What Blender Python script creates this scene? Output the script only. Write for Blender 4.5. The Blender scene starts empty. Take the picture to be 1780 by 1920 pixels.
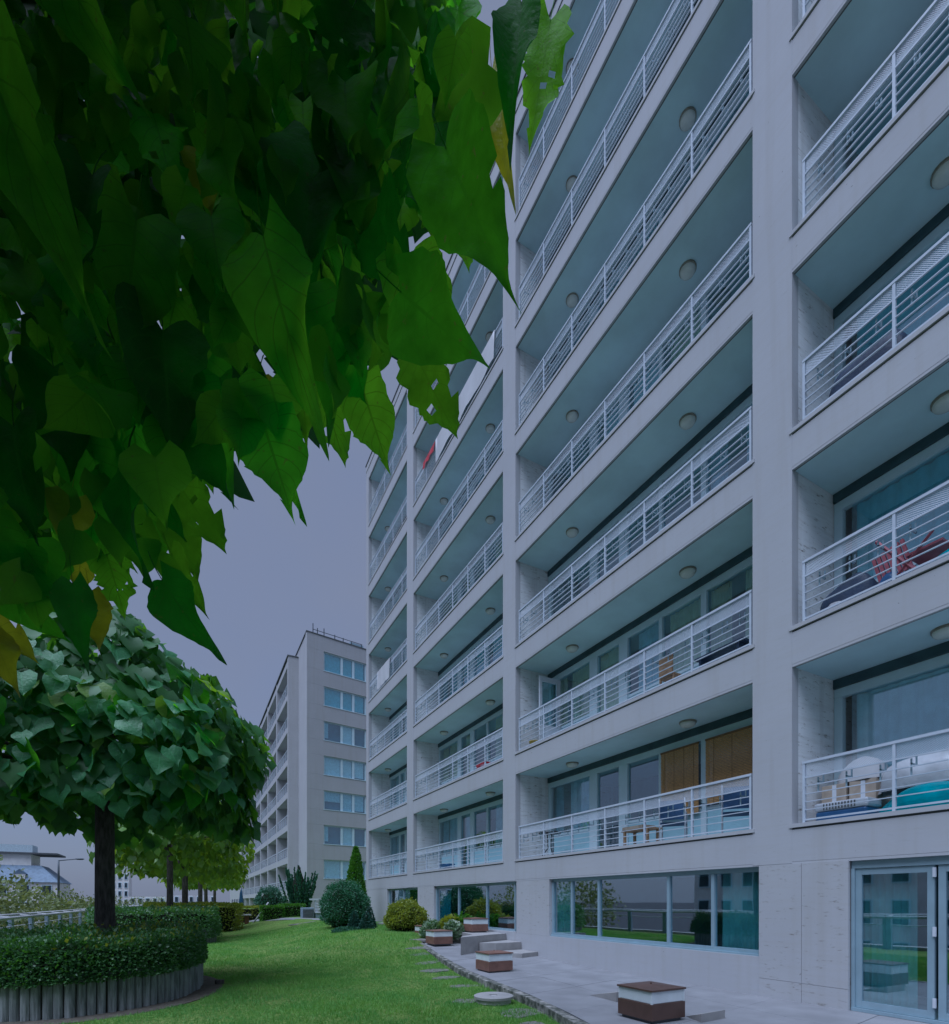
import bpy, math, random
import numpy as np
from mathutils import Vector, Matrix

random.seed(11)
rng = np.random.default_rng(5)
R = math.radians
scene = bpy.context.scene
COL = scene.collection

# ------------------------------------------------------------------ camera
YAW = 0.491
cam_data = bpy.data.cameras.new('camera')
cam = bpy.data.objects.new('camera', cam_data)
COL.objects.link(cam)
cam.location = (0, 0, 1.546)
cam.rotation_euler = (R(90), 0, -YAW)
cam_data.sensor_fit = 'AUTO'
cam_data.sensor_width = 36.0
cam_data.lens = 1001.4 / 1920 * 36
cam_data.shift_y = (1689.5 - 960) / 1920
cam_data.clip_start = 0.05
cam_data.clip_end = 4000
scene.camera = cam

# ------------------------------------------------------------------ sky, sun, exposure
SUN_EL, SUN_AZ = R(66), R(-114)          # azimuth from +Y, negative = towards -X
sdir = Vector((math.sin(SUN_AZ) * math.cos(SUN_EL), math.cos(SUN_AZ) * math.cos(SUN_EL), math.sin(SUN_EL)))
world = bpy.data.worlds.new('World')
scene.world = world
world.use_nodes = True
wn, wl = world.node_tree.nodes, world.node_tree.links
wn.clear()
sky = wn.new('ShaderNodeTexSky')
sky.sky_type = 'NISHITA'
sky.sun_disc = False
sky.sun_elevation = SUN_EL
sky.sun_rotation = SUN_AZ
sky.air_density = 1.0
sky.dust_density = 3.0
sky.ozone_density = 1.0
veil = wn.new('ShaderNodeMix')            # thin even cloud veil over the blue
veil.data_type = 'RGBA'
veil.inputs[7].default_value = (2.42, 2.36, 2.36, 1)
bg = wn.new('ShaderNodeBackground')
bg.inputs['Strength'].default_value = 0.10
wo = wn.new('ShaderNodeOutputWorld')
wtc = wn.new('ShaderNodeTexCoord')
wnz = wn.new('ShaderNodeTexNoise'); wnz.inputs['Scale'].default_value = 2.2; wnz.inputs['Detail'].default_value = 5
wmr = wn.new('ShaderNodeMapRange'); wmr.inputs['From Min'].default_value = 0.3; wmr.inputs['From Max'].default_value = 0.7
wmr.inputs['To Min'].default_value = 0.72; wmr.inputs['To Max'].default_value = 1.0
wl.new(wtc.outputs['Generated'], wnz.inputs['Vector']); wl.new(wnz.outputs['Fac'], wmr.inputs['Value'])
wl.new(wmr.outputs[0], veil.inputs[0])
wl.new(sky.outputs[0], veil.inputs[6])
wl.new(veil.outputs[2], bg.inputs['Color'])
wl.new(bg.outputs[0], wo.inputs['Surface'])

sun_data = bpy.data.lights.new('sun', 'SUN')
sun_data.energy = 3.0
sun_data.angle = R(50)
sun_data.color = (1.0, 0.955, 0.88)
sun = bpy.data.objects.new('sun', sun_data)
COL.objects.link(sun)
sun.rotation_euler = (-sdir).to_track_quat('-Z', 'Y').to_euler()

vs = scene.view_settings
vs.view_transform = 'Standard'
vs.look = 'None'
vs.gamma = 1.0
vs.use_curve_mapping = False
vs.exposure = 0.05
vs.use_white_balance = True               # cool camera white balance
vs.white_balance_temperature = 4850
vs.white_balance_tint = 16
scene.cycles.max_bounces = 8
scene.cycles.diffuse_bounces = 3
scene.cycles.glossy_bounces = 3
scene.cycles.transmission_bounces = 4
scene.cycles.transparent_max_bounces = 12
scene.cycles.use_denoising = True

# ------------------------------------------------------------------ materials
MATS = {}

def new_mat(name):
    m = bpy.data.materials.new(name)
    m.use_nodes = True
    nt = m.node_tree
    nt.nodes.clear()
    out = nt.nodes.new('ShaderNodeOutputMaterial')
    MATS[name] = m
    return m, nt.nodes, nt.links, out

def math_node(n, l, op, a, b=None):
    x = n.new('ShaderNodeMath'); x.operation = op
    for i, v in enumerate((a, b)):
        if v is None: continue
        if isinstance(v, (int, float)): x.inputs[i].default_value = v
        else: l.new(v, x.inputs[i])
    return x.outputs[0]

def mixcol(n, l, fac, a, b, mode='MIX'):
    x = n.new('ShaderNodeMix'); x.data_type = 'RGBA'; x.blend_type = mode
    for i, v in ((0, fac), (6, a), (7, b)):
        if isinstance(v, (int, float)): x.inputs[i].default_value = v
        elif isinstance(v, tuple): x.inputs[i].default_value = v + (1,) if len(v) == 3 else v
        else: l.new(v, x.inputs[i])
    return x.outputs[2]

def noise(n, l, scale, stretch=(1, 1, 1), detail=4, coords=None, rough=0.55):
    if coords is None:
        coords = n.new('ShaderNodeNewGeometry').outputs['Position']
    mp = n.new('ShaderNodeMapping'); mp.inputs['Scale'].default_value = stretch
    l.new(coords, mp.inputs['Vector'])
    t = n.new('ShaderNodeTexNoise'); t.inputs['Scale'].default_value = scale
    t.inputs['Detail'].default_value = detail; t.inputs['Roughness'].default_value = rough
    l.new(mp.outputs[0], t.inputs['Vector'])
    return t.outputs['Fac']

def ramp(n, l, fac, p0, p1):
    r = n.new('ShaderNodeMapRange'); r.inputs['From Min'].default_value = p0; r.inputs['From Max'].default_value = p1
    r.clamp = True
    l.new(fac, r.inputs['Value'])
    return r.outputs[0]

def bump(n, l, h, strength, dist=0.02):
    b = n.new('ShaderNodeBump'); b.inputs['Strength'].default_value = strength; b.inputs['Distance'].default_value = dist
    l.new(h, b.inputs['Height'])
    return b.outputs[0]

def simple(name, col, rough=0.6, var=0.15, scale=3.0, stretch=(1, 1, 1), bmp=0.0, metal=0.0, col2=None, spec=0.4, lo=0.35, hi=0.65, bscale=None):
    """a Principled colour with soft noise variation (wear, dirt, grain)"""
    m, n, l, out = new_mat(name)
    p = n.new('ShaderNodeBsdfPrincipled')
    if col2 is None:
        col2 = tuple(c * (1 - var) for c in col)
    f = ramp(n, l, noise(n, l, scale, stretch), lo, hi)
    l.new(mixcol(n, l, f, col, col2), p.inputs['Base Color'])
    p.inputs['Roughness'].default_value = rough
    p.inputs['Metallic'].default_value = metal
    p.inputs['Specular IOR Level'].default_value = spec
    if bmp:
        l.new(bump(n, l, noise(n, l, bscale or scale * 6, stretch), bmp), p.inputs['Normal'])
    l.new(p.outputs[0], out.inputs[0])
    return m

def travertine(name, pits, base=(0.46, 0.47, 0.495)):
    m, n, l, out = new_mat(name)
    p = n.new('ShaderNodeBsdfPrincipled')
    big = ramp(n, l, noise(n, l, 0.7, (1, 1, 1), 5), 0.35, 0.7)
    vein = ramp(n, l, noise(n, l, 2.2, (0.6, 0.6, 7), 6, rough=0.65), 0.45, 0.75)
    pit = ramp(n, l, noise(n, l, 5.0, (1, 1, 4.0), 6, rough=0.7), 0.58, 0.70)
    c = mixcol(n, l, big, base, tuple(x * 0.93 for x in base))
    f2 = math_node(n, l, 'MULTIPLY', vein, 0.3 + 0.1 * pits)
    c = mixcol(n, l, f2, c, (0.42, 0.41, 0.39))
    f3 = math_node(n, l, 'MULTIPLY', pit, pits)
    c = mixcol(n, l, f3, c, (0.20, 0.18, 0.15))
    streak = ramp(n, l, noise(n, l, 5.0, (1, 1, 0.05), 5), 0.52, 0.75)
    c = mixcol(n, l, math_node(n, l, 'MULTIPLY', streak, 0.38), c, (0.38, 0.37, 0.35))
    speck = ramp(n, l, noise(n, l, 13.0, (1, 1, 1.6), 1), 0.80, 0.83)
    c = mixcol(n, l, math_node(n, l, 'MULTIPLY', speck, 0.7), c, (0.12, 0.11, 0.10))
    l.new(c, p.inputs['Base Color'])
    p.inputs['Roughness'].default_value = 0.75
    p.inputs['Specular IOR Level'].default_value = 0.2
    l.new(bump(n, l, noise(n, l, 25, (1, 1, 3)), 0.15, 0.005), p.inputs['Normal'])
    l.new(p.outputs[0], out.inputs[0])
    return m

travertine('stone_facade', 0.12)
travertine('stone_side', 1.0, (0.80, 0.82, 0.83))  # same stone as the facade, lightened to offset shade in the recesses
travertine('stone_pier', 0.9, (0.46, 0.468, 0.485))
simple('plaster_soffit', (0.62, 0.81, 0.88), 0.9, 0.16, 0.9, spec=0.1)  # blue-green of the shade mixed into the plaster colour
simple('rail_paint', (0.54, 0.60, 0.68), 0.45, 0.1, 6)
simple('white_paint', (0.62, 0.66, 0.72), 0.4, 0.08, 6)
simple('white_frame', (0.60, 0.75, 0.82), 0.35, 0.06, 4)  # white frames with the blue of the shade put into the colour
simple('grey_frame', (0.33, 0.45, 0.52), 0.35, 0.1, 5, metal=0.2)
simple('shutter_box', (0.06, 0.11, 0.13), 0.6, 0.3, 4)  # teal cast of the shade added to the dark colour
simple('spandrel', (0.42, 0.68, 0.78), 0.3, 0.12, 2)  # turquoise panels, deepened with the blue of the shade
simple('room', (0.10, 0.20, 0.26), 0.9, 0.4, 0.8)  # blue cast of the shade put into the wall colour
simple('groove', (0.13, 0.14, 0.15), 0.8, 0.2, 5)
simple('lamp_glass', (0.72, 0.76, 0.72), 0.25, 0.1, 8)
simple('lamp_ring', (0.32, 0.30, 0.24), 0.5, 0.3, 12)
simple('paving', (0.25, 0.255, 0.27), 0.8, 0.22, 1.6, bmp=0.1, bscale=40)
simple('kerb_concrete', (0.34, 0.33, 0.31), 0.9, 0.6, 7, bmp=0.6, col2=(0.07, 0.08, 0.065), lo=0.34, hi=0.58, bscale=40)
simple('step_stone', (0.34, 0.335, 0.33), 0.85, 0.2, 3, bmp=0.2)
simple('flagstone', (0.22, 0.215, 0.20), 0.9, 0.4, 9, bmp=0.5)
simple('concrete', (0.58, 0.58, 0.57), 0.9, 0.3, 8, bmp=0.3)
simple('brown_metal', (0.115, 0.07, 0.055), 0.45, 0.2, 5, metal=0.1)
simple('brown_rust', (0.22, 0.12, 0.09), 0.5, 0.25, 6, metal=0.1)
simple('acrylic', (0.70, 0.76, 0.78), 0.3, 0.1, 6)
simple('log_wood', (0.31, 0.335, 0.335), 0.85, 0.5, 5, (4, 4, 0.5), bmp=0.5, col2=(0.13, 0.15, 0.145))
simple('soil', (0.13, 0.115, 0.09), 1.0, 0.4, 12, bmp=0.5)
simple('bark', (0.13, 0.12, 0.11), 0.9, 0.5, 9, (3, 3, 0.6), bmp=1.0, col2=(0.05, 0.047, 0.043))
simple('twig', (0.10, 0.13, 0.05), 0.7, 0.3, 9)
simple('twig_dark', (0.03, 0.035, 0.02), 0.9, 0.3, 9)
simple('pipe', (0.50, 0.51, 0.53), 0.7, 0.2, 5, spec=0.2)
simple('post_blue', (0.28, 0.36, 0.44), 0.5, 0.2, 4)
simple('asphalt', (0.06, 0.06, 0.065), 0.9, 0.3, 2)
simple('podium', (0.42, 0.41, 0.40), 0.9, 0.2, 1)
simple('pole_metal', (0.10, 0.12, 0.14), 0.5, 0.2, 3, metal=0.3)
simple('roof_blue', (0.17, 0.24, 0.33), 0.6, 0.3, 2)
simple('house_wall', (0.86, 0.85, 0.82), 0.9, 0.15, 0.8)  # lightened colour stands in for distance haze and brightens reflected fronts
simple('house_grey', (0.74, 0.73, 0.73), 0.9, 0.2, 0.8)
simple('dark_window', (0.05, 0.07, 0.09), 0.15, 0.4, 1.0)
simple('bamboo', (0.66, 0.40, 0.16), 0.7, 0.4, 30, (1, 1, 3))
simple('bamboo_dark', (0.24, 0.15, 0.07), 0.8, 0.3, 20)
simple('wood', (0.42, 0.28, 0.16), 0.6, 0.4, 8, (1, 1, 5))
simple('table_wood', (0.25, 0.11, 0.07), 0.6, 0.3, 6)
simple('yellow_plastic', (0.62, 0.48, 0.08), 0.35, 0.15, 6)
simple('red_plastic', (0.50, 0.035, 0.05), 0.35, 0.2, 6)
simple('red_wood', (0.36, 0.10, 0.13), 0.5, 0.3, 8)
simple('blue_plastic', (0.06, 0.16, 0.36), 0.35, 0.25, 4)
simple('navy_cover', (0.035, 0.06, 0.12), 0.55, 0.4, 3, bmp=0.4)
simple('teal_sheet', (0.03, 0.40, 0.48), 0.25, 0.35, 3, bmp=0.6, bscale=8)
simple('clear_sheet', (0.55, 0.58, 0.62), 0.25, 0.25, 3, bmp=0.7, bscale=7)
simple('cardboard', (0.45, 0.38, 0.30), 0.8, 0.3, 6)
simple('dark_metal', (0.04, 0.045, 0.05), 0.45, 0.3, 6, metal=0.3)
simple('blue_fabric', (0.05, 0.11, 0.24), 0.7, 0.2, 20)
simple('white_cloth', (0.55, 0.56, 0.58), 0.8, 0.08, 3)
simple('hedge_core', (0.012, 0.02, 0.008), 1.0, 0.4, 8)  # near-black fill for the added light-blocking cores
simple('curtain_cream', (0.74, 0.64, 0.40), 0.9, 0.2, 6)
simple('curtain_blue', (0.60, 0.72, 0.78), 0.9, 0.25, 5)
simple('curtain_white', (0.80, 0.82, 0.83), 0.9, 0.15, 5)
simple('curtain_teal', (0.26, 0.58, 0.64), 0.9, 0.2, 5)
simple('curtain_green', (0.76, 0.86, 0.76), 0.9, 0.2, 5)

def glass_mat(name, tint, base_refl):
    m, n, l, out = new_mat(name)
    tr = n.new('ShaderNodeBsdfTransparent'); tr.inputs[0].default_value = tint + (1,)
    gl = n.new('ShaderNodeBsdfGlossy'); gl.inputs['Roughness'].default_value = 0.015
    gl.inputs['Color'].default_value = (0.92, 0.96, 1.0, 1)
    l.new(bump(n, l, noise(n, l, 1.3, detail=1), 0.02, 0.05), gl.inputs['Normal'])
    lw = n.new('ShaderNodeLayerWeight'); lw.inputs[0].default_value = 0.5
    f = math_node(n, l, 'ADD', math_node(n, l, 'MULTIPLY', math_node(n, l, 'POWER', lw.outputs['Facing'], 4.0), 0.7), base_refl)
    mx = n.new('ShaderNodeMixShader')
    l.new(f, mx.inputs[0]); l.new(tr.outputs[0], mx.inputs[1]); l.new(gl.outputs[0], mx.inputs[2])
    l.new(mx.outputs[0], out.inputs[0])
    return m
glass_mat('glass', (0.82, 0.96, 1.0), 0.15)  # blue-green shade cast put into the pane tints
glass_mat('glass_dark', (0.66, 0.88, 0.94), 0.34)

def perforated():
    """sheet metal with round punched holes"""
    m, n, l, out = new_mat('perforated')
    p = n.new('ShaderNodeBsdfPrincipled'); p.inputs['Base Color'].default_value = (0.60, 0.66, 0.74, 1)
    p.inputs['Roughness'].default_value = 0.45
    tr = n.new('ShaderNodeBsdfTransparent')
    g = n.new('ShaderNodeNewGeometry'); sx = n.new('ShaderNodeSeparateXYZ'); l.new(g.outputs['Position'], sx.inputs[0])
    k = 2 * math.pi / 0.024
    a = math_node(n, l, 'SINE', math_node(n, l, 'MULTIPLY', sx.outputs[1], k))
    b = math_node(n, l, 'SINE', math_node(n, l, 'MULTIPLY', sx.outputs[2], k))
    hole = math_node(n, l, 'GREATER_THAN', math_node(n, l, 'MULTIPLY', a, b), -0.22)
    mx = n.new('ShaderNodeMixShader'); l.new(hole, mx.inputs[0]); l.new(p.outputs[0], mx.inputs[1]); l.new(tr.outputs[0], mx.inputs[2])
    l.new(mx.outputs[0], out.inputs[0])
perforated()

def leaf_mat(name, col, col2, back, trans=0.45, veins=True, rough=0.42, objrand=True, spec=0.75):
    m, n, l, out = new_mat(name)
    p = n.new('ShaderNodeBsdfPrincipled'); p.inputs['Roughness'].default_value = rough
    p.inputs['Specular IOR Level'].default_value = spec
    t = n.new('ShaderNodeBsdfTranslucent')
    if objrand:
        rnd = n.new('ShaderNodeObjectInfo').outputs['Random']
    else:
        at = n.new('ShaderNodeAttribute'); at.attribute_name = 'tint'; rnd = at.outputs['Fac']
    nz = ramp(n, l, noise(n, l, 11.0 if objrand else 3.0, detail=5), 0.35, 0.65)
    f = math_node(n, l, 'ADD', math_node(n, l, 'MULTIPLY', rnd, 0.6), math_node(n, l, 'MULTIPLY', nz, 0.4))
    c = mixcol(n, l, f, col, col2)
    tc = mixcol(n, l, f, back, tuple(x * 0.42 for x in back))
    if veins:
        uv = n.new('ShaderNodeUVMap'); sx = n.new('ShaderNodeSeparateXYZ'); l.new(uv.outputs[0], sx.inputs[0])
        s = math_node(n, l, 'MULTIPLY', math_node(n, l, 'ABSOLUTE', math_node(n, l, 'SUBTRACT', sx.outputs[0], 0.5)), 2.0)
        mid = math_node(n, l, 'LESS_THAN', s, 0.035)
        q = math_node(n, l, 'FRACT', math_node(n, l, 'MULTIPLY', math_node(n, l, 'SUBTRACT', sx.outputs[1], math_node(n, l, 'MULTIPLY', s, 0.32)), 7.0))
        side = math_node(n, l, 'LESS_THAN', math_node(n, l, 'ABSOLUTE', math_node(n, l, 'SUBTRACT', q, 0.5)), 0.035)
        v = math_node(n, l, 'MULTIPLY', math_node(n, l, 'MAXIMUM', mid, side), 0.75)
        c = mixcol(n, l, v, c, tuple(min(1, x * 1.6) for x in col))
        tc = mixcol(n, l, v, tc, tuple(x * 0.45 for x in back))
        sp = ramp(n, l, noise(n, l, 38, detail=2), 0.68, 0.74)       # small blemishes
        sp = math_node(n, l, 'MULTIPLY', sp, 0.5)
        tc = mixcol(n, l, sp, tc, (0.30, 0.24, 0.06))
        h = bump(n, l, math_node(n, l, 'ADD', v, noise(n, l, 28, detail=3)), 0.7, 0.012)
        l.new(h, p.inputs['Normal'])
    l.new(c, p.inputs['Base Color']); l.new(tc, t.inputs[0])
    mx = n.new('ShaderNodeMixShader'); mx.inputs[0].default_value = trans
    l.new(p.outputs[0], mx.inputs[1]); l.new(t.outputs[0], mx.inputs[2]); l.new(mx.outputs[0], out.inputs[0])
    return m
leaf_mat('leaf_dark', (0.040, 0.130, 0.018), (0.026, 0.090, 0.016), (0.09, 0.52, 0.008), 0.5, rough=0.55, spec=0.15)
leaf_mat('leaf_mid', (0.055, 0.180, 0.016), (0.040, 0.135, 0.016), (0.28, 0.95, 0.004), 0.70, rough=0.55, spec=0.15)
leaf_mat('leaf_bright', (0.090, 0.230, 0.014), (0.065, 0.180, 0.014), (0.42, 1.0, 0.004), 0.74, rough=0.55, spec=0.15)  # lighter copy, backlight at the crown rim put into the colour
leaf_mat('crown_near', (0.035, 0.110, 0.018), (0.022, 0.075, 0.014), (0.10, 0.42, 0.008), 0.42, veins=False, rough=0.6, objrand=False, spec=0.12)
leaf_mat('leaf_front', (0.075, 0.190, 0.014), (0.030, 0.105, 0.014), (0.38, 0.98, 0.004), 0.66, rough=0.55, spec=0.15, objrand=False)
leaf_mat('bush', (0.065, 0.215, 0.100), (0.038, 0.135, 0.066), (0.06, 0.22, 0.05), 0.25, veins=False, objrand=False, spec=0.5)
leaf_mat('spruce', (0.040, 0.125, 0.090), (0.026, 0.085, 0.062), (0.04, 0.12, 0.05), 0.2, veins=False, objrand=False, spec=0.4)
leaf_mat('leaf_yellow', (0.25, 0.27, 0.012), (0.17, 0.21, 0.012), (0.95, 0.90, 0.012), 0.7, spec=0.4)
leaf_mat('leaf_cool', (0.085, 0.285, 0.105), (0.055, 0.200, 0.080), (0.22, 0.56, 0.014), 0.34, rough=0.45, spec=0.55)
leaf_mat('leaf_top', (0.190, 0.340, 0.035), (0.120, 0.260, 0.030), (0.40, 0.74, 0.012), 0.40, rough=0.5, spec=0.45)  # yellow-green copy for upper leaves, sunlight put into the colour
leaf_mat('crown', (0.085, 0.225, 0.070), (0.050, 0.150, 0.050), (0.26, 0.62, 0.010), 0.42, veins=False, rough=0.5, objrand=False, spec=0.5)
leaf_mat('crown_far', (0.130, 0.250, 0.030), (0.075, 0.180, 0.030), (0.55, 0.80, 0.010), 0.46, veins=False, rough=0.45, objrand=False, spec=0.5)
leaf_mat('hedge_leaf', (0.115, 0.240, 0.080), (0.050, 0.135, 0.055), (0.16, 0.42, 0.014), 0.33, veins=False, objrand=False, rough=0.42, spec=0.6)
leaf_mat('hedge_gold', (0.26, 0.31, 0.030), (0.13, 0.21, 0.028), (0.58, 0.64, 0.02), 0.38, veins=False, objrand=False, spec=0.5)
leaf_mat('conifer', (0.075, 0.210, 0.125), (0.045, 0.135, 0.085), (0.06, 0.20, 0.05), 0.25, veins=False, objrand=False, spec=0.5)
leaf_mat('cypress', (0.110, 0.260, 0.022), (0.055, 0.175, 0.020), (0.20, 0.52, 0.012), 0.33, veins=False, objrand=False, spec=0.5)
leaf_mat('olive_leaf', (0.22, 0.26, 0.10), (0.10, 0.16, 0.065), (0.34, 0.40, 0.08), 0.38, veins=False, objrand=False, spec=0.4)
leaf_mat('variegated', (0.36, 0.42, 0.30), (0.08, 0.20, 0.08), (0.18, 0.34, 0.05), 0.3, veins=False, objrand=False)
leaf_mat('grass_blade', (0.28, 0.47, 0.11), (0.11, 0.38, 0.085), (0.28, 0.58, 0.03), 0.38, veins=False, rough=0.55, objrand=False, spec=0.35)

# ------------------------------------------------------------------ mesh helpers
WM = {}

def link(o, parent=None, mw=None):
    COL.objects.link(o)
    if mw is None: mw = Matrix.Identity(4)
    WM[o.name] = mw
    o.matrix_basis = mw
    if parent is not None:
        o.parent = parent
        o.matrix_parent_inverse = WM[parent.name].inverted()
    return o

def tag(o, label=None, cat=None, group=None, kind=None):
    if label: o['label'] = label
    if cat: o['category'] = cat
    if group: o['group'] = group
    if kind: o['kind'] = kind
    return o

def thing(name, label, cat, loc=(0, 0, 0), rotz=0, group=None):
    o = bpy.data.objects.new(name, None)
    o.empty_display_size = 0.2
    link(o, None, Matrix.Translation(loc) @ Matrix.Rotation(rotz, 4, 'Z'))
    return tag(o, label, cat, group)

UNIT = {}
def unit_box(mat):
    if mat not in UNIT:
        v = [(x, y, z) for z in (-.5, .5) for y in (-.5, .5) for x in (-.5, .5)]
        f = [(0, 2, 3, 1), (4, 5, 7, 6), (0, 1, 5, 4), (2, 6, 7, 3), (0, 4, 6, 2), (1, 3, 7, 5)]
        me = bpy.data.meshes.new('block_' + mat); me.from_pydata(v, [], f); me.materials.append(MATS[mat])
        UNIT[mat] = me
    return UNIT[mat]

def bx(name, mat, parent, x0, x1, y0, y1, z0, z1, M=None):
    """one box-shaped piece as an object of its own (shares its mesh with alike pieces)"""
    o = bpy.data.objects.new(name, unit_box(mat))
    mw = Matrix.Translation(((x0 + x1) / 2, (y0 + y1) / 2, (z0 + z1) / 2)) @ Matrix.Diagonal((abs(x1 - x0), abs(y1 - y0), abs(z1 - z0), 1))
    if M is not None: mw = M @ mw
    return link(o, parent, mw)

class MB:
    def __init__(s): s.v = []; s.f = []
    def box(s, x0, x1, y0, y1, z0, z1, M=None):
        b = len(s.v)
        for z in (z0, z1):
            for y in (y0, y1):
                for x in (x0, x1):
                    p = Vector((x, y, z)); s.v.append(tuple(M @ p if M else p))
        s.f += [tuple(b + i for i in q) for q in ((0, 2, 3, 1), (4, 5, 7, 6), (0, 1, 5, 4), (2, 6, 7, 3), (0, 4, 6, 2), (1, 3, 7, 5))]
        return s
    def tube(s, pts, rad, n=8, cap=True):
        pts = [Vector(p) for p in pts]
        if not isinstance(rad, (list, tuple)): rad = [rad] * len(pts)
        b = len(s.v); ref = None
        for i, p in enumerate(pts):
            d = (pts[min(i + 1, len(pts) - 1)] - pts[max(i - 1, 0)]).normalized()
            if ref is None: ref = Vector((1, 0, 0)) if abs(d.x) < 0.9 else Vector((0, 1, 0))
            u = d.cross(ref).normalized(); w = d.cross(u); ref = -w.cross(d).cross(d) if False else ref
            for k in range(n):
                a = 2 * math.pi * k / n
                s.v.append(tuple(p + (u * math.cos(a) + w * math.sin(a)) * rad[i]))
        for i in range(len(pts) - 1):
            for k in range(n):
                k2 = (k + 1) % n
                s.f.append((b + i * n + k, b + i * n + k2, b + (i + 1) * n + k2, b + (i + 1) * n + k))
        if cap:
            s.f.append(tuple(b + k for k in range(n))[::-1]); e = b + (len(pts) - 1) * n
            s.f.append(tuple(e + k for k in range(n)))
        return s
    def lathe(s, prof, n=20, c=(0, 0, 0)):
        b = len(s.v)
        for r, z in prof:
            for k in range(n):
                a = 2 * math.pi * k / n
                s.v.append((c[0] + r * math.cos(a), c[1] + r * math.sin(a), c[2] + z))
        for i in range(len(prof) - 1):
            for k in range(n):
                k2 = (k + 1) % n
                s.f.append((b + i * n + k, b + i * n + k2, b + (i + 1) * n + k2, b + (i + 1) * n + k))
        return s
    def prism(s, poly, z0, z1):
        b = len(s.v); n = len(poly)
        ar = sum(poly[i][0] * poly[(i + 1) % n][1] - poly[(i + 1) % n][0] * poly[i][1] for i in range(n))
        if ar < 0: poly = poly[::-1]
        zt = z1 if isinstance(z1, (list, tuple)) else [z1] * n
        for p in poly: s.v.append((p[0], p[1], z0))
        for p, z in zip(poly, zt): s.v.append((p[0], p[1], z))
        s.f.append(tuple(b + i for i in range(n))[::-1]); s.f.append(tuple(b + n + i for i in range(n)))
        for i in range(n):
            j = (i + 1) % n
            s.f.append((b + i, b + j, b + n + j, b + n + i))
        return s
    def mesh(s, name, mat, smooth=False):
        me = bpy.data.meshes.new(name); me.from_pydata(s.v, [], s.f)
        if mat: me.materials.append(MATS[mat])
        if smooth: me.polygons.foreach_set('use_smooth', [True] * len(me.polygons))
        me.update(); return me
    def build(s, name, mat, parent=None, M=None, smooth=False, bevel=0.0):
        me = s.mesh(name, mat, smooth)
        if bevel:
            import bmesh
            bm = bmesh.new(); bm.from_mesh(me)
            bmesh.ops.bevel(bm, geom=bm.edges[:], offset=bevel, segments=2, affect='EDGES', profile=0.5)
            bm.to_mesh(me); bm.free()
        return link(bpy.data.objects.new(name, me), parent, M)

def np_mesh(name, V, F, mat, tint=None, smooth=False):
    me = bpy.data.meshes.new(name)
    V = np.asarray(V, np.float32); F = np.asarray(F, np.int32)
    me.vertices.add(len(V)); me.vertices.foreach_set('co', V.ravel())
    me.loops.add(F.size); me.loops.foreach_set('vertex_index', F.ravel())
    me.polygons.add(len(F)); me.polygons.foreach_set('loop_start', np.arange(0, F.size, F.shape[1], dtype=np.int32))
    if smooth: me.polygons.foreach_set('use_smooth', np.ones(len(F), bool))
    me.update(calc_edges=True); me.validate()
    if tint is not None:
        a = me.attributes.new('tint', 'FLOAT', 'POINT'); a.data.foreach_set('value', np.asarray(tint, np.float32))
    me.materials.append(MATS[mat])
    return me

# leaf outlines: half width along the leaf, base to tip
LEAFW = {
 0: ([0, .05, .13, .25, .38, .50, .60, .69, .77, .85, .92, 1], [.22, .40, .50, .53, .50, .43, .34, .24, .14, .06, .025, 0]),
 1: ([0, .05, .13, .25, .36, .44, .52, .62, .72, .82, .91, 1], [.20, .38, .49, .55, .56, .53, .42, .30, .18, .08, .03, 0]),
 2: ([0, .05, .14, .27, .40, .52, .63, .72, .80, .88, .94, 1], [.20, .40, .52, .55, .51, .48, .38, .25, .14, .06, .025, 0]),
 3: ([0, .08, .18, .30, .42, .54, .64, .74, .83, .90, .96, 1], [.22, .42, .47, .54, .46, .48, .38, .34, .20, .13, .05, .01]),
}

def leaf_template(var, nv, ns, fold=0.25, bend=0.18, wave=0.03, rag=0.0, seed=0):
    r = random.Random(seed)
    vv, ww = LEAFW[var]
    V = []; UV = []
    for i in range(nv):
        v = i / (nv - 1)
        v = v ** 0.85
        w = float(np.mean(np.interp(np.clip(v + np.linspace(-.07, .07, 9) * min(1, (1 - v) * 5), 0, 1), vv, ww)))
        for j in range(ns):
            s = -1 + 2 * j / (ns - 1)
            e = 1 + (r.uniform(-rag, rag) if abs(s) > .9 else 0)
            x = s * w * e
            y = v - 0.13 * abs(s) * max(0, 1 - v / 0.3) + (r.uniform(-rag, rag) * .12 if abs(s) > .9 else 0)
            z = fold * abs(x) * (1 - .4 * v) - bend * v * v + wave * math.sin(9 * v + 2.3 * seed + (2 if s > 0 else 0)) * s * s
            V.append((x, y, z)); UV.append((0.5 + s * .5, v))
    F = []
    for i in range(nv - 1):
        for j in range(ns - 1):
            a = i * ns + j
            F += [(a, a + 1, a + ns + 1), (a, a + ns + 1, a + ns)]
    return np.array(V), np.array(F), np.array(UV)

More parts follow.
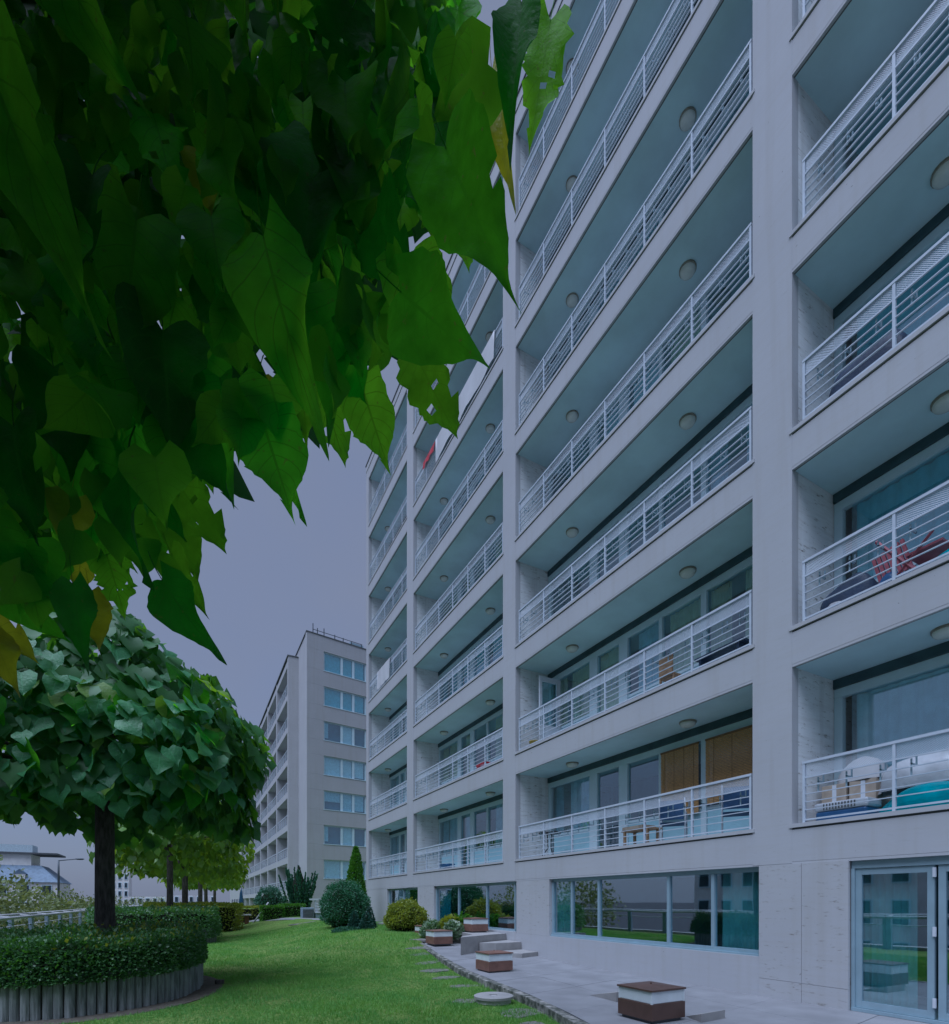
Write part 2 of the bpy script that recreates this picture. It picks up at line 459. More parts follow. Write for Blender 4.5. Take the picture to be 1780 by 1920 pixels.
def cloud(name, P, D, N, S, tmpl, mat, parent=None, kind='stuff', width=1.0, tint=None, smooth=False, uv=None):
    """many small leaves joined into one mesh: positions, tip directions, normals, sizes"""
    TV, TF = tmpl[0], tmpl[1]
    P = np.asarray(P, float); D = np.asarray(D, float); N = np.asarray(N, float); S = np.asarray(S, float)
    D /= np.linalg.norm(D, axis=1)[:, None] + 1e-9
    N = N - D * (N * D).sum(1)[:, None]; N /= np.linalg.norm(N, axis=1)[:, None] + 1e-9
    X = np.cross(D, N)
    V = P[:, None, :] + S[:, None, None] * (TV[None, :, 0:1] * width * X[:, None, :] + TV[None, :, 1:2] * D[:, None, :] + TV[None, :, 2:3] * N[:, None, :])
    k = len(TV)
    F = TF[None] + (np.arange(len(P)) * k)[:, None, None]
    if tint is None: tint = rng.random(len(P))
    me = np_mesh(name, V.reshape(-1, 3), F.reshape(-1, TF.shape[1]), mat, np.repeat(tint, k), smooth)
    if uv is not None:
        lay = me.uv_layers.new(name='UVMap')
        idx = np.empty(len(me.loops), np.int32); me.loops.foreach_get('vertex_index', idx)
        lay.data.foreach_set('uv', np.tile(uv, (len(P), 1))[idx].astype(np.float32).ravel())
    o = link(bpy.data.objects.new(name, me), parent)
    if kind: o['kind'] = kind
    return o

T_TINY = (np.array([(0, 0, 0), (-.32, .5, .06), (0, 1, 0), (.32, .5, .06)], float), np.array([(0, 3, 1), (1, 3, 2)]))
T_BLADE = (np.array([(-.5, 0, 0), (.5, 0, 0), (0, 1, .0)], float), np.array([(0, 1, 2)]))
T_LOW = leaf_template(0, 4, 3)
T_LOW2 = leaf_template(1, 5, 3, seed=2)
T_MID = [leaf_template(v, 7, 3, fold=f, bend=b, wave=.05, seed=v) for v, f, b in ((0, .3, .2), (1, .15, .3), (2, .35, .12), (3, .2, .25))]

def unitv(n):
    a = rng.normal(size=(n, 3)); return a / np.linalg.norm(a, axis=1)[:, None]

# ------------------------------------------------------------------ ground, lawn, terrace
def sm(x):
    x = np.clip(x, 0, 1); return x * x * (3 - 2 * x)
def lawn_z(X, Y):
    return -0.13 + 0.65 * sm((np.asarray(X, float) - 1.5) / 4.5) * sm((np.asarray(Y, float) - 9.5) / 8.5)
EDGE_Y = [-14, 0, 5.18, 5.76, 6.71, 7.85, 9.4, 11.2, 13.6, 15.4, 16.6, 17.3]
EDGE_X = [1.0, 3.0, 4.26, 4.46, 4.69, 4.93, 5.14, 5.41, 5.77, 6.2, 6.8, 8.1]
def edge_x(y): return float(np.interp(y, EDGE_Y, EDGE_X))
def terr_z(y): return float(0.30 * sm((y - 9.5) / 6.5))

g = MB(); g.v = [(-1500, -1500, -4.3), (1500, -1500, -4.3), (1500, 2500, -4.3), (-1500, 2500, -4.3)]; g.f = [(0, 1, 2, 3)]
tag(g.build('ground', 'asphalt'), kind='structure')
tag(MB().box(-5.6, 40, -20, 160, -4.29, -0.75).build('podium_terrain', 'podium'), kind='structure')

def lawn_mat():
    m, n, l, out = new_mat('lawn')
    p = n.new('ShaderNodeBsdfPrincipled'); p.inputs['Roughness'].default_value = 0.95; p.inputs['Specular IOR Level'].default_value = 0.1
    a = ramp(n, l, noise(n, l, 0.55, detail=5), 0.38, 0.66)
    b = ramp(n, l, noise(n, l, 14, detail=4), 0.3, 0.7)
    c = mixcol(n, l, a, (0.16, 0.28, 0.055), (0.27, 0.31, 0.10))
    c = mixcol(n, l, b, c, (0.050, 0.115, 0.015))
    d = ramp(n, l, noise(n, l, 0.8, detail=6), 0.62, 0.74)
    c = mixcol(n, l, math_node(n, l, 'MULTIPLY', d, 0.7), c, (0.30, 0.27, 0.15))
    l.new(c, p.inputs['Base Color'])
    l.new(bump(n, l, noise(n, l, 60), 0.6, 0.03), p.inputs['Normal'])
    l.new(p.outputs[0], out.inputs[0])
lawn_mat()
gx = np.linspace(-5.5, 24, 60); gy = np.concatenate([np.linspace(-18, 30, 80), np.linspace(31, 150, 40)])
GX, GY = np.meshgrid(gx, gy)
GZ = lawn_z(GX, GY) + 0.012 * np.sin(GX * 2.1) * np.cos(GY * 1.7)
inside_terr = (GX > np.interp(GY, EDGE_Y, EDGE_X) + 0.35) & (GY < 17.0)
GZ = np.where(inside_terr, -0.45, GZ)
nx = len(gx)
LF = [(i * nx + j, i * nx + j + 1, (i + 1) * nx + j + 1, (i + 1) * nx + j) for i in range(len(gy) - 1) for j in range(nx - 1)]
lawn = link(bpy.data.objects.new('lawn', np_mesh('lawn', np.stack([GX, GY, GZ], -1).reshape(-1, 3), LF, 'lawn', smooth=True)))
tag(lawn, kind='structure')

def grass(n, x0, x1, y0, y1, h0, h1, wid):
    X = rng.uniform(x0, x1, n); Y = rng.uniform(y0, y1, n)
    ok = (X < np.interp(Y, EDGE_Y, EDGE_X) - 0.03)
    ok &= ~((np.hypot((X + 1.6) / 2.15, (Y - 11.95) / 2.85) < 1.0 + .05 * rng.random(n)))
    ok &= ~(((X > -3.2) & (X < 0.15) & (Y > 9.75) & (Y < 14.4)))
    thin = np.sin(X * 1.9 + 2.0 * np.sin(Y * 1.3)) * np.sin(Y * 2.2 + 1.4 * np.sin(X * 2.6)) + .5 * np.sin(X * 6.1 + Y * 3.3) * np.sin(Y * 5.2 - X * 2)
    ok &= rng.random(len(X)) > np.clip(.75 * thin - .15, 0, .8)
    X, Y = X[ok], Y[ok]; n = len(X)
    Z = lawn_z(X, Y) + 0.012 * np.sin(X * 2.1) * np.cos(Y * 1.7) - 0.012
    patch = 0.5 + 0.5 * np.sin(X * 1.3 + 1.7 * np.sin(Y * .9)) * np.cos(Y * 1.1 + X * .4)
    D = np.stack([rng.normal(0, .45, n), rng.normal(0, .45, n), np.ones(n)], 1)
    S = rng.uniform(h0, h1, n) * (0.75 + .5 * patch)
    t = np.clip(rng.normal(.5, .25, n) - .7 * (patch - .5) + .2 * np.sin(X * 4.1 + Y * 2.3), 0, 1)
    N = unitv(n)
    return np.stack([X, Y, Z], 1), D, N, S, t
parts = [grass(230000, -2.6, 7.0, 5.0, 13.5, .035, .075, 0), grass(120000, -4, 9, 13.5, 27, .05, .10, 0)]
P_, D_, N_, S_, t_ = [np.concatenate(q) for q in zip(*parts)]
gr = cloud('grass', P_, D_, N_, S_, T_BLADE, 'grass_blade', None, 'stuff', width=0.16, tint=t_)
tag(gr, 'short green lawn grass between the planters and the paved edge', 'grass', kind='stuff')

# terrace base, pavers, kerb stones
ys = np.linspace(-14, 17.2, 64)
tb = MB()
for y in ys:
    z = terr_z(y) - 0.03
    tb.v += [(edge_x(y) + 0.02, y, z), (8.6, y, z), (edge_x(y) + 0.02, y, -0.5), (8.6, y, -0.5)]
for i in range(len(ys) - 1):
    a = i * 4; b = a + 4
    tb.f += [(a, a + 1, b + 1, b), (a, b, b + 2, a + 2)]
terrace = tag(tb.build('terrace_pavement', 'groove'), kind='structure')
row = -13.6; k = 0
while row < 17.2:
    y0, y1 = row + .004, row + 1.45 - .004
    for c0, c1 in ((0, .36), (.36, .7), (.7, 1.0)):
        q = []
        for s, yy in ((c0, y0), (c1, y0), (c1, y1), (c0, y1)):
            yb = yy - 0.75 * (1 - s)
            xb = edge_x(yb) + 0.15
            q.append((xb + s * (8.26 - xb) + (.004 if s == c0 and s > 0 else -.004 if s == c1 and s < 1 else 0), yb))
        if q[0][0] > 8.1: continue
        zz = [terr_z(p[1]) for p in q]
        dz = random.uniform(-.0015, .0015)
        pv = MB().prism(q, -0.2, [z + dz for z in zz])
        pv.build('paver', 'paving', terrace)
    row += 1.45
y = -6.0
kerb = tag(MB().prism([(edge_x(-13) - .02, -13), (edge_x(-13) + .1, -13), (edge_x(-6) + .1, -6), (edge_x(-6) - .02, -6)], -.4, 0.0).build('kerb', 'kerb_concrete'), kind='structure')
while y < 16.9:
    L = 0.95
    ya, yb = y + .004, min(y + L - .006, 17.2)
    o = random.uniform(-.012, .012)
    q = [(edge_x(ya) + o, ya), (edge_x(ya) + .145 + o * .5, ya), (edge_x(yb) + .145 + o * .5, yb), (edge_x(yb) + o, yb)]
    dz = random.uniform(-.008, .006)
    MB().prism(q, -.35, [terr_z(p[1]) + dz + .004 for p in q]).build('kerb_stone', 'kerb_concrete', kerb, bevel=.012)
    y += L

# low curved steps against the building
st = tag(MB().prism([(8.19, 13.36), (7.4, 13.02), (6.25, 12.45), (6.5, 12.85), (7.1, 13.4), (7.25, 14.2), (7.45, 15.5), (7.5, 19), (7.2, 22.5), (8.19, 23)], -.3, .60).build('raised_pavement', 'step_stone'), kind='structure')
def arc_step(pts, z0, z1):
    return MB().prism(pts, z0, z1)
arc_step([(8.19, 12.55), (7.75, 12.48), (7.35, 12.5), (7.08, 12.68), (6.98, 12.78), (8.19, 13.30)], -.1, .41).build('step', 'step_stone', st, bevel=.008)
arc_step([(8.19, 11.74), (7.57, 11.56), (7.36, 11.75), (7.28, 12.1), (7.3, 12.44), (8.19, 12.50)], -.1, .20).build('step', 'step_stone', st, bevel=.008)
# two wedge shaped ramps beside the front lamp
def wedge(a, c, hgt, back):
    w = MB()
    n = Vector((back[0], back[1], 0))
    A = Vector((a[0], a[1], 0.002)); Cc = Vector((c[0], c[1], 0.002)); Bt = Cc + Vector((0, 0, hgt))
    for p in (A, Cc, Bt, A + n, Cc + n, Bt + n): w.v.append(tuple(p))
    w.f = [(0, 1, 2), (3, 5, 4), (0, 2, 5, 3), (1, 4, 5, 2), (0, 3, 4, 1)]
    return w.build('ramp_wedge', 'step_stone', terrace)

# ------------------------------------------------------------------ the apartment building
B0, PF = 2.123, 3.042
FX, BXW = 8.2, 9.34
bld = thing('apartment_building', 'long white stone apartment block with deep balconies rising beside the lawn', 'building', (8.2, 13, 0))
Y0, Y1 = -2.6, 27.36
BAYS = [(-2.6, 4.953), (5.604, 12.858), (13.543, 20.70), (21.44, 26.95)]
PILL = [(4.953, 5.604), (12.858, 13.543), (20.70, 21.44), (26.95, 27.36)]
for k in range(8):
    z = B0 + PF * k
    s = bx('floor_slab', 'stone_facade', bld, FX, 12.0, Y0, Y1, z + .03, z + .52)
    bx('soffit', 'plaster_soffit', s, FX + .05, 12.0, Y0 + .01, Y1 - .01, z, z + .027)
    bx('soffit_lip', 'stone_facade', s, FX + .002, FX + .045, Y0 + .004, Y1 - .004, z - .012, z + .028)
    bx('soffit_joint', 'groove', s, FX + .046, FX + .072, Y0 + .006, Y1 - .006, z - .005, z - .001)
    bx('drip_groove', 'groove', s, FX + .02, FX + .5, Y0 + .004, Y1 - .004, z + .522, z + .548)
    if k < 7:
        bx('balcony_floor', 'concrete', s, FX + .26, 12.0, Y0 + .004, Y1 - .004, z + .548, z + .566)
        for a, b in BAYS:
            bx('ledge', 'stone_facade', s, FX - .02, FX + .24, a + .003 - .04, b - .003 + .04, z + .55, z + .61)
    else:
        bx('roof_parapet', 'stone_facade', s, FX - .02, 12.0, Y0, Y1 + .01, z + .55, z + .86)
        bx('roof_flashing', 'groove', s, FX - .05, 12.0, Y0, Y1 + .03, z + .862, z + .90)
for a, b in PILL:
    bx('pillar', 'stone_facade', bld, FX - .004, FX + .16, a, b, B0 + .006, B0 + 7 * PF + .54)
    bx('side_wall', 'stone_side', bld, FX + .162, 12.0, a + .003, b - .003, B0 + .008, B0 + 7 * PF + .02)
bx('end_wall', 'stone_facade', bld, 12.02, 22, 26.6, Y1, -.3, B0 + 7 * PF + .5)
bx('rear_block', 'stone_side', bld, 12.02, 22, Y0, 26.55, -.3, B0 + 7 * PF + .5)
bx('roof_deck', 'concrete', bld, 12.02, 22, Y0, Y1, B0 + 7 * PF + .51, B0 + 7 * PF + .8)
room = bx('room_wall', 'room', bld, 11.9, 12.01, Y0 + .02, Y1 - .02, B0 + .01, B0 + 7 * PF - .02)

def lamp_mesh():
    base = MB().lathe([(0.0, 0), (.165, 0), (.165, -.03), (.15, -.035)], 18).mesh('lamp_base', 'lamp_ring')
    dome = MB().lathe([(.150, -.03), (.148, -.055), (.13, -.085), (.09, -.105), (.04, -.112), (.001, -.113)], 18).mesh('lamp_dome', 'lamp_glass', True)
    return base, dome
LB, LD = lamp_mesh()
def ceiling_lamp(y, z):
    M = Matrix.Translation((8.87, y, z - .002))
    o = link(bpy.data.objects.new('ceiling_lamp', LB), bld, M)
    link(bpy.data.objects.new('lamp_dome', LD), o, M)
LAMPS = [[3.3, 0.2], [7.47, 11.15], [15.46, 19.13], [22.6, 25.85]]
for k in range(1, 8):
    for L in LAMPS:
        for y in L: ceiling_lamp(y, B0 + PF * k)

def curtain_mesh(name, mat, seed, folds=9):
    r = random.Random(seed); n = folds * 6
    v = []; f = []
    for i in range(n + 1):
        u = i / n
        d = .035 * math.sin(2 * math.pi * folds * u + r.uniform(-.5, .5)) + r.uniform(-.008, .008)
        for z, kk in ((0, 1.2), (.5, 1.0), (1, .7)):
            v.append((d * kk, u - .5 + r.uniform(-.004, .004), z))
    for i in range(n):
        for j in range(2):
            a = i * 3 + j; f.append((a, a + 3, a + 4, a + 1))
    me = bpy.data.meshes.new(name); me.from_pydata(v, [], f); me.materials.append(MATS[mat])
    me.polygons.foreach_set('use_smooth', [True] * len(f)); return me
CURT = {c: [curtain_mesh('curtain_cloth', 'curtain_' + c, i, 7 + i) for i in range(2)] for c in ('cream', 'blue', 'white', 'teal', 'green')}
def curtain(parent, color, x, y0, y1, z0, z1, i=0):
    M = Matrix.Translation((x, (y0 + y1) / 2, z0)) @ Matrix.Diagonal((1, y1 - y0, z1 - z0, 1))
    return link(bpy.data.objects.new('curtain', CURT[color][i % 2]), parent, M)

def railing(bay, k):
    a, b = bay; z = B0 + PF * k + .61
    x = FX + .03
    ps = [b - .17 - i * 1.172 for i in range(int((b - a - .2) / 1.172) + 1)]
    if ps[-1] - a > .35: ps.append(a + .05)
    top = bx('railing', 'rail_paint', bld, x - .025, x + .025, ps[-1] - .02, ps[0] + .02, z + .89, z + .928)
    for p in ps:
        bx('post', 'rail_paint', top, x - .02, x + .02, p - .018, p + .018, z + .001, z + .889)
    for h, t in ((.67, .022), (.545, .012), (.425, .012), (.305, .012), (.185, .012), (.03, .024)):
        bx('rail', 'rail_paint', top, x - .012 - t * .3, x + .012 - t * .3, ps[-1] + .01, ps[0] - .01, z + h, z + h + t)
    hooks = MB()
    for p, q in zip(ps[1:], ps[:-1]):
        bx('mesh_panel', 'perforated', top, x - .004, x + .004, p + .026, q - .026, z + .70, z + .888)
        for j in range(3):
            yy = p + (q - p) * (j + .5 + random.uniform(-.08, .08)) / 3
            hooks.box(x + .02, x + .17, yy - .009, yy + .009, z + .585, z + .605)
            hooks.box(x + .155, x + .17, yy - .009, yy + .009, z + .585, z + .72)
            hooks.box(x + .02, x + .034, yy - .009, yy + .009, z + .44, z + .66)
    o = hooks.build('hanger_hook', 'grey_frame', top); o['kind'] = 'stuff'

# facade glazing: list of (kind, y_from_high, y_to_low)
LAY1 = [('f', 12.734, 12.62), ('p', 12.62, 11.012), ('w', 11.012, 10.719), ('d', 10.719, 9.92), ('w', 9.92, 9.63), ('p', 9.63, 8.651), ('f', 8.651, 8.56), ('p', 8.56, 7.53), ('f', 7.53, 7.40), ('p', 7.40, 5.72), ('f', 5.72, 5.604)]
def glazing(bay, k, pal):
    a, b = bay; z = B0 + PF * k + .566; zt = B0 + PF * (k + 1) - .002
    s = (b - a) / (12.858 - 5.604)
    win = bx('window', 'white_frame', bld, BXW, BXW + .10, a + .004, b - .004, zt - .30, zt - .155)
    bx('shutter_box', 'shutter_box', win, BXW - .03, BXW + .12, a + .004, b - .004, zt - .15, zt - .003)
    bx('jamb', 'white_frame', win, BXW, BXW + .1, b - .13, b - .004, z, zt - .304)
    n = 0
    for kind, y1, y0 in LAY1:
        y1 = b - (12.858 - y1) * s; y0 = b - (12.858 - y0) * s
        if kind in 'fw':
            if y1 > b - .14: continue
            bx('mullion', 'white_frame', win, BXW - .01, BXW + .09, y0, y1, z + .002, zt - .304)
        else:
            sill = z + (.12 if kind == 'd' else .78)
            bx('sash', 'white_frame', win, BXW + .02, BXW + .075, y0 + .004, y1 - .004, sill - .05, sill + .01)
            pane = bx('pane', 'glass', win, BXW + .045, BXW + .052, y0 + .002, y1 - .002, sill + .012, zt - .306)
            bx('spandrel_panel', 'spandrel' if kind == 'p' else 'white_frame', win, BXW + .03, BXW + .08, y0 + .004, y1 - .004, z + .004, sill - .054)
            c = pal[n % len(pal)]; n += 1
            if c:
                if kind == 'p' and (y1 - y0) > 1.2 and b > 6:
                    curtain(win, c, BXW + .12, y0 + .02, y0 + (y1 - y0) * random.uniform(.45, .6), sill - .3, zt - .31, n)
                    curtain(win, c, BXW + .13, y1 - (y1 - y0) * random.uniform(.2, .35), y1 - .02, sill - .3, zt - .31, n + 1)
                else:
                    m = random.uniform(.6, 1.0) if b > 6 else .98
                    curtain(win, c, BXW + .12, y0 + .02, y0 + (y1 - y0) * m, sill - .3, zt - .31, n)
    return win
PALS = [['blue', None, 'white'], ['cream', 'cream', None, 'cream'], [None, 'white', 'green'], ['blue', 'white'], ['teal', 'blue'], [None, 'white', 'white', 'cream']]
random.seed(21)
for bi, bay in enumerate(BAYS):
    for k in range(7):
        railing(bay, k)
        pal = PALS[(bi * 2 + k * 3) % len(PALS)]
        if bi == 1 and k == 1: pal = ['cream', 'cream', 'blue', 'cream', 'cream']
        if bi == 1 and k == 2: pal = [None, None, None, None, 'blue']
        if bi == 1 and k == 0: pal = ['blue', None, None, None, None]
        if bi == 0: pal = [['white', 'white'], ['teal', 'blue', 'blue'], ['teal', 'teal'], [None, None]][min(k, 3)]  # full white curtains in the lowest row stand in for a pale reflection
        if bi == 2 and k == 0: pal = ['blue', 'blue', None, 'blue']
        glazing(bay, k, pal)

# ground floor
gw = bx('plinth_wall', 'stone_facade', bld, FX + .002, FX + .4, 5.49, 12.83, -.35, .64)
bx('sill_stone', 'grey_frame', gw, FX + .03, FX + .2, 5.495, 11.24, .641, .672)
p0 = bx('ground_pillar', 'stone_pier', bld, FX + .03, FX + .4, 4.16, 5.485, -.3, B0 + .004)
for (ya, yb, za, zb) in ((4.15, 4.80, .30, B0 - .002), (4.806, 5.488, .30, B0 - .002), (4.15, 4.80, -.3, .295), (4.806, 5.488, -.3, .295)):
    bx('stone_panel', 'stone_pier', p0, FX - .012, FX + .028, ya, yb, za, zb)
bx('ground_pillar', 'stone_pier', bld, FX + .004, FX + .4, 11.25, 12.82, .642, B0 + .002)
bx('plinth_wall', 'stone_facade', bld, FX + .004, FX + .4, 12.84, Y1 - .01, -.3, .67)
bx('ground_pillar', 'stone_pier', bld, FX + .004, FX + .4, 18.62, 20.24, .672, B0 + .002)
bx('ground_pillar', 'stone_facade', bld, FX + .004, FX + .4, 24.05, Y1 - .02, .672, B0 + .002)
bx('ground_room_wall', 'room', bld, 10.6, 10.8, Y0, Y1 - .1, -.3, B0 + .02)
bx('ground_room_floor', 'concrete', bld, FX + .42, 10.6, Y0, Y1 - .1, -.3, -.02)

def ground_window(y0, y1, z0, mull, curtains, dark=True, x=FX + .12):
    w = bx('window', 'grey_frame', bld, x - .02, x + .06, y0 + .002, y1 - .002, B0 - .09, B0 - .001)
    bx('sill', 'grey_frame', w, x - .05, x + .08, y0 + .002, y1 - .002, z0, z0 + .06)
    ys_ = [y0] + mull + [y1]
    for m in [y0 + .03] + mull + [y1 - .03]:
        bx('mullion', 'grey_frame', w, x - .03, x + .055, m - .032, m + .032, z0 + .062, B0 - .092)
    for a, b in zip(ys_[:-1], ys_[1:]):
        bx('pane', 'glass_dark', w, x + .01, x + .016, a + .033, b - .033, z0 + .063, B0 - .093)
    for c, a, b, i in curtains:
        curtain(w, c, x + .12, a, b, z0 - .05, B0 - .02, i)
    return w
ground_window(5.49, 11.25, .672, [6.44, 7.45, 9.47, 10.45], [('green', 5.52, 6.35, 0), ('green', 10.62, 11.2, 1)])
ground_window(13.0, 18.61, .672, [14.70, 16.70], [('teal', 17.6, 18.5, 1)])
ground_window(20.25, 24.04, .672, [22.1], [])
# folding glass door
dr = bx('door', 'grey_frame', bld, FX + .06, FX + .16, -1.0, 4.145, B0 - .12, B0 - .001)
bx('threshold', 'grey_frame', dr, FX + .04, FX + .18, -1.0, 4.145, .004, .05)
for ya, yb in ((3.20, 4.10), (2.26, 3.16), (1.32, 2.22)):
    lf = bx('door_leaf', 'grey_frame', dr, FX + .08, FX + .13, yb - .075, yb, .055, B0 - .125)
    bx('stile', 'grey_frame', lf, FX + .08, FX + .13, ya, ya + .075, .055, B0 - .125)
    bx('bottom_rail', 'grey_frame', lf, FX + .081, FX + .129, ya + .076, yb - .076, .055, .15)
    bx('top_rail', 'grey_frame', lf, FX + .081, FX + .129, ya + .076, yb - .076, B0 - .21, B0 - .125)
    bx('pane', 'glass_dark', lf, FX + .10, FX + .107, ya + .076, yb - .076, .151, B0 - .211)
    for zz in (.2, 1.1, 1.85):
        bx('hinge', 'white_paint', lf, FX + .055, FX + .079, ya - .022, ya + .012, zz, zz + .12)
bx('jamb', 'grey_frame', dr, FX + .05, FX + .17, 4.102, 4.146, .05, B0 - .122)
curtain(dr, 'green', FX + .24, 3.45, 4.08, .05, B0 - .1, 0)
curtain(dr, 'green', FX + .24, 1.6, 2.4, .05, B0 - .1, 1)

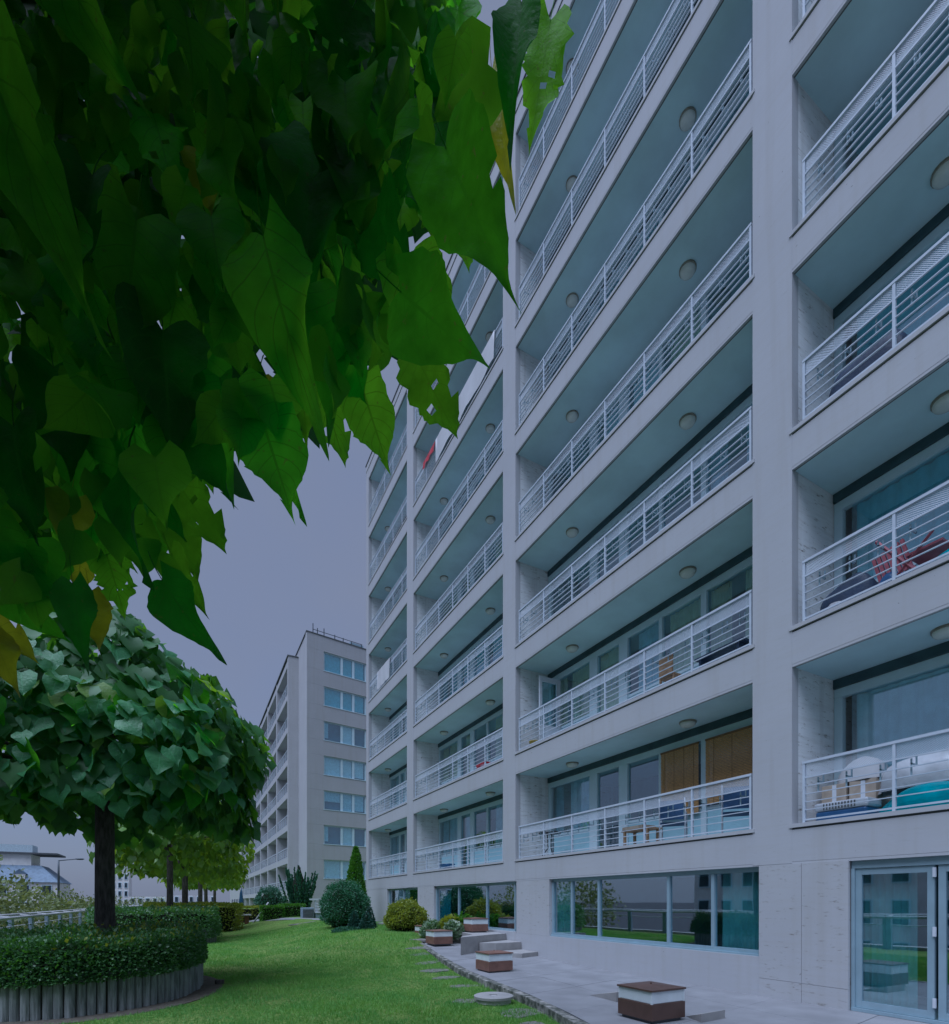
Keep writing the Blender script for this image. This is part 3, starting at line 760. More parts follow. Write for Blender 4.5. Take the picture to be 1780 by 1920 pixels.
# open white door leaf on the second balcony row, blinds etc. follow with the balcony things
z1f = B0 + PF + .566
od = bx('open_door', 'white_paint', bld, 8.62, 8.70, 12.26, 12.31, z1f + .005, z1f + 2.1)
bx('stile', 'white_paint', od, 9.20, 9.33, 12.26, 12.31, z1f + .005, z1f + 2.1)
bx('top_rail', 'white_paint', od, 8.701, 9.199, 12.262, 12.308, z1f + 1.96, z1f + 2.1)
bx('bottom_rail', 'white_paint', od, 8.701, 9.199, 12.262, 12.308, z1f + .005, z1f + .75)
bx('pane', 'glass', od, 8.701, 9.199, 12.28, 12.287, z1f + .751, z1f + 1.959)
LEAF_TABLE = [
(1045,1596,4743,965,1582,4228,-66,-74,12,148,0,0),(1343,1833,5256,1256,1823,4792,-40,-91,10,180,2,3),(1300,2253,5588,1328,2182,5008,-80,-60,4,164,3,1),(741,1588,4017,845,1419,3476,-90,-44,-4,260,1,1),
(1080,2257,4882,1116,2181,4515,-69,-72,8,166,2,3),(1025,2400,5002,1034,2339,4690,-52,-84,15,151,2,2),(575,1563,3430,717,1374,3136,-92,-33,-23,228,1,1),(648,1695,3674,720,1565,3331,-62,-77,16,202,2,2),
(787,1961,3694,884,1852,3373,-78,-62,-2,186,2,3),(531,1814,3321,589,1726,3005,-69,-72,7,163,2,2),(440,2089,3541,506,1997,3231,-43,-89,17,144,2,3),(202,1763,3024,266,1649,2703,-41,-88,23,198,1,2),
(265,1900,3148,303,1823,2824,-73,-68,8,117,1,0),(6,1981,3106,110,1869,2822,-72,-69,1,135,0,2),(-63,2188,3082,81,2055,2798,-57,-82,10,176,2,3),(-87,2087,2947,-29,2057,2764,-89,-40,-21,116,0,0),
(-43,2404,3051,21,2314,2783,-26,-93,25,139,2,2),(-54,2240,2809,43,2132,2570,-61,-78,11,118,2,0),(-78,2026,2598,51,1878,2329,-69,-72,6,141,0,1),(-270,2412,2837,-214,2326,2620,-9,-93,35,129,2,3),
(-327,2103,2558,-287,2013,2285,-7,-95,30,104,0,1),(-473,2294,2768,-469,2201,2469,36,-89,28,221,1,2),(-174,2021,2919,-156,1966,2556,-74,-67,6,108,0,0),(-767,3018,2755,-571,2800,2551,-51,-79,35,179,3,0),
(-712,2875,2643,-622,2771,2410,-9,-92,38,126,3,1),(-560,2454,2655,-395,2309,2445,-80,-53,-26,125,1,0),(-377,2810,2877,-336,2731,2612,8,-95,30,134,3,2),(-460,1720,3693,-271,1529,2973,-54,-84,8,210,2,1),
(-339,1656,3941,-157,1501,3503,-74,-67,-7,188,2,0),(-143,1947,3650,-171,1883,3189,15,-98,13,227,2,2),(197,1709,3537,278,1552,2931,-64,-76,11,219,2,1),(-73,1967,3361,-46,1862,2907,0,-97,23,233,0,0),
(432,1753,3548,382,1723,3098,-30,-95,10,184,1,1),(605,1945,4614,628,1876,4018,-61,-79,7,295,1,1),(373,1842,4108,308,1763,3413,-38,-92,14,257,0,0),(783,1962,4816,837,1820,4261,-78,-63,8,262,0,2),
(938,1993,5262,931,1884,4565,-83,-55,10,249,1,1),(576,1847,4056,619,1710,3576,-91,-41,4,215,0,1),(-425,2382,3447,-356,2231,3001,8,-94,33,205,0,2),(-322,2327,3202,-211,2211,2801,-48,-87,12,218,1,1),
(56,2238,3559,112,2151,3083,-33,-93,13,219,1,1),(-508,2256,3103,-456,2172,2717,-41,-90,14,212,0,0),(-186,2254,3354,-151,2178,2949,-25,-95,16,176,1,0),(403,2279,3785,417,2215,3391,-31,-94,14,164,2,2),
(-194,2712,3629,-98,2604,3320,-23,-94,25,172,2,1),(49,2695,4052,239,2537,3704,-77,-63,-13,223,3,1),(888,2587,5676,969,2487,5355,-83,-56,-3,180,2,1),(740,2666,5549,764,2596,5223,-60,-79,12,127,3,0),
(-286,1854,3407,-289,1799,3138,-72,-67,15,162,1,0),(-239,1829,3584,-274,1791,3297,-31,-94,16,137,0,0),(630,2667,4617,679,2562,4375,-67,-72,17,158,1,1),(-445,3398,5536,-504,3391,5362,88,-39,-28,102,0,3),
(-607,3840,5966,-645,3864,5825,-59,-81,2,108,0,1),(74,2407,4062,50,2377,3892,80,-59,-1,111,1,0),(22,3646,4118,56,3664,3952,-53,-83,-20,140,1,0),(59,2206,4563,110,2204,4391,-93,-23,-28,181,0,2),
(-270,3735,4821,-273,3619,4542,-43,-83,35,152,1,2),(669,2019,4701,721,1890,4356,-7,-94,34,155,1,2),(137,3650,4766,108,3542,4464,-39,-85,34,184,3,1),(-886,3284,6015,-852,3197,5753,62,-71,32,117,1,3),
(-911,3722,5621,-837,3552,5314,66,-58,48,118,0,0),(519,1930,4884,486,1889,4648,62,-78,5,130,0,0),(170,1919,4674,140,1954,4468,-85,-53,3,158,2,0),(-403,3231,5859,-424,3156,5594,43,-88,21,130,2,2),
(-71,2904,3407,-69,2810,3181,66,-69,29,133,0,2),(602,2236,4272,620,2272,4143,65,-75,-12,128,0,0),(165,3232,5065,100,3236,4827,82,-53,-23,174,1,0),(-1081,3941,4692,-1028,3798,4401,-2,-90,44,161,3,0),
(-163,3812,5814,-122,3778,5599,-64,-77,0,163,0,1),(180,1920,3965,213,1782,3670,-44,-83,34,143,0,0),(-527,3636,7121,-483,3565,6881,-68,-73,9,126,1,1),(-983,3719,6789,-912,3584,6485,42,-79,45,150,0,0),
(-317,2174,4689,-423,2242,4483,76,-40,-52,165,0,0),(-709,3468,3500,-652,3461,3351,-52,-84,-15,128,1,1),(560,2839,4553,541,2716,4243,-84,-48,24,159,1,3),(888,3249,7306,915,3280,7154,-75,-61,-26,174,1,2),
(455,2167,4879,467,2217,4802,12,-84,-52,122,0,2),(-381,3739,7444,-361,3746,7341,-66,-73,-18,107,1,1),(947,2510,6196,949,2381,5851,-75,-63,23,124,1,3),(951,2820,4940,889,2748,4643,-2,-97,24,165,2,3),
(770,3172,5577,769,3117,5320,58,-80,17,170,2,3),(340,1876,4859,384,1789,4580,-13,-95,28,153,1,0),(23,3611,7442,19,3579,7199,77,-64,7,189,1,0),(785,2865,6379,724,2836,6078,-68,-70,21,160,1,0),
(-322,3375,4609,-312,3374,4446,-3,-100,0,160,1,3),(85,2441,3759,103,2307,3488,-97,-24,5,139,0,2),(-456,2477,3863,-408,2373,3602,-86,-52,5,160,0,1),(-173,3747,7117,-171,3730,6910,49,-87,8,150,0,1),
(-247,3872,6239,-332,3809,5935,-31,-91,28,133,0,3),(-339,2604,3069,-344,2507,2867,-70,-64,32,139,1,2),(176,1977,3364,183,1975,3176,57,-82,3,178,0,0),(-591,2795,4594,-576,2737,4389,49,-83,27,115,0,0),
(-1091,3995,5402,-1142,3992,5196,-60,-79,16,136,0,0),(-598,2865,4261,-560,2758,4031,-39,-86,34,126,0,0),(109,2559,4282,82,2458,3980,22,-93,29,163,1,1),(40,1963,3591,62,1960,3423,-94,-30,-12,123,0,2),
(616,1876,5309,525,1861,5045,-61,-75,25,146,1,0),(-1090,4225,6506,-1088,4228,6382,-78,-63,-2,130,0,0),(53,2390,5022,168,2348,4826,-71,-65,-27,185,2,0),(-593,3928,4933,-536,3800,4702,-45,-83,35,123,2,0),
(131,3260,6464,146,3252,6322,-88,-48,-6,120,2,0),(1368,2853,5663,1318,2909,5577,76,-23,-60,98,0,1),(0,2537,3795,-41,2580,3689,45,-76,-48,121,2,0),(-407,3677,4560,-408,3550,4261,55,-77,33,201,0,0),
(-150,2607,3621,-129,2548,3405,-27,-93,23,159,1,3),(1034,2153,6074,1063,2183,5967,35,-92,-16,149,0,2),(-346,3853,6658,-352,3855,6485,-80,-61,2,156,1,3),(29,3016,3983,66,3040,3848,12,-98,-14,146,0,1),
(-535,2456,4184,-554,2497,4089,4,-91,-41,122,0,0),(-351,2828,4329,-315,2690,4031,27,-86,43,144,0,1),(-309,2483,5186,-388,2415,4805,81,-58,-7,168,0,3),(-637,3379,5841,-577,3324,5639,52,-77,37,160,0,0),
(-620,3279,3876,-580,3238,3728,60,-71,36,124,0,3),(-307,2698,3087,-260,2581,2867,-13,-89,44,154,2,1),(474,1741,4484,396,1808,4316,-34,-92,-21,176,0,3),(912,2504,5286,972,2474,5068,-56,-83,-4,195,1,0),
(-190,3478,4378,-210,3428,4152,-18,-96,23,149,1,3),(-133,3513,4064,-119,3533,3940,-41,-89,-19,129,3,0),(-1157,3934,5058,-1105,3876,4887,36,-84,40,116,1,3),(-69,2770,4377,-110,2762,4182,-27,-96,9,168,1,0),
(648,1756,4166,649,1685,3930,-93,-36,10,120,0,3),(-247,2257,3409,-165,2078,3098,57,-64,52,175,2,0),(-677,2852,3255,-712,2860,3036,37,-92,-10,153,2,2),(-334,2415,3262,-304,2449,3134,38,-91,-15,131,0,1),
(181,2520,4095,120,2506,3831,44,-90,-6,182,2,1),(-474,3252,3242,-475,3191,3042,-7,-95,29,126,3,2),(-622,4046,5151,-635,4054,4992,44,-89,-8,147,1,1),(908,1898,5255,879,1912,5087,48,-86,-15,156,1,1),
(268,2200,3956,247,2181,3728,70,-71,-1,139,0,3),(696,2077,4593,689,2026,4397,-90,-42,14,107,1,1),(-354,2251,2918,-366,2208,2733,25,-95,20,133,3,0),(183,3025,4564,205,2949,4338,-34,-90,27,145,3,1),
(788,3048,7445,713,3094,7264,91,-10,-40,147,1,3),(705,3219,4844,688,3283,4657,76,-59,-27,167,0,3),(-758,3998,7022,-644,3829,6723,-55,-80,24,135,2,2),(55,3181,3919,-18,3201,3700,-63,-77,14,173,1,0),
(-566,2475,5188,-532,2507,5066,65,-76,-3,182,0,0),(-638,2522,4754,-603,2535,4665,-59,-73,-34,112,1,1),(-225,2142,4010,-266,2072,3763,-54,-79,31,124,1,1),(390,2501,6078,389,2399,5740,46,-85,26,131,1,1),
(119,3321,5408,91,3362,5284,-52,-84,-16,133,1,0),(129,3034,6453,136,3019,6293,54,-83,11,109,0,3),(-630,2365,2932,-610,2290,2747,-76,-62,17,110,3,2),(-791,3571,3861,-747,3515,3635,20,-94,27,151,2,0),
(-535,3723,4424,-471,3629,4187,57,-70,43,142,1,0),(-609,4059,3809,-602,3970,3631,88,-41,24,109,1,3),(821,1936,4407,832,1941,4215,-44,-90,-4,189,1,2),(610,2060,4462,613,1992,4179,32,-92,22,153,0,3),
(99,3441,7434,80,3444,7244,91,-41,-10,157,0,0),(-797,2693,3997,-700,2560,3736,-71,-69,9,170,1,1),(225,3530,6053,207,3417,5755,-51,-79,33,125,1,3),(-902,3169,5285,-940,3225,5200,-35,-85,-40,104,0,2),
(-893,3922,4783,-931,3874,4528,-42,-88,23,164,2,0),(-378,2632,4642,-358,2552,4386,-34,-91,26,137,0,2),(420,2397,4030,426,2342,3759,-16,-97,19,195,1,2),(-712,2776,5242,-720,2759,5023,53,-84,5,169,1,3),
(428,2930,4095,452,2832,3838,23,-90,37,190,1,2),(-973,3958,5756,-1059,4033,5619,-20,-91,-37,141,1,2),(290,2111,3496,278,2093,3329,-48,-87,13,116,3,3),(-154,2103,3490,-191,2161,3388,-68,-71,-16,116,1,0),
(-1095,3669,4258,-1058,3640,4095,41,-88,25,116,0,1),(-361,2887,3575,-377,2826,3364,-75,-61,23,138,2,1),(832,3249,7312,887,3267,7248,-74,-11,-67,98,0,0),(1059,2764,5410,1045,2708,5206,-90,-40,18,113,1,3),
(-970,3617,6696,-892,3455,6308,-83,-55,6,148,1,0),(-349,3299,5316,-266,3230,5099,30,-87,39,172,1,0),(48,2138,4212,61,2059,3964,-16,-94,29,168,3,0),(503,1804,4638,476,1767,4361,19,-97,11,171,1,1),
(540,2379,4200,440,2307,3917,58,-81,0,128,1,0),(-683,2988,3613,-722,2916,3357,-10,-95,28,146,1,2),(-304,3240,5808,-268,3162,5531,70,-66,28,152,0,0),(-190,3144,4339,-252,3171,4113,-50,-86,3,158,0,0),
(-489,3811,7033,-385,3796,6863,-74,-53,-41,194,1,0),(-167,3701,4764,-110,3683,4593,-87,-43,-24,165,1,2),(-257,2477,4175,-242,2417,3988,-39,-88,25,122,0,0),(-495,3116,3381,-527,3123,3191,-42,-91,4,150,1,0),
(-623,3312,3641,-551,3147,3392,-57,-75,33,162,2,0),(-391,2547,5437,-356,2422,5122,-59,-77,24,130,2,3),(-164,3758,7307,-147,3677,7045,82,-54,22,123,0,0),(-219,3368,6217,-127,3367,6156,5,-99,9,125,1,3),
(576,1854,4033,548,1868,3894,65,-73,-21,138,1,0),(48,2644,4961,21,2540,4646,66,-73,18,122,1,0),(-839,3089,4171,-785,3042,3950,86,-42,30,145,0,1),(-237,2315,4692,-268,2360,4584,-39,-88,-26,125,2,1),
(-518,3265,6562,-450,3224,6391,-87,-42,-25,116,2,2),(-1060,3726,3680,-1076,3708,3526,99,-12,-9,114,0,0),(-1071,4132,6437,-1040,4049,6210,-2,-94,34,110,0,2),(-911,3934,7426,-888,3944,7273,32,-95,-1,146,1,0),
(475,1870,4691,524,1867,4587,-91,6,-42,117,0,3),(-867,3037,3535,-905,3035,3301,26,-96,-4,154,2,3),(-540,3735,6692,-492,3586,6352,21,-88,42,119,2,1),(-122,2157,3306,-46,1987,3004,-37,-85,39,158,0,0),
(-431,3894,5456,-424,3786,5209,43,-82,37,106,1,0),(759,3107,7129,802,3117,6990,-62,-75,-25,162,2,0),(1051,2429,6147,1062,2405,5941,44,-89,13,176,0,2),(213,2128,4535,157,2113,4284,59,-80,-9,154,0,2),
(511,2451,5490,569,2321,5173,-97,10,-22,149,2,0),(-599,2329,4694,-623,2273,4460,78,-62,7,126,0,2),(1166,2398,6413,1114,2430,6191,-62,-78,3,187,1,1),(657,2597,5013,613,2571,4788,23,-97,6,148,2,1),
(-627,2889,3103,-590,2777,2905,42,-76,50,116,0,1),(-22,2678,5909,-15,2602,5640,40,-88,26,129,0,2),(891,2888,5447,910,2828,5188,-9,-97,22,155,0,2),(-634,2815,3347,-639,2818,3181,-52,-85,0,147,1,2),
(230,2427,4771,267,2310,4460,9,-93,36,160,0,0),(-789,2976,3197,-824,2969,2965,11,-99,1,149,2,0),(-414,2733,3240,-429,2729,3061,-23,-97,4,141,1,0),(418,1935,3925,454,1787,3635,14,-87,46,132,1,2),
(-734,2685,4641,-657,2510,4293,-81,-57,11,152,2,0),(-907,3579,4797,-887,3566,4595,87,-48,12,140,1,1),(-89,2059,4753,-55,2019,4588,18,-95,27,99,0,2),(-669,2642,5184,-600,2650,5066,-83,-23,-50,155,0,1),
(-645,2813,5084,-678,2801,4901,75,-66,-9,96,0,1),(-1208,4133,3757,-1125,4050,3587,-87,-46,-20,121,3,1),(522,2432,4348,483,2463,4188,77,-57,-29,131,0,0),(-138,2664,4574,-133,2700,4441,73,-66,-16,150,0,0),
(304,3219,5500,319,3195,5338,53,-83,17,115,2,1),(131,2710,5565,129,2690,5386,-60,-80,10,105,1,0),(679,3119,7125,639,3087,6840,71,-70,-2,157,0,0),(-369,2883,3602,-337,2889,3456,84,-51,17,143,1,3),
(-264,3284,5418,-296,3237,5164,-9,-98,19,143,0,2),(499,1788,3367,506,1735,3202,-96,-26,5,121,1,2),(398,1773,4139,400,1698,3867,66,-73,21,161,0,1),(821,2766,6702,803,2815,6593,25,-87,-43,133,2,1),
(712,3063,4493,683,2972,4217,-80,-54,26,153,2,0),(-1179,4031,4597,-1171,4035,4454,75,-66,3,121,0,1),(-679,2589,3713,-719,2581,3491,82,-56,-13,152,2,1),(-815,3453,4236,-780,3344,4008,68,-61,40,129,0,2),
(-874,2986,3245,-863,2951,3097,44,-87,24,108,1,2),(-1203,4372,7867,-1110,4284,7592,-53,-85,9,150,0,2),(-234,2269,4320,-197,2291,4215,-75,-54,-38,112,1,1),(770,1899,4703,842,1855,4525,-87,25,-42,166,0,1),
(-675,3962,7130,-758,3954,6861,54,-83,-14,183,1,3),(-94,2415,5447,-104,2433,5300,28,-95,-14,142,0,1),(-848,3210,6128,-948,3203,5879,62,-75,-23,120,1,0),(-411,3108,4275,-432,3145,4127,93,-32,-21,136,0,2),
(541,2519,4504,569,2386,4211,-98,15,-16,164,2,2),(862,1856,5428,804,1761,5035,-78,-57,25,147,0,1),(-105,2358,5174,-83,2241,4810,13,-94,31,159,1,3),(-501,3226,4929,-498,3150,4701,93,-35,12,112,1,2),
(286,3162,4475,278,3091,4260,43,-86,27,128,1,0),(216,2110,3357,247,1965,3074,37,-81,45,149,1,0),(-62,3109,3647,-36,3009,3386,-29,-90,32,183,1,3),(818,2172,4939,796,2110,4689,63,-77,13,120,0,1),
(-900,4002,3777,-870,3909,3533,-43,-86,27,174,2,0),(-1031,3392,3139,-893,3188,2920,-88,-46,-12,140,1,0),(-105,2051,4139,-51,1910,3832,-19,-91,38,154,1,3),(466,2216,4981,479,2259,4875,78,-60,-15,153,1,0),
(860,2640,4577,887,2501,4310,8,-88,47,127,1,1),(768,2690,5022,707,2609,4757,-61,-71,36,132,1,0),(508,2409,4872,570,2322,4629,-90,-43,-8,183,1,0),(936,1937,4933,953,1981,4885,-53,-52,-67,106,0,2),
(-308,2324,3984,-266,2190,3731,67,-61,43,113,0,0),(-307,2175,3490,-279,2072,3272,-37,-86,36,127,1,3),(1049,2941,6822,1112,2874,6565,-93,-32,-15,184,0,2),(474,2461,5200,526,2460,5030,-42,-90,-12,170,0,0),
(-203,2698,4888,-170,2618,4605,-39,-90,21,156,1,0),(932,2844,6062,905,2813,5792,-56,-81,15,168,0,2),(75,3305,4730,112,3222,4505,66,-67,35,135,0,0),(328,3461,6994,324,3355,6689,73,-65,21,134,1,1),
(1041,3154,6846,995,3083,6532,-33,-91,25,149,0,0),(-883,3163,4138,-871,3036,3846,-9,-91,39,176,3,0),(-1156,3849,6987,-1122,3696,6621,5,-92,39,126,0,0),(-254,2127,4744,-250,2172,4605,-18,-94,-30,187,1,3),
(-267,3645,4377,-219,3521,4148,-85,-52,11,132,0,0),(-305,3407,3649,-222,3380,3432,42,-86,27,151,1,0),(129,2672,5495,245,2573,5313,-83,-50,-26,112,0,0),(-597,3417,4905,-547,3262,4580,-82,-56,14,164,0,0),
(553,2000,4744,540,1881,4426,-98,-15,10,120,0,0),(513,2675,4732,527,2662,4519,-68,-74,0,177,0,1),(562,2775,6491,560,2772,6354,-72,-69,3,95,3,3),(437,2353,4559,404,2414,4437,-39,-86,-33,138,3,3),
(601,2769,5675,618,2749,5496,-98,-19,-8,149,1,0),(-860,3084,3736,-807,3079,3620,-30,-95,-10,120,2,3),(-59,3251,5522,-14,3267,5414,-69,-62,-38,151,0,3),(-943,3773,4736,-944,3784,4616,-35,-93,-9,114,1,1),
(-334,2164,3664,-328,2165,3515,-65,-76,-3,117,0,1),(-1069,4066,4950,-1098,4000,4726,-51,-80,30,107,1,1),(1050,2510,6334,1122,2515,6205,-42,-87,-27,174,1,2),(-93,3164,3503,-137,3109,3279,-73,-62,29,186,1,0),
(-130,3249,6827,-187,3293,6664,17,-94,-31,159,0,0),(-112,3146,6638,-61,3158,6558,-76,-35,-54,135,0,1),(247,2591,4592,334,2436,4350,-82,30,-49,101,0,0),(-749,4024,5008,-722,3889,4697,-7,-92,39,138,1,1),
(-459,2582,4354,-401,2569,4232,-52,-84,-15,132,0,0),(-722,2497,3051,-700,2412,2837,74,-59,32,143,1,0),(243,3221,6655,193,3225,6443,95,-21,-23,150,1,1),(421,1859,4733,426,1868,4581,-56,-83,-7,151,1,2),
(562,2138,4839,608,2163,4722,-5,-97,-23,152,0,0),(409,2114,3662,513,2093,3562,-70,-4,-72,106,2,0),(174,2137,5127,237,2045,4895,-86,-50,-4,121,2,0),(454,2327,5787,392,2265,5479,9,-98,18,125,0,2),
(10,2178,3393,8,2101,3206,46,-82,33,128,1,0),(-145,2350,3689,-128,2273,3475,-5,-94,33,113,2,1),(-665,2546,3066,-695,2610,2926,76,-52,-40,159,0,1),
]
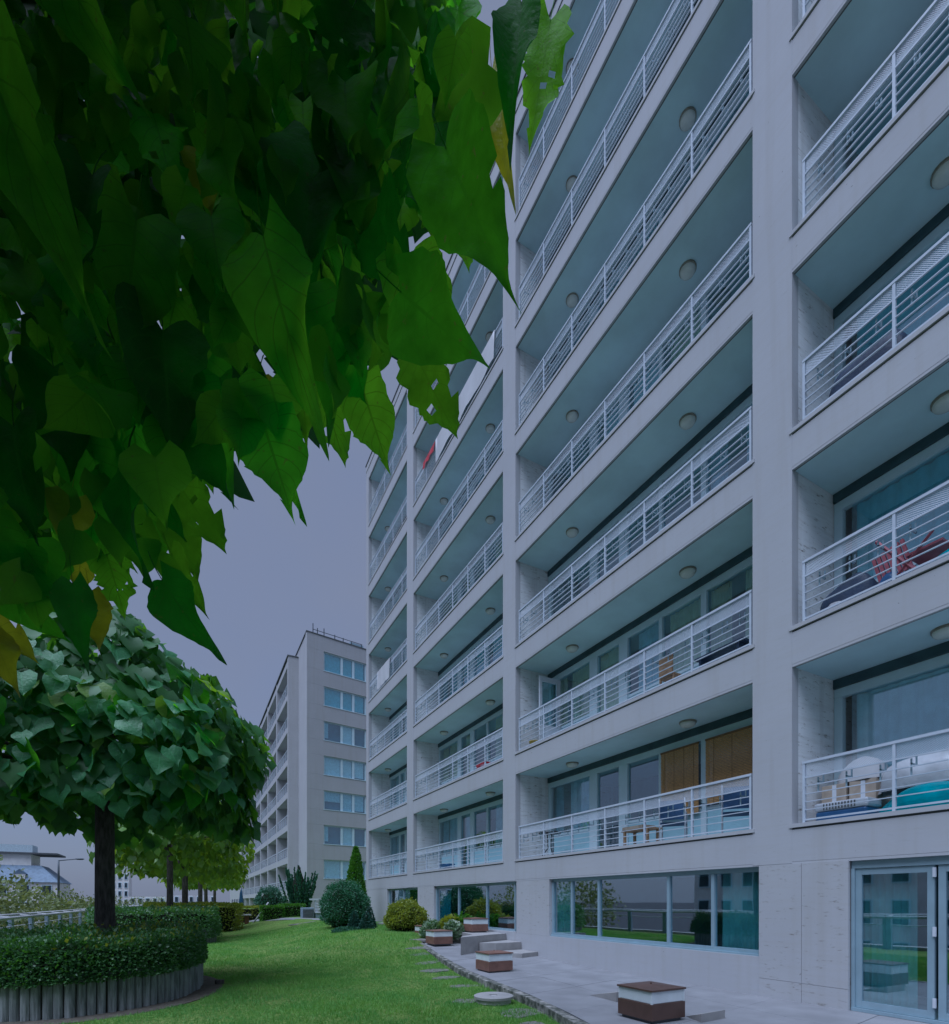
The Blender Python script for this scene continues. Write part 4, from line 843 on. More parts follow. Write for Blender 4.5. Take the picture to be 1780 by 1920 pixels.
LEAF_BACK = [
(-16,329,661,-15,310,611),(-90,401,748,-89,381,700),(-124,460,730,-121,450,699),(-55,332,534,-52,336,525),(-96,527,464,-100,509,429),(96,348,786,99,355,774),
(100,416,877,95,398,823),(100,279,527,78,270,486),(-77,453,453,-84,445,422),(-44,458,503,-43,441,479),(-12,347,632,-12,329,594),(43,305,685,34,316,673),
(-33,414,450,-39,412,420),(-104,493,769,-101,474,727),(62,313,631,54,301,591),(78,384,677,77,385,661),(-82,345,488,-95,362,478),(-19,340,575,-20,318,529),
(54,321,593,61,305,554),(-68,477,634,-67,458,594),(-84,381,692,-81,378,676),(-103,406,606,-98,408,592),(3,424,574,5,403,539),(18,315,489,30,308,467),
(53,267,401,42,260,373),(128,381,836,121,392,824),(-38,395,629,-39,387,596),(-22,456,785,-19,440,743),(14,417,621,10,400,579),(-109,456,644,-103,454,628),
(-85,456,817,-81,452,790),(-146,515,640,-151,525,631),(-67,376,658,-62,355,618),(124,365,880,132,358,860),(-130,461,632,-131,444,595),(5,409,657,0,409,637),
(-56,408,499,-53,393,473),(-92,464,613,-89,450,573),(59,243,565,40,243,527),(-66,437,772,-67,436,752),(106,236,566,102,223,533),(3,433,628,5,424,605),
(11,271,553,7,252,501),(-57,304,512,-59,301,482),(67,421,818,58,417,791),(-109,450,632,-107,436,601),(-139,484,679,-142,475,648),(87,411,870,92,412,851),
(-23,414,617,-22,421,610),(-136,532,662,-136,525,637),(-60,456,879,-57,439,835),(-1,315,471,11,308,452),(-136,518,659,-128,515,646),(118,409,652,117,397,623),
(40,334,588,38,315,544),(100,390,637,109,382,610),(-39,312,552,-29,292,511),(102,274,548,104,283,545),(-65,374,522,-62,366,492),(-119,464,755,-124,445,706),
(-96,433,539,-103,415,495),(-142,533,796,-132,515,765),(-54,344,458,-61,337,428),(44,390,695,46,388,681),(-125,537,708,-120,519,674),(-84,401,647,-89,383,604),
(-44,465,903,-40,446,857),(54,282,685,57,269,644),(-111,532,916,-102,519,885),(-89,494,913,-85,498,907),(103,324,654,97,311,620),(-47,343,435,-44,331,411),
(3,406,840,10,412,839),(-8,422,662,-4,423,653),(-6,349,723,-2,339,689),(-126,454,505,-106,423,469),(23,436,841,21,440,832),(-31,387,392,-27,374,374),
(18,413,664,19,402,632),(-112,483,606,-99,457,567),(-106,513,640,-108,520,632),(-104,520,765,-105,531,760),(-97,528,906,-92,504,857),(-48,434,703,-51,447,701),
(47,362,627,50,363,614),(-85,346,639,-97,356,630),(-87,402,589,-90,386,545),(-65,484,452,-63,466,423),(85,251,558,76,236,515),(66,311,661,63,303,626),
(2,273,475,0,261,441),(-14,327,506,-7,312,475),(80,273,620,82,269,600),(-125,457,423,-123,452,401),(-98,462,851,-102,448,805),(70,432,733,80,428,716),
(-76,486,736,-79,481,711),(60,241,603,60,252,603),(-91,523,600,-84,525,588),(-38,377,643,-29,382,640),(-126,467,801,-126,467,778),(61,286,452,63,290,435),
(65,285,529,61,279,504),(-79,337,473,-77,329,447),(69,280,448,71,267,420),(43,313,684,40,299,644),(62,257,460,56,242,424),(0,376,750,0,363,713),
(16,278,625,12,284,612),(-51,457,558,-49,435,523),(148,319,636,144,307,606),(90,304,727,88,291,690),(-83,350,656,-85,357,643),(-82,385,641,-82,387,632),
(85,323,559,105,314,537),(1,298,517,3,297,498),(-84,520,726,-85,520,708),(-75,350,615,-72,360,612),(117,404,667,103,395,630),(-56,374,605,-53,370,580),
(46,297,540,46,275,490),(72,286,530,61,284,506),(-46,469,812,-38,471,796),(-46,474,685,-51,480,673),(-131,505,889,-130,509,878),(0,467,547,1,447,514),
(2,335,562,-1,319,520),(21,441,725,20,440,707),(-24,311,523,-14,292,487),(-12,446,658,-10,449,643),(106,396,863,95,381,808),(-91,470,727,-88,463,703),
(26,332,542,22,345,535),(16,459,668,22,445,642),(92,276,499,88,272,477),(2,341,739,2,334,711),(-75,353,498,-76,340,462),(92,394,833,110,393,824),
(-98,354,531,-87,325,485),(-33,330,639,-40,340,633),(-68,373,661,-63,365,639),(-9,470,798,-6,474,790),(-115,416,528,-107,411,510),(85,403,850,97,396,828),
(50,334,674,49,323,641),(79,305,715,81,303,692),(104,314,659,94,313,633),(95,301,616,101,298,600),(83,232,421,75,221,394),(-85,372,694,-86,365,657),
(148,371,882,136,387,881),(-113,461,533,-122,471,525),(42,323,518,36,330,502),(-35,399,792,-28,387,756),(-3,343,599,-2,324,555),(116,246,635,110,234,592),
(16,348,456,14,336,425),(-21,473,644,-22,454,607),(130,405,701,132,389,667),(-74,487,874,-73,466,827),(-13,437,868,-13,434,844),(89,357,527,88,344,500),
(-72,386,685,-47,365,652),(129,379,784,121,379,756),(-117,474,819,-113,478,813),(64,404,788,64,412,785),(119,304,776,110,288,726),(-68,333,400,-77,337,384),
(-107,490,756,-102,477,724),(-124,478,633,-117,453,586),(-88,374,540,-99,386,528),(-50,301,613,-52,296,588),(-118,475,672,-110,482,662),(-115,398,376,-115,395,360),
(-21,453,892,-12,454,883),(-39,496,659,-30,480,624),(-86,392,617,-88,399,607),(39,354,757,42,349,733),(24,345,747,25,348,733),(-105,397,595,-106,386,563),
(143,384,692,144,384,677),(-104,391,632,-103,393,614),(-117,520,779,-122,531,773),(128,331,798,129,331,783),(-113,437,615,-118,448,608),(129,284,675,120,277,645),
(-121,539,688,-113,529,664),(8,369,522,4,366,494),(-110,471,805,-90,438,751),(-102,350,499,-95,346,480),(64,295,463,69,303,452),(-124,468,606,-118,463,592),
(60,312,730,52,317,704),(-75,381,560,-84,377,533),(-75,415,592,-77,418,577),(97,326,600,92,322,574),(-30,433,687,-41,435,664),(-37,446,719,-36,449,706),
(108,344,658,110,353,652),(-44,446,513,-46,434,484),(153,348,802,142,334,760),(-6,328,501,-10,328,488),(99,347,544,100,335,521),(55,417,824,56,417,802),
(-140,470,555,-133,470,544),(-57,487,757,-54,488,743),(45,411,883,43,397,840),(5,347,742,-2,343,711),(-20,336,690,-27,317,634),(-84,318,559,-78,309,536),
(-68,509,798,-64,502,775),(-34,469,864,-38,473,849),(-93,345,587,-85,341,567),(-40,379,685,-43,369,651),(54,291,562,56,273,521),(-23,329,693,-27,327,663),
(-91,462,573,-100,474,562),(42,314,545,48,317,532),(-51,425,689,-45,426,672),(-7,430,720,-21,426,686),(-137,536,939,-131,535,917),(-104,342,626,-102,343,612),
(-64,456,644,-52,440,616),(-94,474,801,-94,478,786),(-77,417,705,-65,396,671),(74,275,618,72,270,592),(-96,427,678,-102,417,642),(-30,344,697,-36,352,683),
(-7,328,428,-6,318,400),(45,308,443,47,303,415),(51,265,619,44,276,611),(-61,335,593,-62,329,568),(-5,278,376,-8,290,365),(80,274,512,75,269,486),
(44,262,495,55,262,481),(33,426,885,38,426,873),(-104,389,636,-98,370,597),(59,242,558,61,219,507),(-75,396,472,-68,393,452),(-117,425,649,-118,430,638),
(-19,417,739,-30,415,709),(-52,316,377,-39,299,357),(42,276,571,30,269,535),(-87,453,669,-91,455,654),(-120,498,813,-114,478,772),(-133,535,928,-134,533,913),
(12,372,754,7,373,731),(-8,342,377,-4,342,356),(-132,521,707,-132,507,674),(-55,389,567,-51,383,542),(-111,393,702,-103,384,679),(16,348,448,16,335,424),
(-119,458,721,-108,461,716),(63,295,460,64,286,436),(-39,311,449,-33,311,431),(-121,484,643,-124,463,603),(-94,488,711,-83,485,698),(53,389,661,59,394,654),
(3,279,504,8,275,487),(69,317,605,68,323,592),(95,401,671,90,398,647),(-55,474,530,-56,466,506),(-63,338,642,-63,320,598),(-36,346,648,-31,354,647),
(155,385,958,159,394,962),(-113,435,649,-109,411,605),(82,357,501,85,339,465),(66,396,617,71,378,584),(-53,465,609,-58,475,603),(-19,456,793,-18,459,776),
(-53,432,674,-57,439,656),(-30,299,612,-22,283,572),(-123,438,641,-115,421,610),(111,335,782,117,313,737),(41,406,750,36,400,716),(81,326,631,74,341,621),
(-51,461,881,-51,445,839),(-77,457,766,-78,436,716),(99,324,739,92,312,698),(-111,522,558,-113,529,545),(-106,472,730,-99,475,719),(138,390,882,150,395,881),
(144,351,862,136,356,836),(127,344,773,116,342,738),(-46,325,492,-41,310,456),(-95,385,553,-93,369,522),(1,293,627,3,278,591),(-99,376,690,-101,374,662),
(-3,323,587,-6,312,550),(-92,379,615,-103,385,598),(-55,400,628,-42,385,601),(98,241,575,93,250,562),(-9,355,640,-3,342,609),(77,294,578,73,292,557),
(2,460,659,5,448,626),(-31,442,823,-33,430,782),(-108,407,700,-100,383,653),(35,305,559,28,301,529),(-73,382,683,-73,385,664),(101,327,585,107,322,567),
(-55,309,485,-60,314,469),(-84,409,456,-84,393,425),(43,364,714,49,350,684),(-134,516,805,-129,495,765),(85,274,637,78,263,597),(32,332,518,41,309,483),
(-154,512,710,-147,493,674),(7,313,432,17,310,420),(61,330,619,58,323,587),(76,302,626,70,291,594),(28,281,426,30,274,403),(-53,358,508,-49,348,478),
(-47,300,446,-46,280,410),(-100,328,568,-97,331,555),(-89,356,644,-92,351,620),(119,396,835,114,394,807),(-44,420,452,-33,402,431),(-64,378,432,-71,386,415),
(-113,495,818,-107,474,775),(-103,423,479,-106,425,452),(127,327,629,125,315,596),(-51,453,765,-52,451,745),(155,388,826,160,394,810),(55,246,513,47,252,490),
(-101,335,584,-94,317,545),(-86,454,455,-83,464,439),(83,328,512,90,332,497),(110,262,612,113,252,582),(169,384,703,176,387,696),(-14,378,418,-12,364,386),
(77,273,444,68,277,428),(94,381,703,79,378,670),(41,367,501,36,367,484),(-9,357,620,-20,374,619),(85,348,637,98,351,634),(126,300,713,138,297,698),
(-63,402,585,-57,382,552),(131,323,799,132,332,795),(-110,448,677,-93,423,639),(-108,523,847,-112,522,826),(37,259,568,44,261,560),(-49,403,569,-54,412,557),
(-51,333,376,-54,339,366),(-38,375,469,-46,376,445),(-55,375,414,-64,385,400),(-29,288,521,-27,296,513),(-65,419,469,-65,418,454),(124,387,715,132,392,711),
(-109,498,656,-109,484,617),(-33,342,364,-29,329,340),(-26,306,597,-20,291,563),(-71,511,922,-83,517,906),(-74,362,381,-80,371,368),(110,263,645,101,260,616),
(62,248,546,66,236,517),(118,383,777,116,372,744),(112,347,784,116,351,778),(-23,367,550,-20,365,533),(-58,369,412,-67,382,399),(91,403,683,97,399,663),
(-36,386,451,-27,381,432),(15,336,537,4,335,506),(-36,455,482,-30,456,472),(-93,350,649,-90,332,603),(53,246,616,50,233,575),(-108,482,466,-112,486,450),
(135,315,699,128,297,649),(-104,381,599,-91,366,568),(-5,346,518,2,328,477),(104,287,697,85,276,646),(-66,363,709,-59,361,696),(59,302,509,54,300,485),
(-58,429,635,-63,413,595),(100,254,580,103,264,582),(-27,309,469,-44,299,430),(-52,497,870,-49,482,830),(-13,354,690,-13,362,681),(19,399,651,15,393,622),
(-7,397,652,-9,406,649),(91,388,783,91,374,747),(41,338,766,36,319,712),(-62,327,436,-76,336,422),(4,413,685,11,414,672),(-138,533,801,-140,541,796),
(46,344,668,36,346,643),(-104,511,663,-108,503,633),(109,418,613,107,416,588),(54,314,695,57,298,652),(38,252,497,39,248,481),(57,401,771,63,398,759),
(116,271,713,117,269,688),(24,461,742,21,450,699),(87,395,896,80,379,846),(20,333,616,16,316,573),(86,249,526,93,252,512),(89,225,526,76,223,489),
(-93,524,791,-94,519,766),(68,305,454,67,293,424),(-86,328,601,-78,314,564),(-85,444,613,-91,454,605),(127,404,965,124,413,961),(-55,306,604,-51,308,594),
(-49,449,494,-44,442,469),(-63,331,483,-65,339,471),(-48,426,657,-47,408,621),(144,352,869,146,355,862),(-83,479,853,-76,477,843),(66,411,760,69,413,747),
(-119,517,759,-112,517,749),(31,275,646,30,279,630),(49,439,781,47,433,755),(120,318,609,105,312,567),(-65,354,550,-75,347,517),(9,415,552,22,397,522),
(10,340,641,9,333,617),(-37,306,495,-40,301,472),(-24,399,810,-21,397,789),(-52,462,753,-49,459,737),(-25,403,706,-21,392,670),(142,392,939,140,391,916),
(-94,523,714,-91,518,699),(79,254,502,86,234,464),(3,323,606,1,306,568),(34,352,752,35,354,741),(102,246,591,98,243,566),(2,381,511,9,355,471),
(-122,519,454,-113,498,426),(-63,308,331,-56,290,307),(-15,459,860,-12,456,844),(-103,394,571,-107,406,566),(-78,511,649,-78,496,616),(37,254,623,41,255,608),
(37,276,557,38,284,551),(-113,444,480,-104,431,458),(127,322,639,127,327,621),(42,395,656,36,382,621),(1,324,647,1,328,634),(82,280,585,98,281,578),
(58,380,476,49,373,450),(-103,466,507,-102,476,499),(21,452,715,26,439,688),(74,335,531,67,348,525),(-86,352,565,-77,329,518),(56,337,762,52,326,717),
(-101,394,671,-99,382,638),(165,361,903,164,357,871),(-150,553,910,-140,537,876),(74,319,661,70,326,652),(6,324,702,5,333,695),(6,279,488,17,268,461),
(70,377,783,65,373,758),(79,343,654,90,347,653),(52,414,833,61,393,786),(-50,314,535,-49,296,490),(-124,448,523,-132,456,511),(-40,489,701,-32,487,684),
(-14,457,763,-17,470,758),(76,247,519,73,226,477),(-86,433,802,-86,418,762),(47,316,699,42,303,655),(-41,306,632,-28,298,613),(-46,326,514,-57,341,510),
(-61,393,477,-62,373,443),(-78,385,539,-71,370,511),(-29,376,699,-34,376,677),(79,344,625,77,341,599),(-97,361,637,-100,367,623),(-74,451,796,-76,436,755),
(72,368,582,77,364,559),(66,413,546,68,406,524),(-72,451,805,-54,420,751),(147,393,897,139,387,860),(-8,388,753,0,366,708),(-62,475,779,-53,463,752),
(-43,402,604,-40,384,567),(-55,318,644,-52,324,636),(3,384,713,2,377,681),(-44,486,855,-43,477,821),(32,405,864,31,411,862),(65,372,576,61,353,541),
(10,437,902,11,428,873),(-83,458,814,-73,431,760),(-63,488,811,-60,467,765),(123,369,713,113,385,712),(1,290,386,-3,299,372),(95,343,720,101,335,694),
(-17,423,833,-20,417,797),(-35,401,772,-30,382,723),(5,338,696,2,336,669),(-48,383,673,-54,376,642),(-64,338,607,-65,332,580),(-87,409,419,-89,418,407),
(18,374,791,18,365,755),(-102,492,570,-109,497,557),(2,423,720,0,419,694),(25,430,864,31,409,823),(-74,337,664,-72,331,642),(-45,493,801,-37,481,765),
(17,308,588,27,303,571),(76,351,518,73,338,491),(-127,460,717,-127,464,708),(52,345,584,49,327,545),(60,420,527,59,430,514),(110,330,566,105,327,540),
(-91,494,508,-96,490,482),(33,345,775,36,346,762),(-53,351,419,-57,358,398),(59,256,483,61,255,460),(-108,445,506,-113,443,489),(-111,359,522,-103,355,498),
(23,339,609,30,314,563),(-51,433,711,-51,419,667),(14,387,802,10,377,761),(-132,467,719,-132,448,674),(-44,319,602,-43,325,586),(-40,493,685,-40,488,659),
(-153,493,648,-151,492,636),(-134,507,853,-119,488,811),(-38,302,622,-32,279,572),(98,352,807,93,349,785),(-86,459,685,-90,442,646),(98,320,554,94,327,538),
(38,356,611,42,342,575),(-98,397,628,-96,373,582),(104,405,594,91,394,562),(124,370,836,112,372,812),(95,378,621,94,378,607),(-96,457,792,-93,443,758),
(-47,451,496,-50,459,477),(-90,433,799,-101,444,795),(179,375,870,185,379,863),(68,276,431,72,280,417),(71,287,547,81,270,510),(-91,463,576,-84,453,556),
(59,346,634,48,362,626),(25,339,631,21,337,606),(135,352,644,148,351,631),(71,388,719,68,381,689),(47,391,828,43,379,784),(64,396,867,60,392,841),
(-145,527,598,-147,509,568),(95,416,777,97,425,773),(-91,382,701,-94,394,698),(-85,336,573,-103,351,566),(-139,505,442,-124,496,426),(-109,412,381,-105,394,350),
(71,275,449,75,272,432),(46,339,544,56,319,506),(-103,451,608,-98,441,583),(-86,354,589,-79,331,544),(35,399,614,34,382,580),(-125,425,686,-109,394,631),
(-33,397,557,-28,380,524),(-116,412,381,-119,417,366),(-56,305,452,-54,299,426),(-13,386,660,-7,367,619),(123,379,675,126,388,674),(13,274,368,12,252,336),
(-92,390,445,-82,367,412),(-141,546,676,-139,540,655),(-86,468,767,-78,444,724),(-85,423,649,-86,403,601),(-146,502,819,-143,489,781),(-135,479,593,-127,461,555),
(47,399,846,53,398,834),(151,358,683,155,353,661),(-29,348,524,-28,333,486),(-37,358,568,-37,364,551),(130,279,650,122,274,621),(95,396,801,96,406,804),
(29,364,712,42,366,707),(71,406,655,73,393,619),(-17,293,399,-31,287,370),(-35,369,579,-29,361,553),(110,293,649,100,277,603),(9,273,553,7,265,519),
(-1,341,648,-2,337,625),(-60,410,519,-61,406,493),(110,387,812,111,397,811),(113,314,611,117,321,603),(-53,360,660,-41,333,612),(-109,394,689,-101,388,673),
(79,316,529,80,296,487),(-111,474,458,-102,459,435),(-38,490,545,-55,477,512),(-12,427,733,-26,431,708),(118,353,653,114,334,604),(22,368,804,38,339,754),
(-114,431,596,-110,423,571),(98,378,795,91,380,774),(127,282,568,118,280,547),(63,262,577,70,253,551),(16,357,587,7,340,539),(67,337,476,63,341,453),
(-21,357,551,-24,359,534),(-20,485,949,-28,474,906),(108,259,526,102,252,495),(-3,275,588,-7,277,571),(-70,461,777,-74,474,772),(59,410,636,63,418,633),
(-137,537,683,-140,538,668),(45,279,453,39,292,450),(-152,533,756,-150,526,726),(71,405,723,62,398,692),(5,427,621,13,428,611),(49,293,654,41,282,611),
(-21,377,703,-7,368,682),(-82,416,716,-82,402,679),(92,345,723,84,336,687),(10,380,784,12,374,754),(43,393,497,42,385,469),(-113,365,584,-100,344,543),
(65,249,463,72,255,459),(-99,418,566,-90,407,545),(-53,331,656,-47,314,619),(161,383,923,161,369,884),(7,415,832,18,403,801),(89,231,555,77,217,514),
(-53,441,424,-46,417,395),(-10,287,586,-5,269,546),(40,338,445,23,346,416),(53,249,505,48,256,488),(-11,402,650,1,396,625),(-147,483,658,-146,490,642),
(38,405,626,51,402,616),(54,314,503,58,308,479),(24,383,583,16,397,575),(-122,491,828,-112,475,787),(-109,405,483,-114,416,475),(-87,444,688,-98,453,675),
(-39,391,776,-39,402,776),(-98,384,620,-92,366,580),(-74,377,705,-72,370,675),(90,233,528,92,241,521),(-130,455,709,-133,457,693),(-32,431,643,-43,437,629),
(53,385,857,54,367,810),(-130,496,739,-129,483,700),(27,308,498,29,309,477),(-1,358,454,-9,356,430),(-74,322,549,-77,316,518),(51,249,530,48,257,520),
(50,423,597,64,393,556),(95,328,669,86,314,628),(61,318,600,56,302,558),(-97,364,369,-106,372,352),(-71,455,681,-59,443,658),(-70,413,492,-74,413,478),
(36,431,838,42,436,832),(30,384,662,28,366,621),(38,318,645,38,298,597),(-115,519,594,-114,518,575),(63,293,649,56,277,599),(-13,331,425,-20,339,413),
(-21,318,585,-14,323,575),(32,328,685,31,313,642),(6,435,737,0,428,709),(83,403,718,88,400,701),(35,442,773,40,438,752),(59,348,490,65,328,457),
(14,434,484,3,438,468),(-70,433,738,-68,440,728),(-134,461,622,-130,449,592),(-67,471,658,-64,451,623),(62,407,781,59,414,770),(48,249,502,55,252,491),
(12,333,613,11,327,589),(89,367,549,92,353,520),(-117,516,829,-117,507,804),(-77,461,784,-77,453,756),(-146,541,775,-144,523,730),(16,407,841,10,391,789),
(-30,444,445,-37,444,416),(-90,399,570,-90,401,554),(-83,505,648,-76,494,623),(-18,319,619,-10,312,599),(-70,400,673,-76,399,648),(33,397,703,28,398,687),
(-43,402,487,-42,389,461),(-164,557,797,-167,558,776),(-10,424,741,-10,419,709),(-96,373,380,-94,363,356),(22,275,611,17,264,572),(-31,413,772,-35,404,738),
(-124,527,772,-121,524,749),(61,284,550,71,275,520),(80,313,527,79,308,505),(-72,385,423,-68,390,410),(-18,449,660,-22,460,652),(-96,399,621,-96,405,610),
(-74,388,487,-74,373,458),(-7,308,386,-4,298,367),(-76,496,848,-73,502,832),(-11,328,639,-17,334,630),(64,416,541,61,409,520),(-54,415,519,-53,414,498),
(40,369,627,48,358,601),(55,421,892,47,408,843),(27,356,725,29,334,674),(-29,398,633,-44,416,628),(146,304,791,142,307,773),(88,411,799,92,414,791),
(59,265,589,57,277,584),(-100,344,480,-89,321,446),(-58,488,911,-66,472,862),(-30,344,514,-42,354,494),(-27,474,762,-29,457,723),(-65,423,607,-65,431,603),
(87,247,602,91,250,595),(41,429,823,42,439,820),(31,382,634,30,365,598),(-94,433,624,-99,447,616),(-23,390,779,-19,367,725),(61,311,476,67,310,464),
(-64,506,749,-60,501,727),(27,362,666,28,363,655),(-104,351,477,-96,337,447),(-8,301,526,-9,305,512),(-115,385,683,-102,376,662),(-11,477,710,-8,478,700),
(43,304,693,45,300,667),(-129,467,743,-139,474,734),(-17,420,652,-16,409,624),(-1,392,685,-8,387,652),(-47,384,608,-48,393,599),(53,295,666,56,281,633),
(-12,288,452,-23,289,431),(-72,467,588,-73,469,576),(92,404,808,93,391,769),(-116,432,631,-113,424,605),(-76,503,660,-69,509,648),(-40,338,554,-46,330,523),
(-41,323,385,-37,300,348),(-23,356,624,-7,325,568),(-28,339,675,-30,321,632),(-74,446,694,-69,425,656),(83,268,523,87,260,502),(45,400,769,34,397,738),
(23,411,842,12,405,799),(133,393,939,133,379,896),(-127,490,837,-127,479,801),(-59,468,847,-54,455,811),(111,316,622,112,304,590),(67,374,747,71,352,702),
(41,281,460,39,278,437),(90,272,540,86,279,525),(-61,326,596,-60,303,546),(-27,434,429,-30,431,412),(46,283,523,46,271,492),(77,247,529,65,232,488),
(83,342,634,78,339,614),(82,365,634,83,368,616),(26,442,653,33,427,627),(-69,327,642,-60,318,614),(-60,482,835,-56,464,793),(-137,457,520,-120,430,480),
(-103,373,528,-98,363,502),(-18,295,639,-15,300,631),(-99,336,605,-91,321,572),(-57,421,683,-57,432,682),(122,319,694,128,310,671),(-37,312,655,-25,304,634),
(-134,505,544,-133,511,528),(-19,439,871,-21,419,824),(51,360,658,48,360,640),(-93,510,746,-94,507,724),(-31,436,832,-19,439,827),(35,338,499,30,328,469),
(-63,382,492,-77,392,482),(5,271,438,2,277,426),(-127,537,451,-115,512,426),(-71,494,896,-78,503,885),(10,467,785,13,456,752),(153,356,685,145,343,649),
(66,393,882,64,377,839),(85,260,537,94,266,528),(-33,346,657,-21,345,646),(-112,434,655,-106,425,633),(-123,458,468,-128,472,464),(17,288,574,14,278,540),
(97,288,522,98,294,506),(6,402,637,4,413,629),(-4,401,688,-14,392,645),(120,353,750,104,347,707),(-32,312,449,-32,302,420),(61,369,638,69,363,619),
(-89,474,495,-89,478,485),(65,274,478,55,276,451),(125,323,657,119,306,609),(-61,485,655,-47,468,621),(35,453,697,40,433,659),(-80,384,695,-76,374,664),
(-64,445,840,-61,453,839),(-28,422,458,-20,422,447),(-112,387,449,-102,366,416),(68,264,546,78,267,539),(-56,360,648,-57,344,611),(120,392,922,118,382,880),
(63,400,798,64,406,793),(123,393,550,125,391,531),(-10,306,500,-2,287,470),(56,290,526,62,289,510),(114,351,663,113,349,643),(-151,521,597,-139,497,558),
(35,301,648,30,303,633),(-46,352,420,-44,355,401),(-90,322,563,-87,302,521),(149,367,911,144,370,893),(-119,520,584,-111,510,565),(-53,354,536,-60,351,515),
(134,390,772,140,388,748),(7,395,473,-6,409,461),(-112,531,915,-112,527,887),(6,356,447,-5,362,432),(-68,436,745,-59,419,708),(54,413,672,61,400,639),
(-67,312,373,-69,295,342),(-53,358,529,-42,356,511),(-100,417,620,-96,404,588),(59,281,581,61,275,553),(-59,387,384,-53,387,367),(-47,380,515,-38,358,480),
(-7,328,624,-14,319,584),(110,298,660,112,298,643),(-10,285,494,-7,293,488),(7,461,745,6,454,718),(135,355,826,137,361,819),(35,438,584,37,436,569),
(106,312,759,105,323,763),(-20,311,670,-37,299,613),(58,272,657,53,275,637),(-80,366,503,-82,354,471),(-12,327,473,-15,338,468),(-44,361,577,-42,360,564),
(-112,436,749,-105,419,708),(74,241,572,72,248,563),(21,309,494,19,288,452),(-38,483,690,-34,461,648),(33,345,576,29,343,550),(23,461,681,20,466,664),
(2,416,505,-4,426,499),(31,272,582,26,274,564),(-80,460,762,-85,465,749),(53,275,484,53,262,455),(132,279,698,130,271,672),(15,447,799,10,435,761),
(109,347,663,105,344,634),(-23,424,615,-11,397,568),(-52,324,620,-44,300,574),(-148,527,805,-144,524,788),(-162,557,474,-168,556,454),(97,262,672,100,271,668),
(58,257,614,47,272,602),(-83,405,732,-74,383,689),(127,338,762,111,351,751),(15,466,706,12,459,684),(-42,418,438,-35,421,425),(-115,468,668,-103,453,637),
(-12,279,545,-13,277,522),(-20,487,845,-31,486,818),(9,355,608,14,356,592),(-137,442,587,-135,449,580),(48,392,628,48,381,603),(-69,316,630,-62,292,579),
(14,359,716,19,344,680),(43,444,798,45,425,756),(-70,426,700,-58,401,654),(46,271,514,56,273,499),(-125,419,568,-118,403,534),(-43,369,702,-40,371,687),
(-28,295,596,-22,288,569),(-87,464,618,-86,443,575),(-110,532,911,-121,548,907),(19,436,698,25,437,686),(-22,349,663,-20,343,633),(-33,360,549,-38,349,519),
(53,351,786,55,353,771),(-37,400,704,-40,387,671),(118,353,599,109,344,570),(-14,403,783,-13,393,750),(-111,460,587,-110,445,555),(-45,481,751,-48,474,715),
(73,347,772,68,354,758),(140,315,742,149,311,730),(-98,389,539,-94,370,501),(144,379,909,141,365,867),(-24,387,599,-22,379,575),(-76,375,699,-73,366,672),
(-126,530,881,-123,537,871),(5,400,691,4,405,682),(-147,554,578,-147,558,559),(89,358,577,87,351,552),(51,441,776,49,437,753),(-82,327,490,-90,340,483),
(49,362,770,46,354,729),(20,406,740,11,401,709),(-24,376,518,-27,379,503),(55,375,795,50,389,794),(-38,482,629,-45,485,608),(-90,367,494,-95,362,467),
]
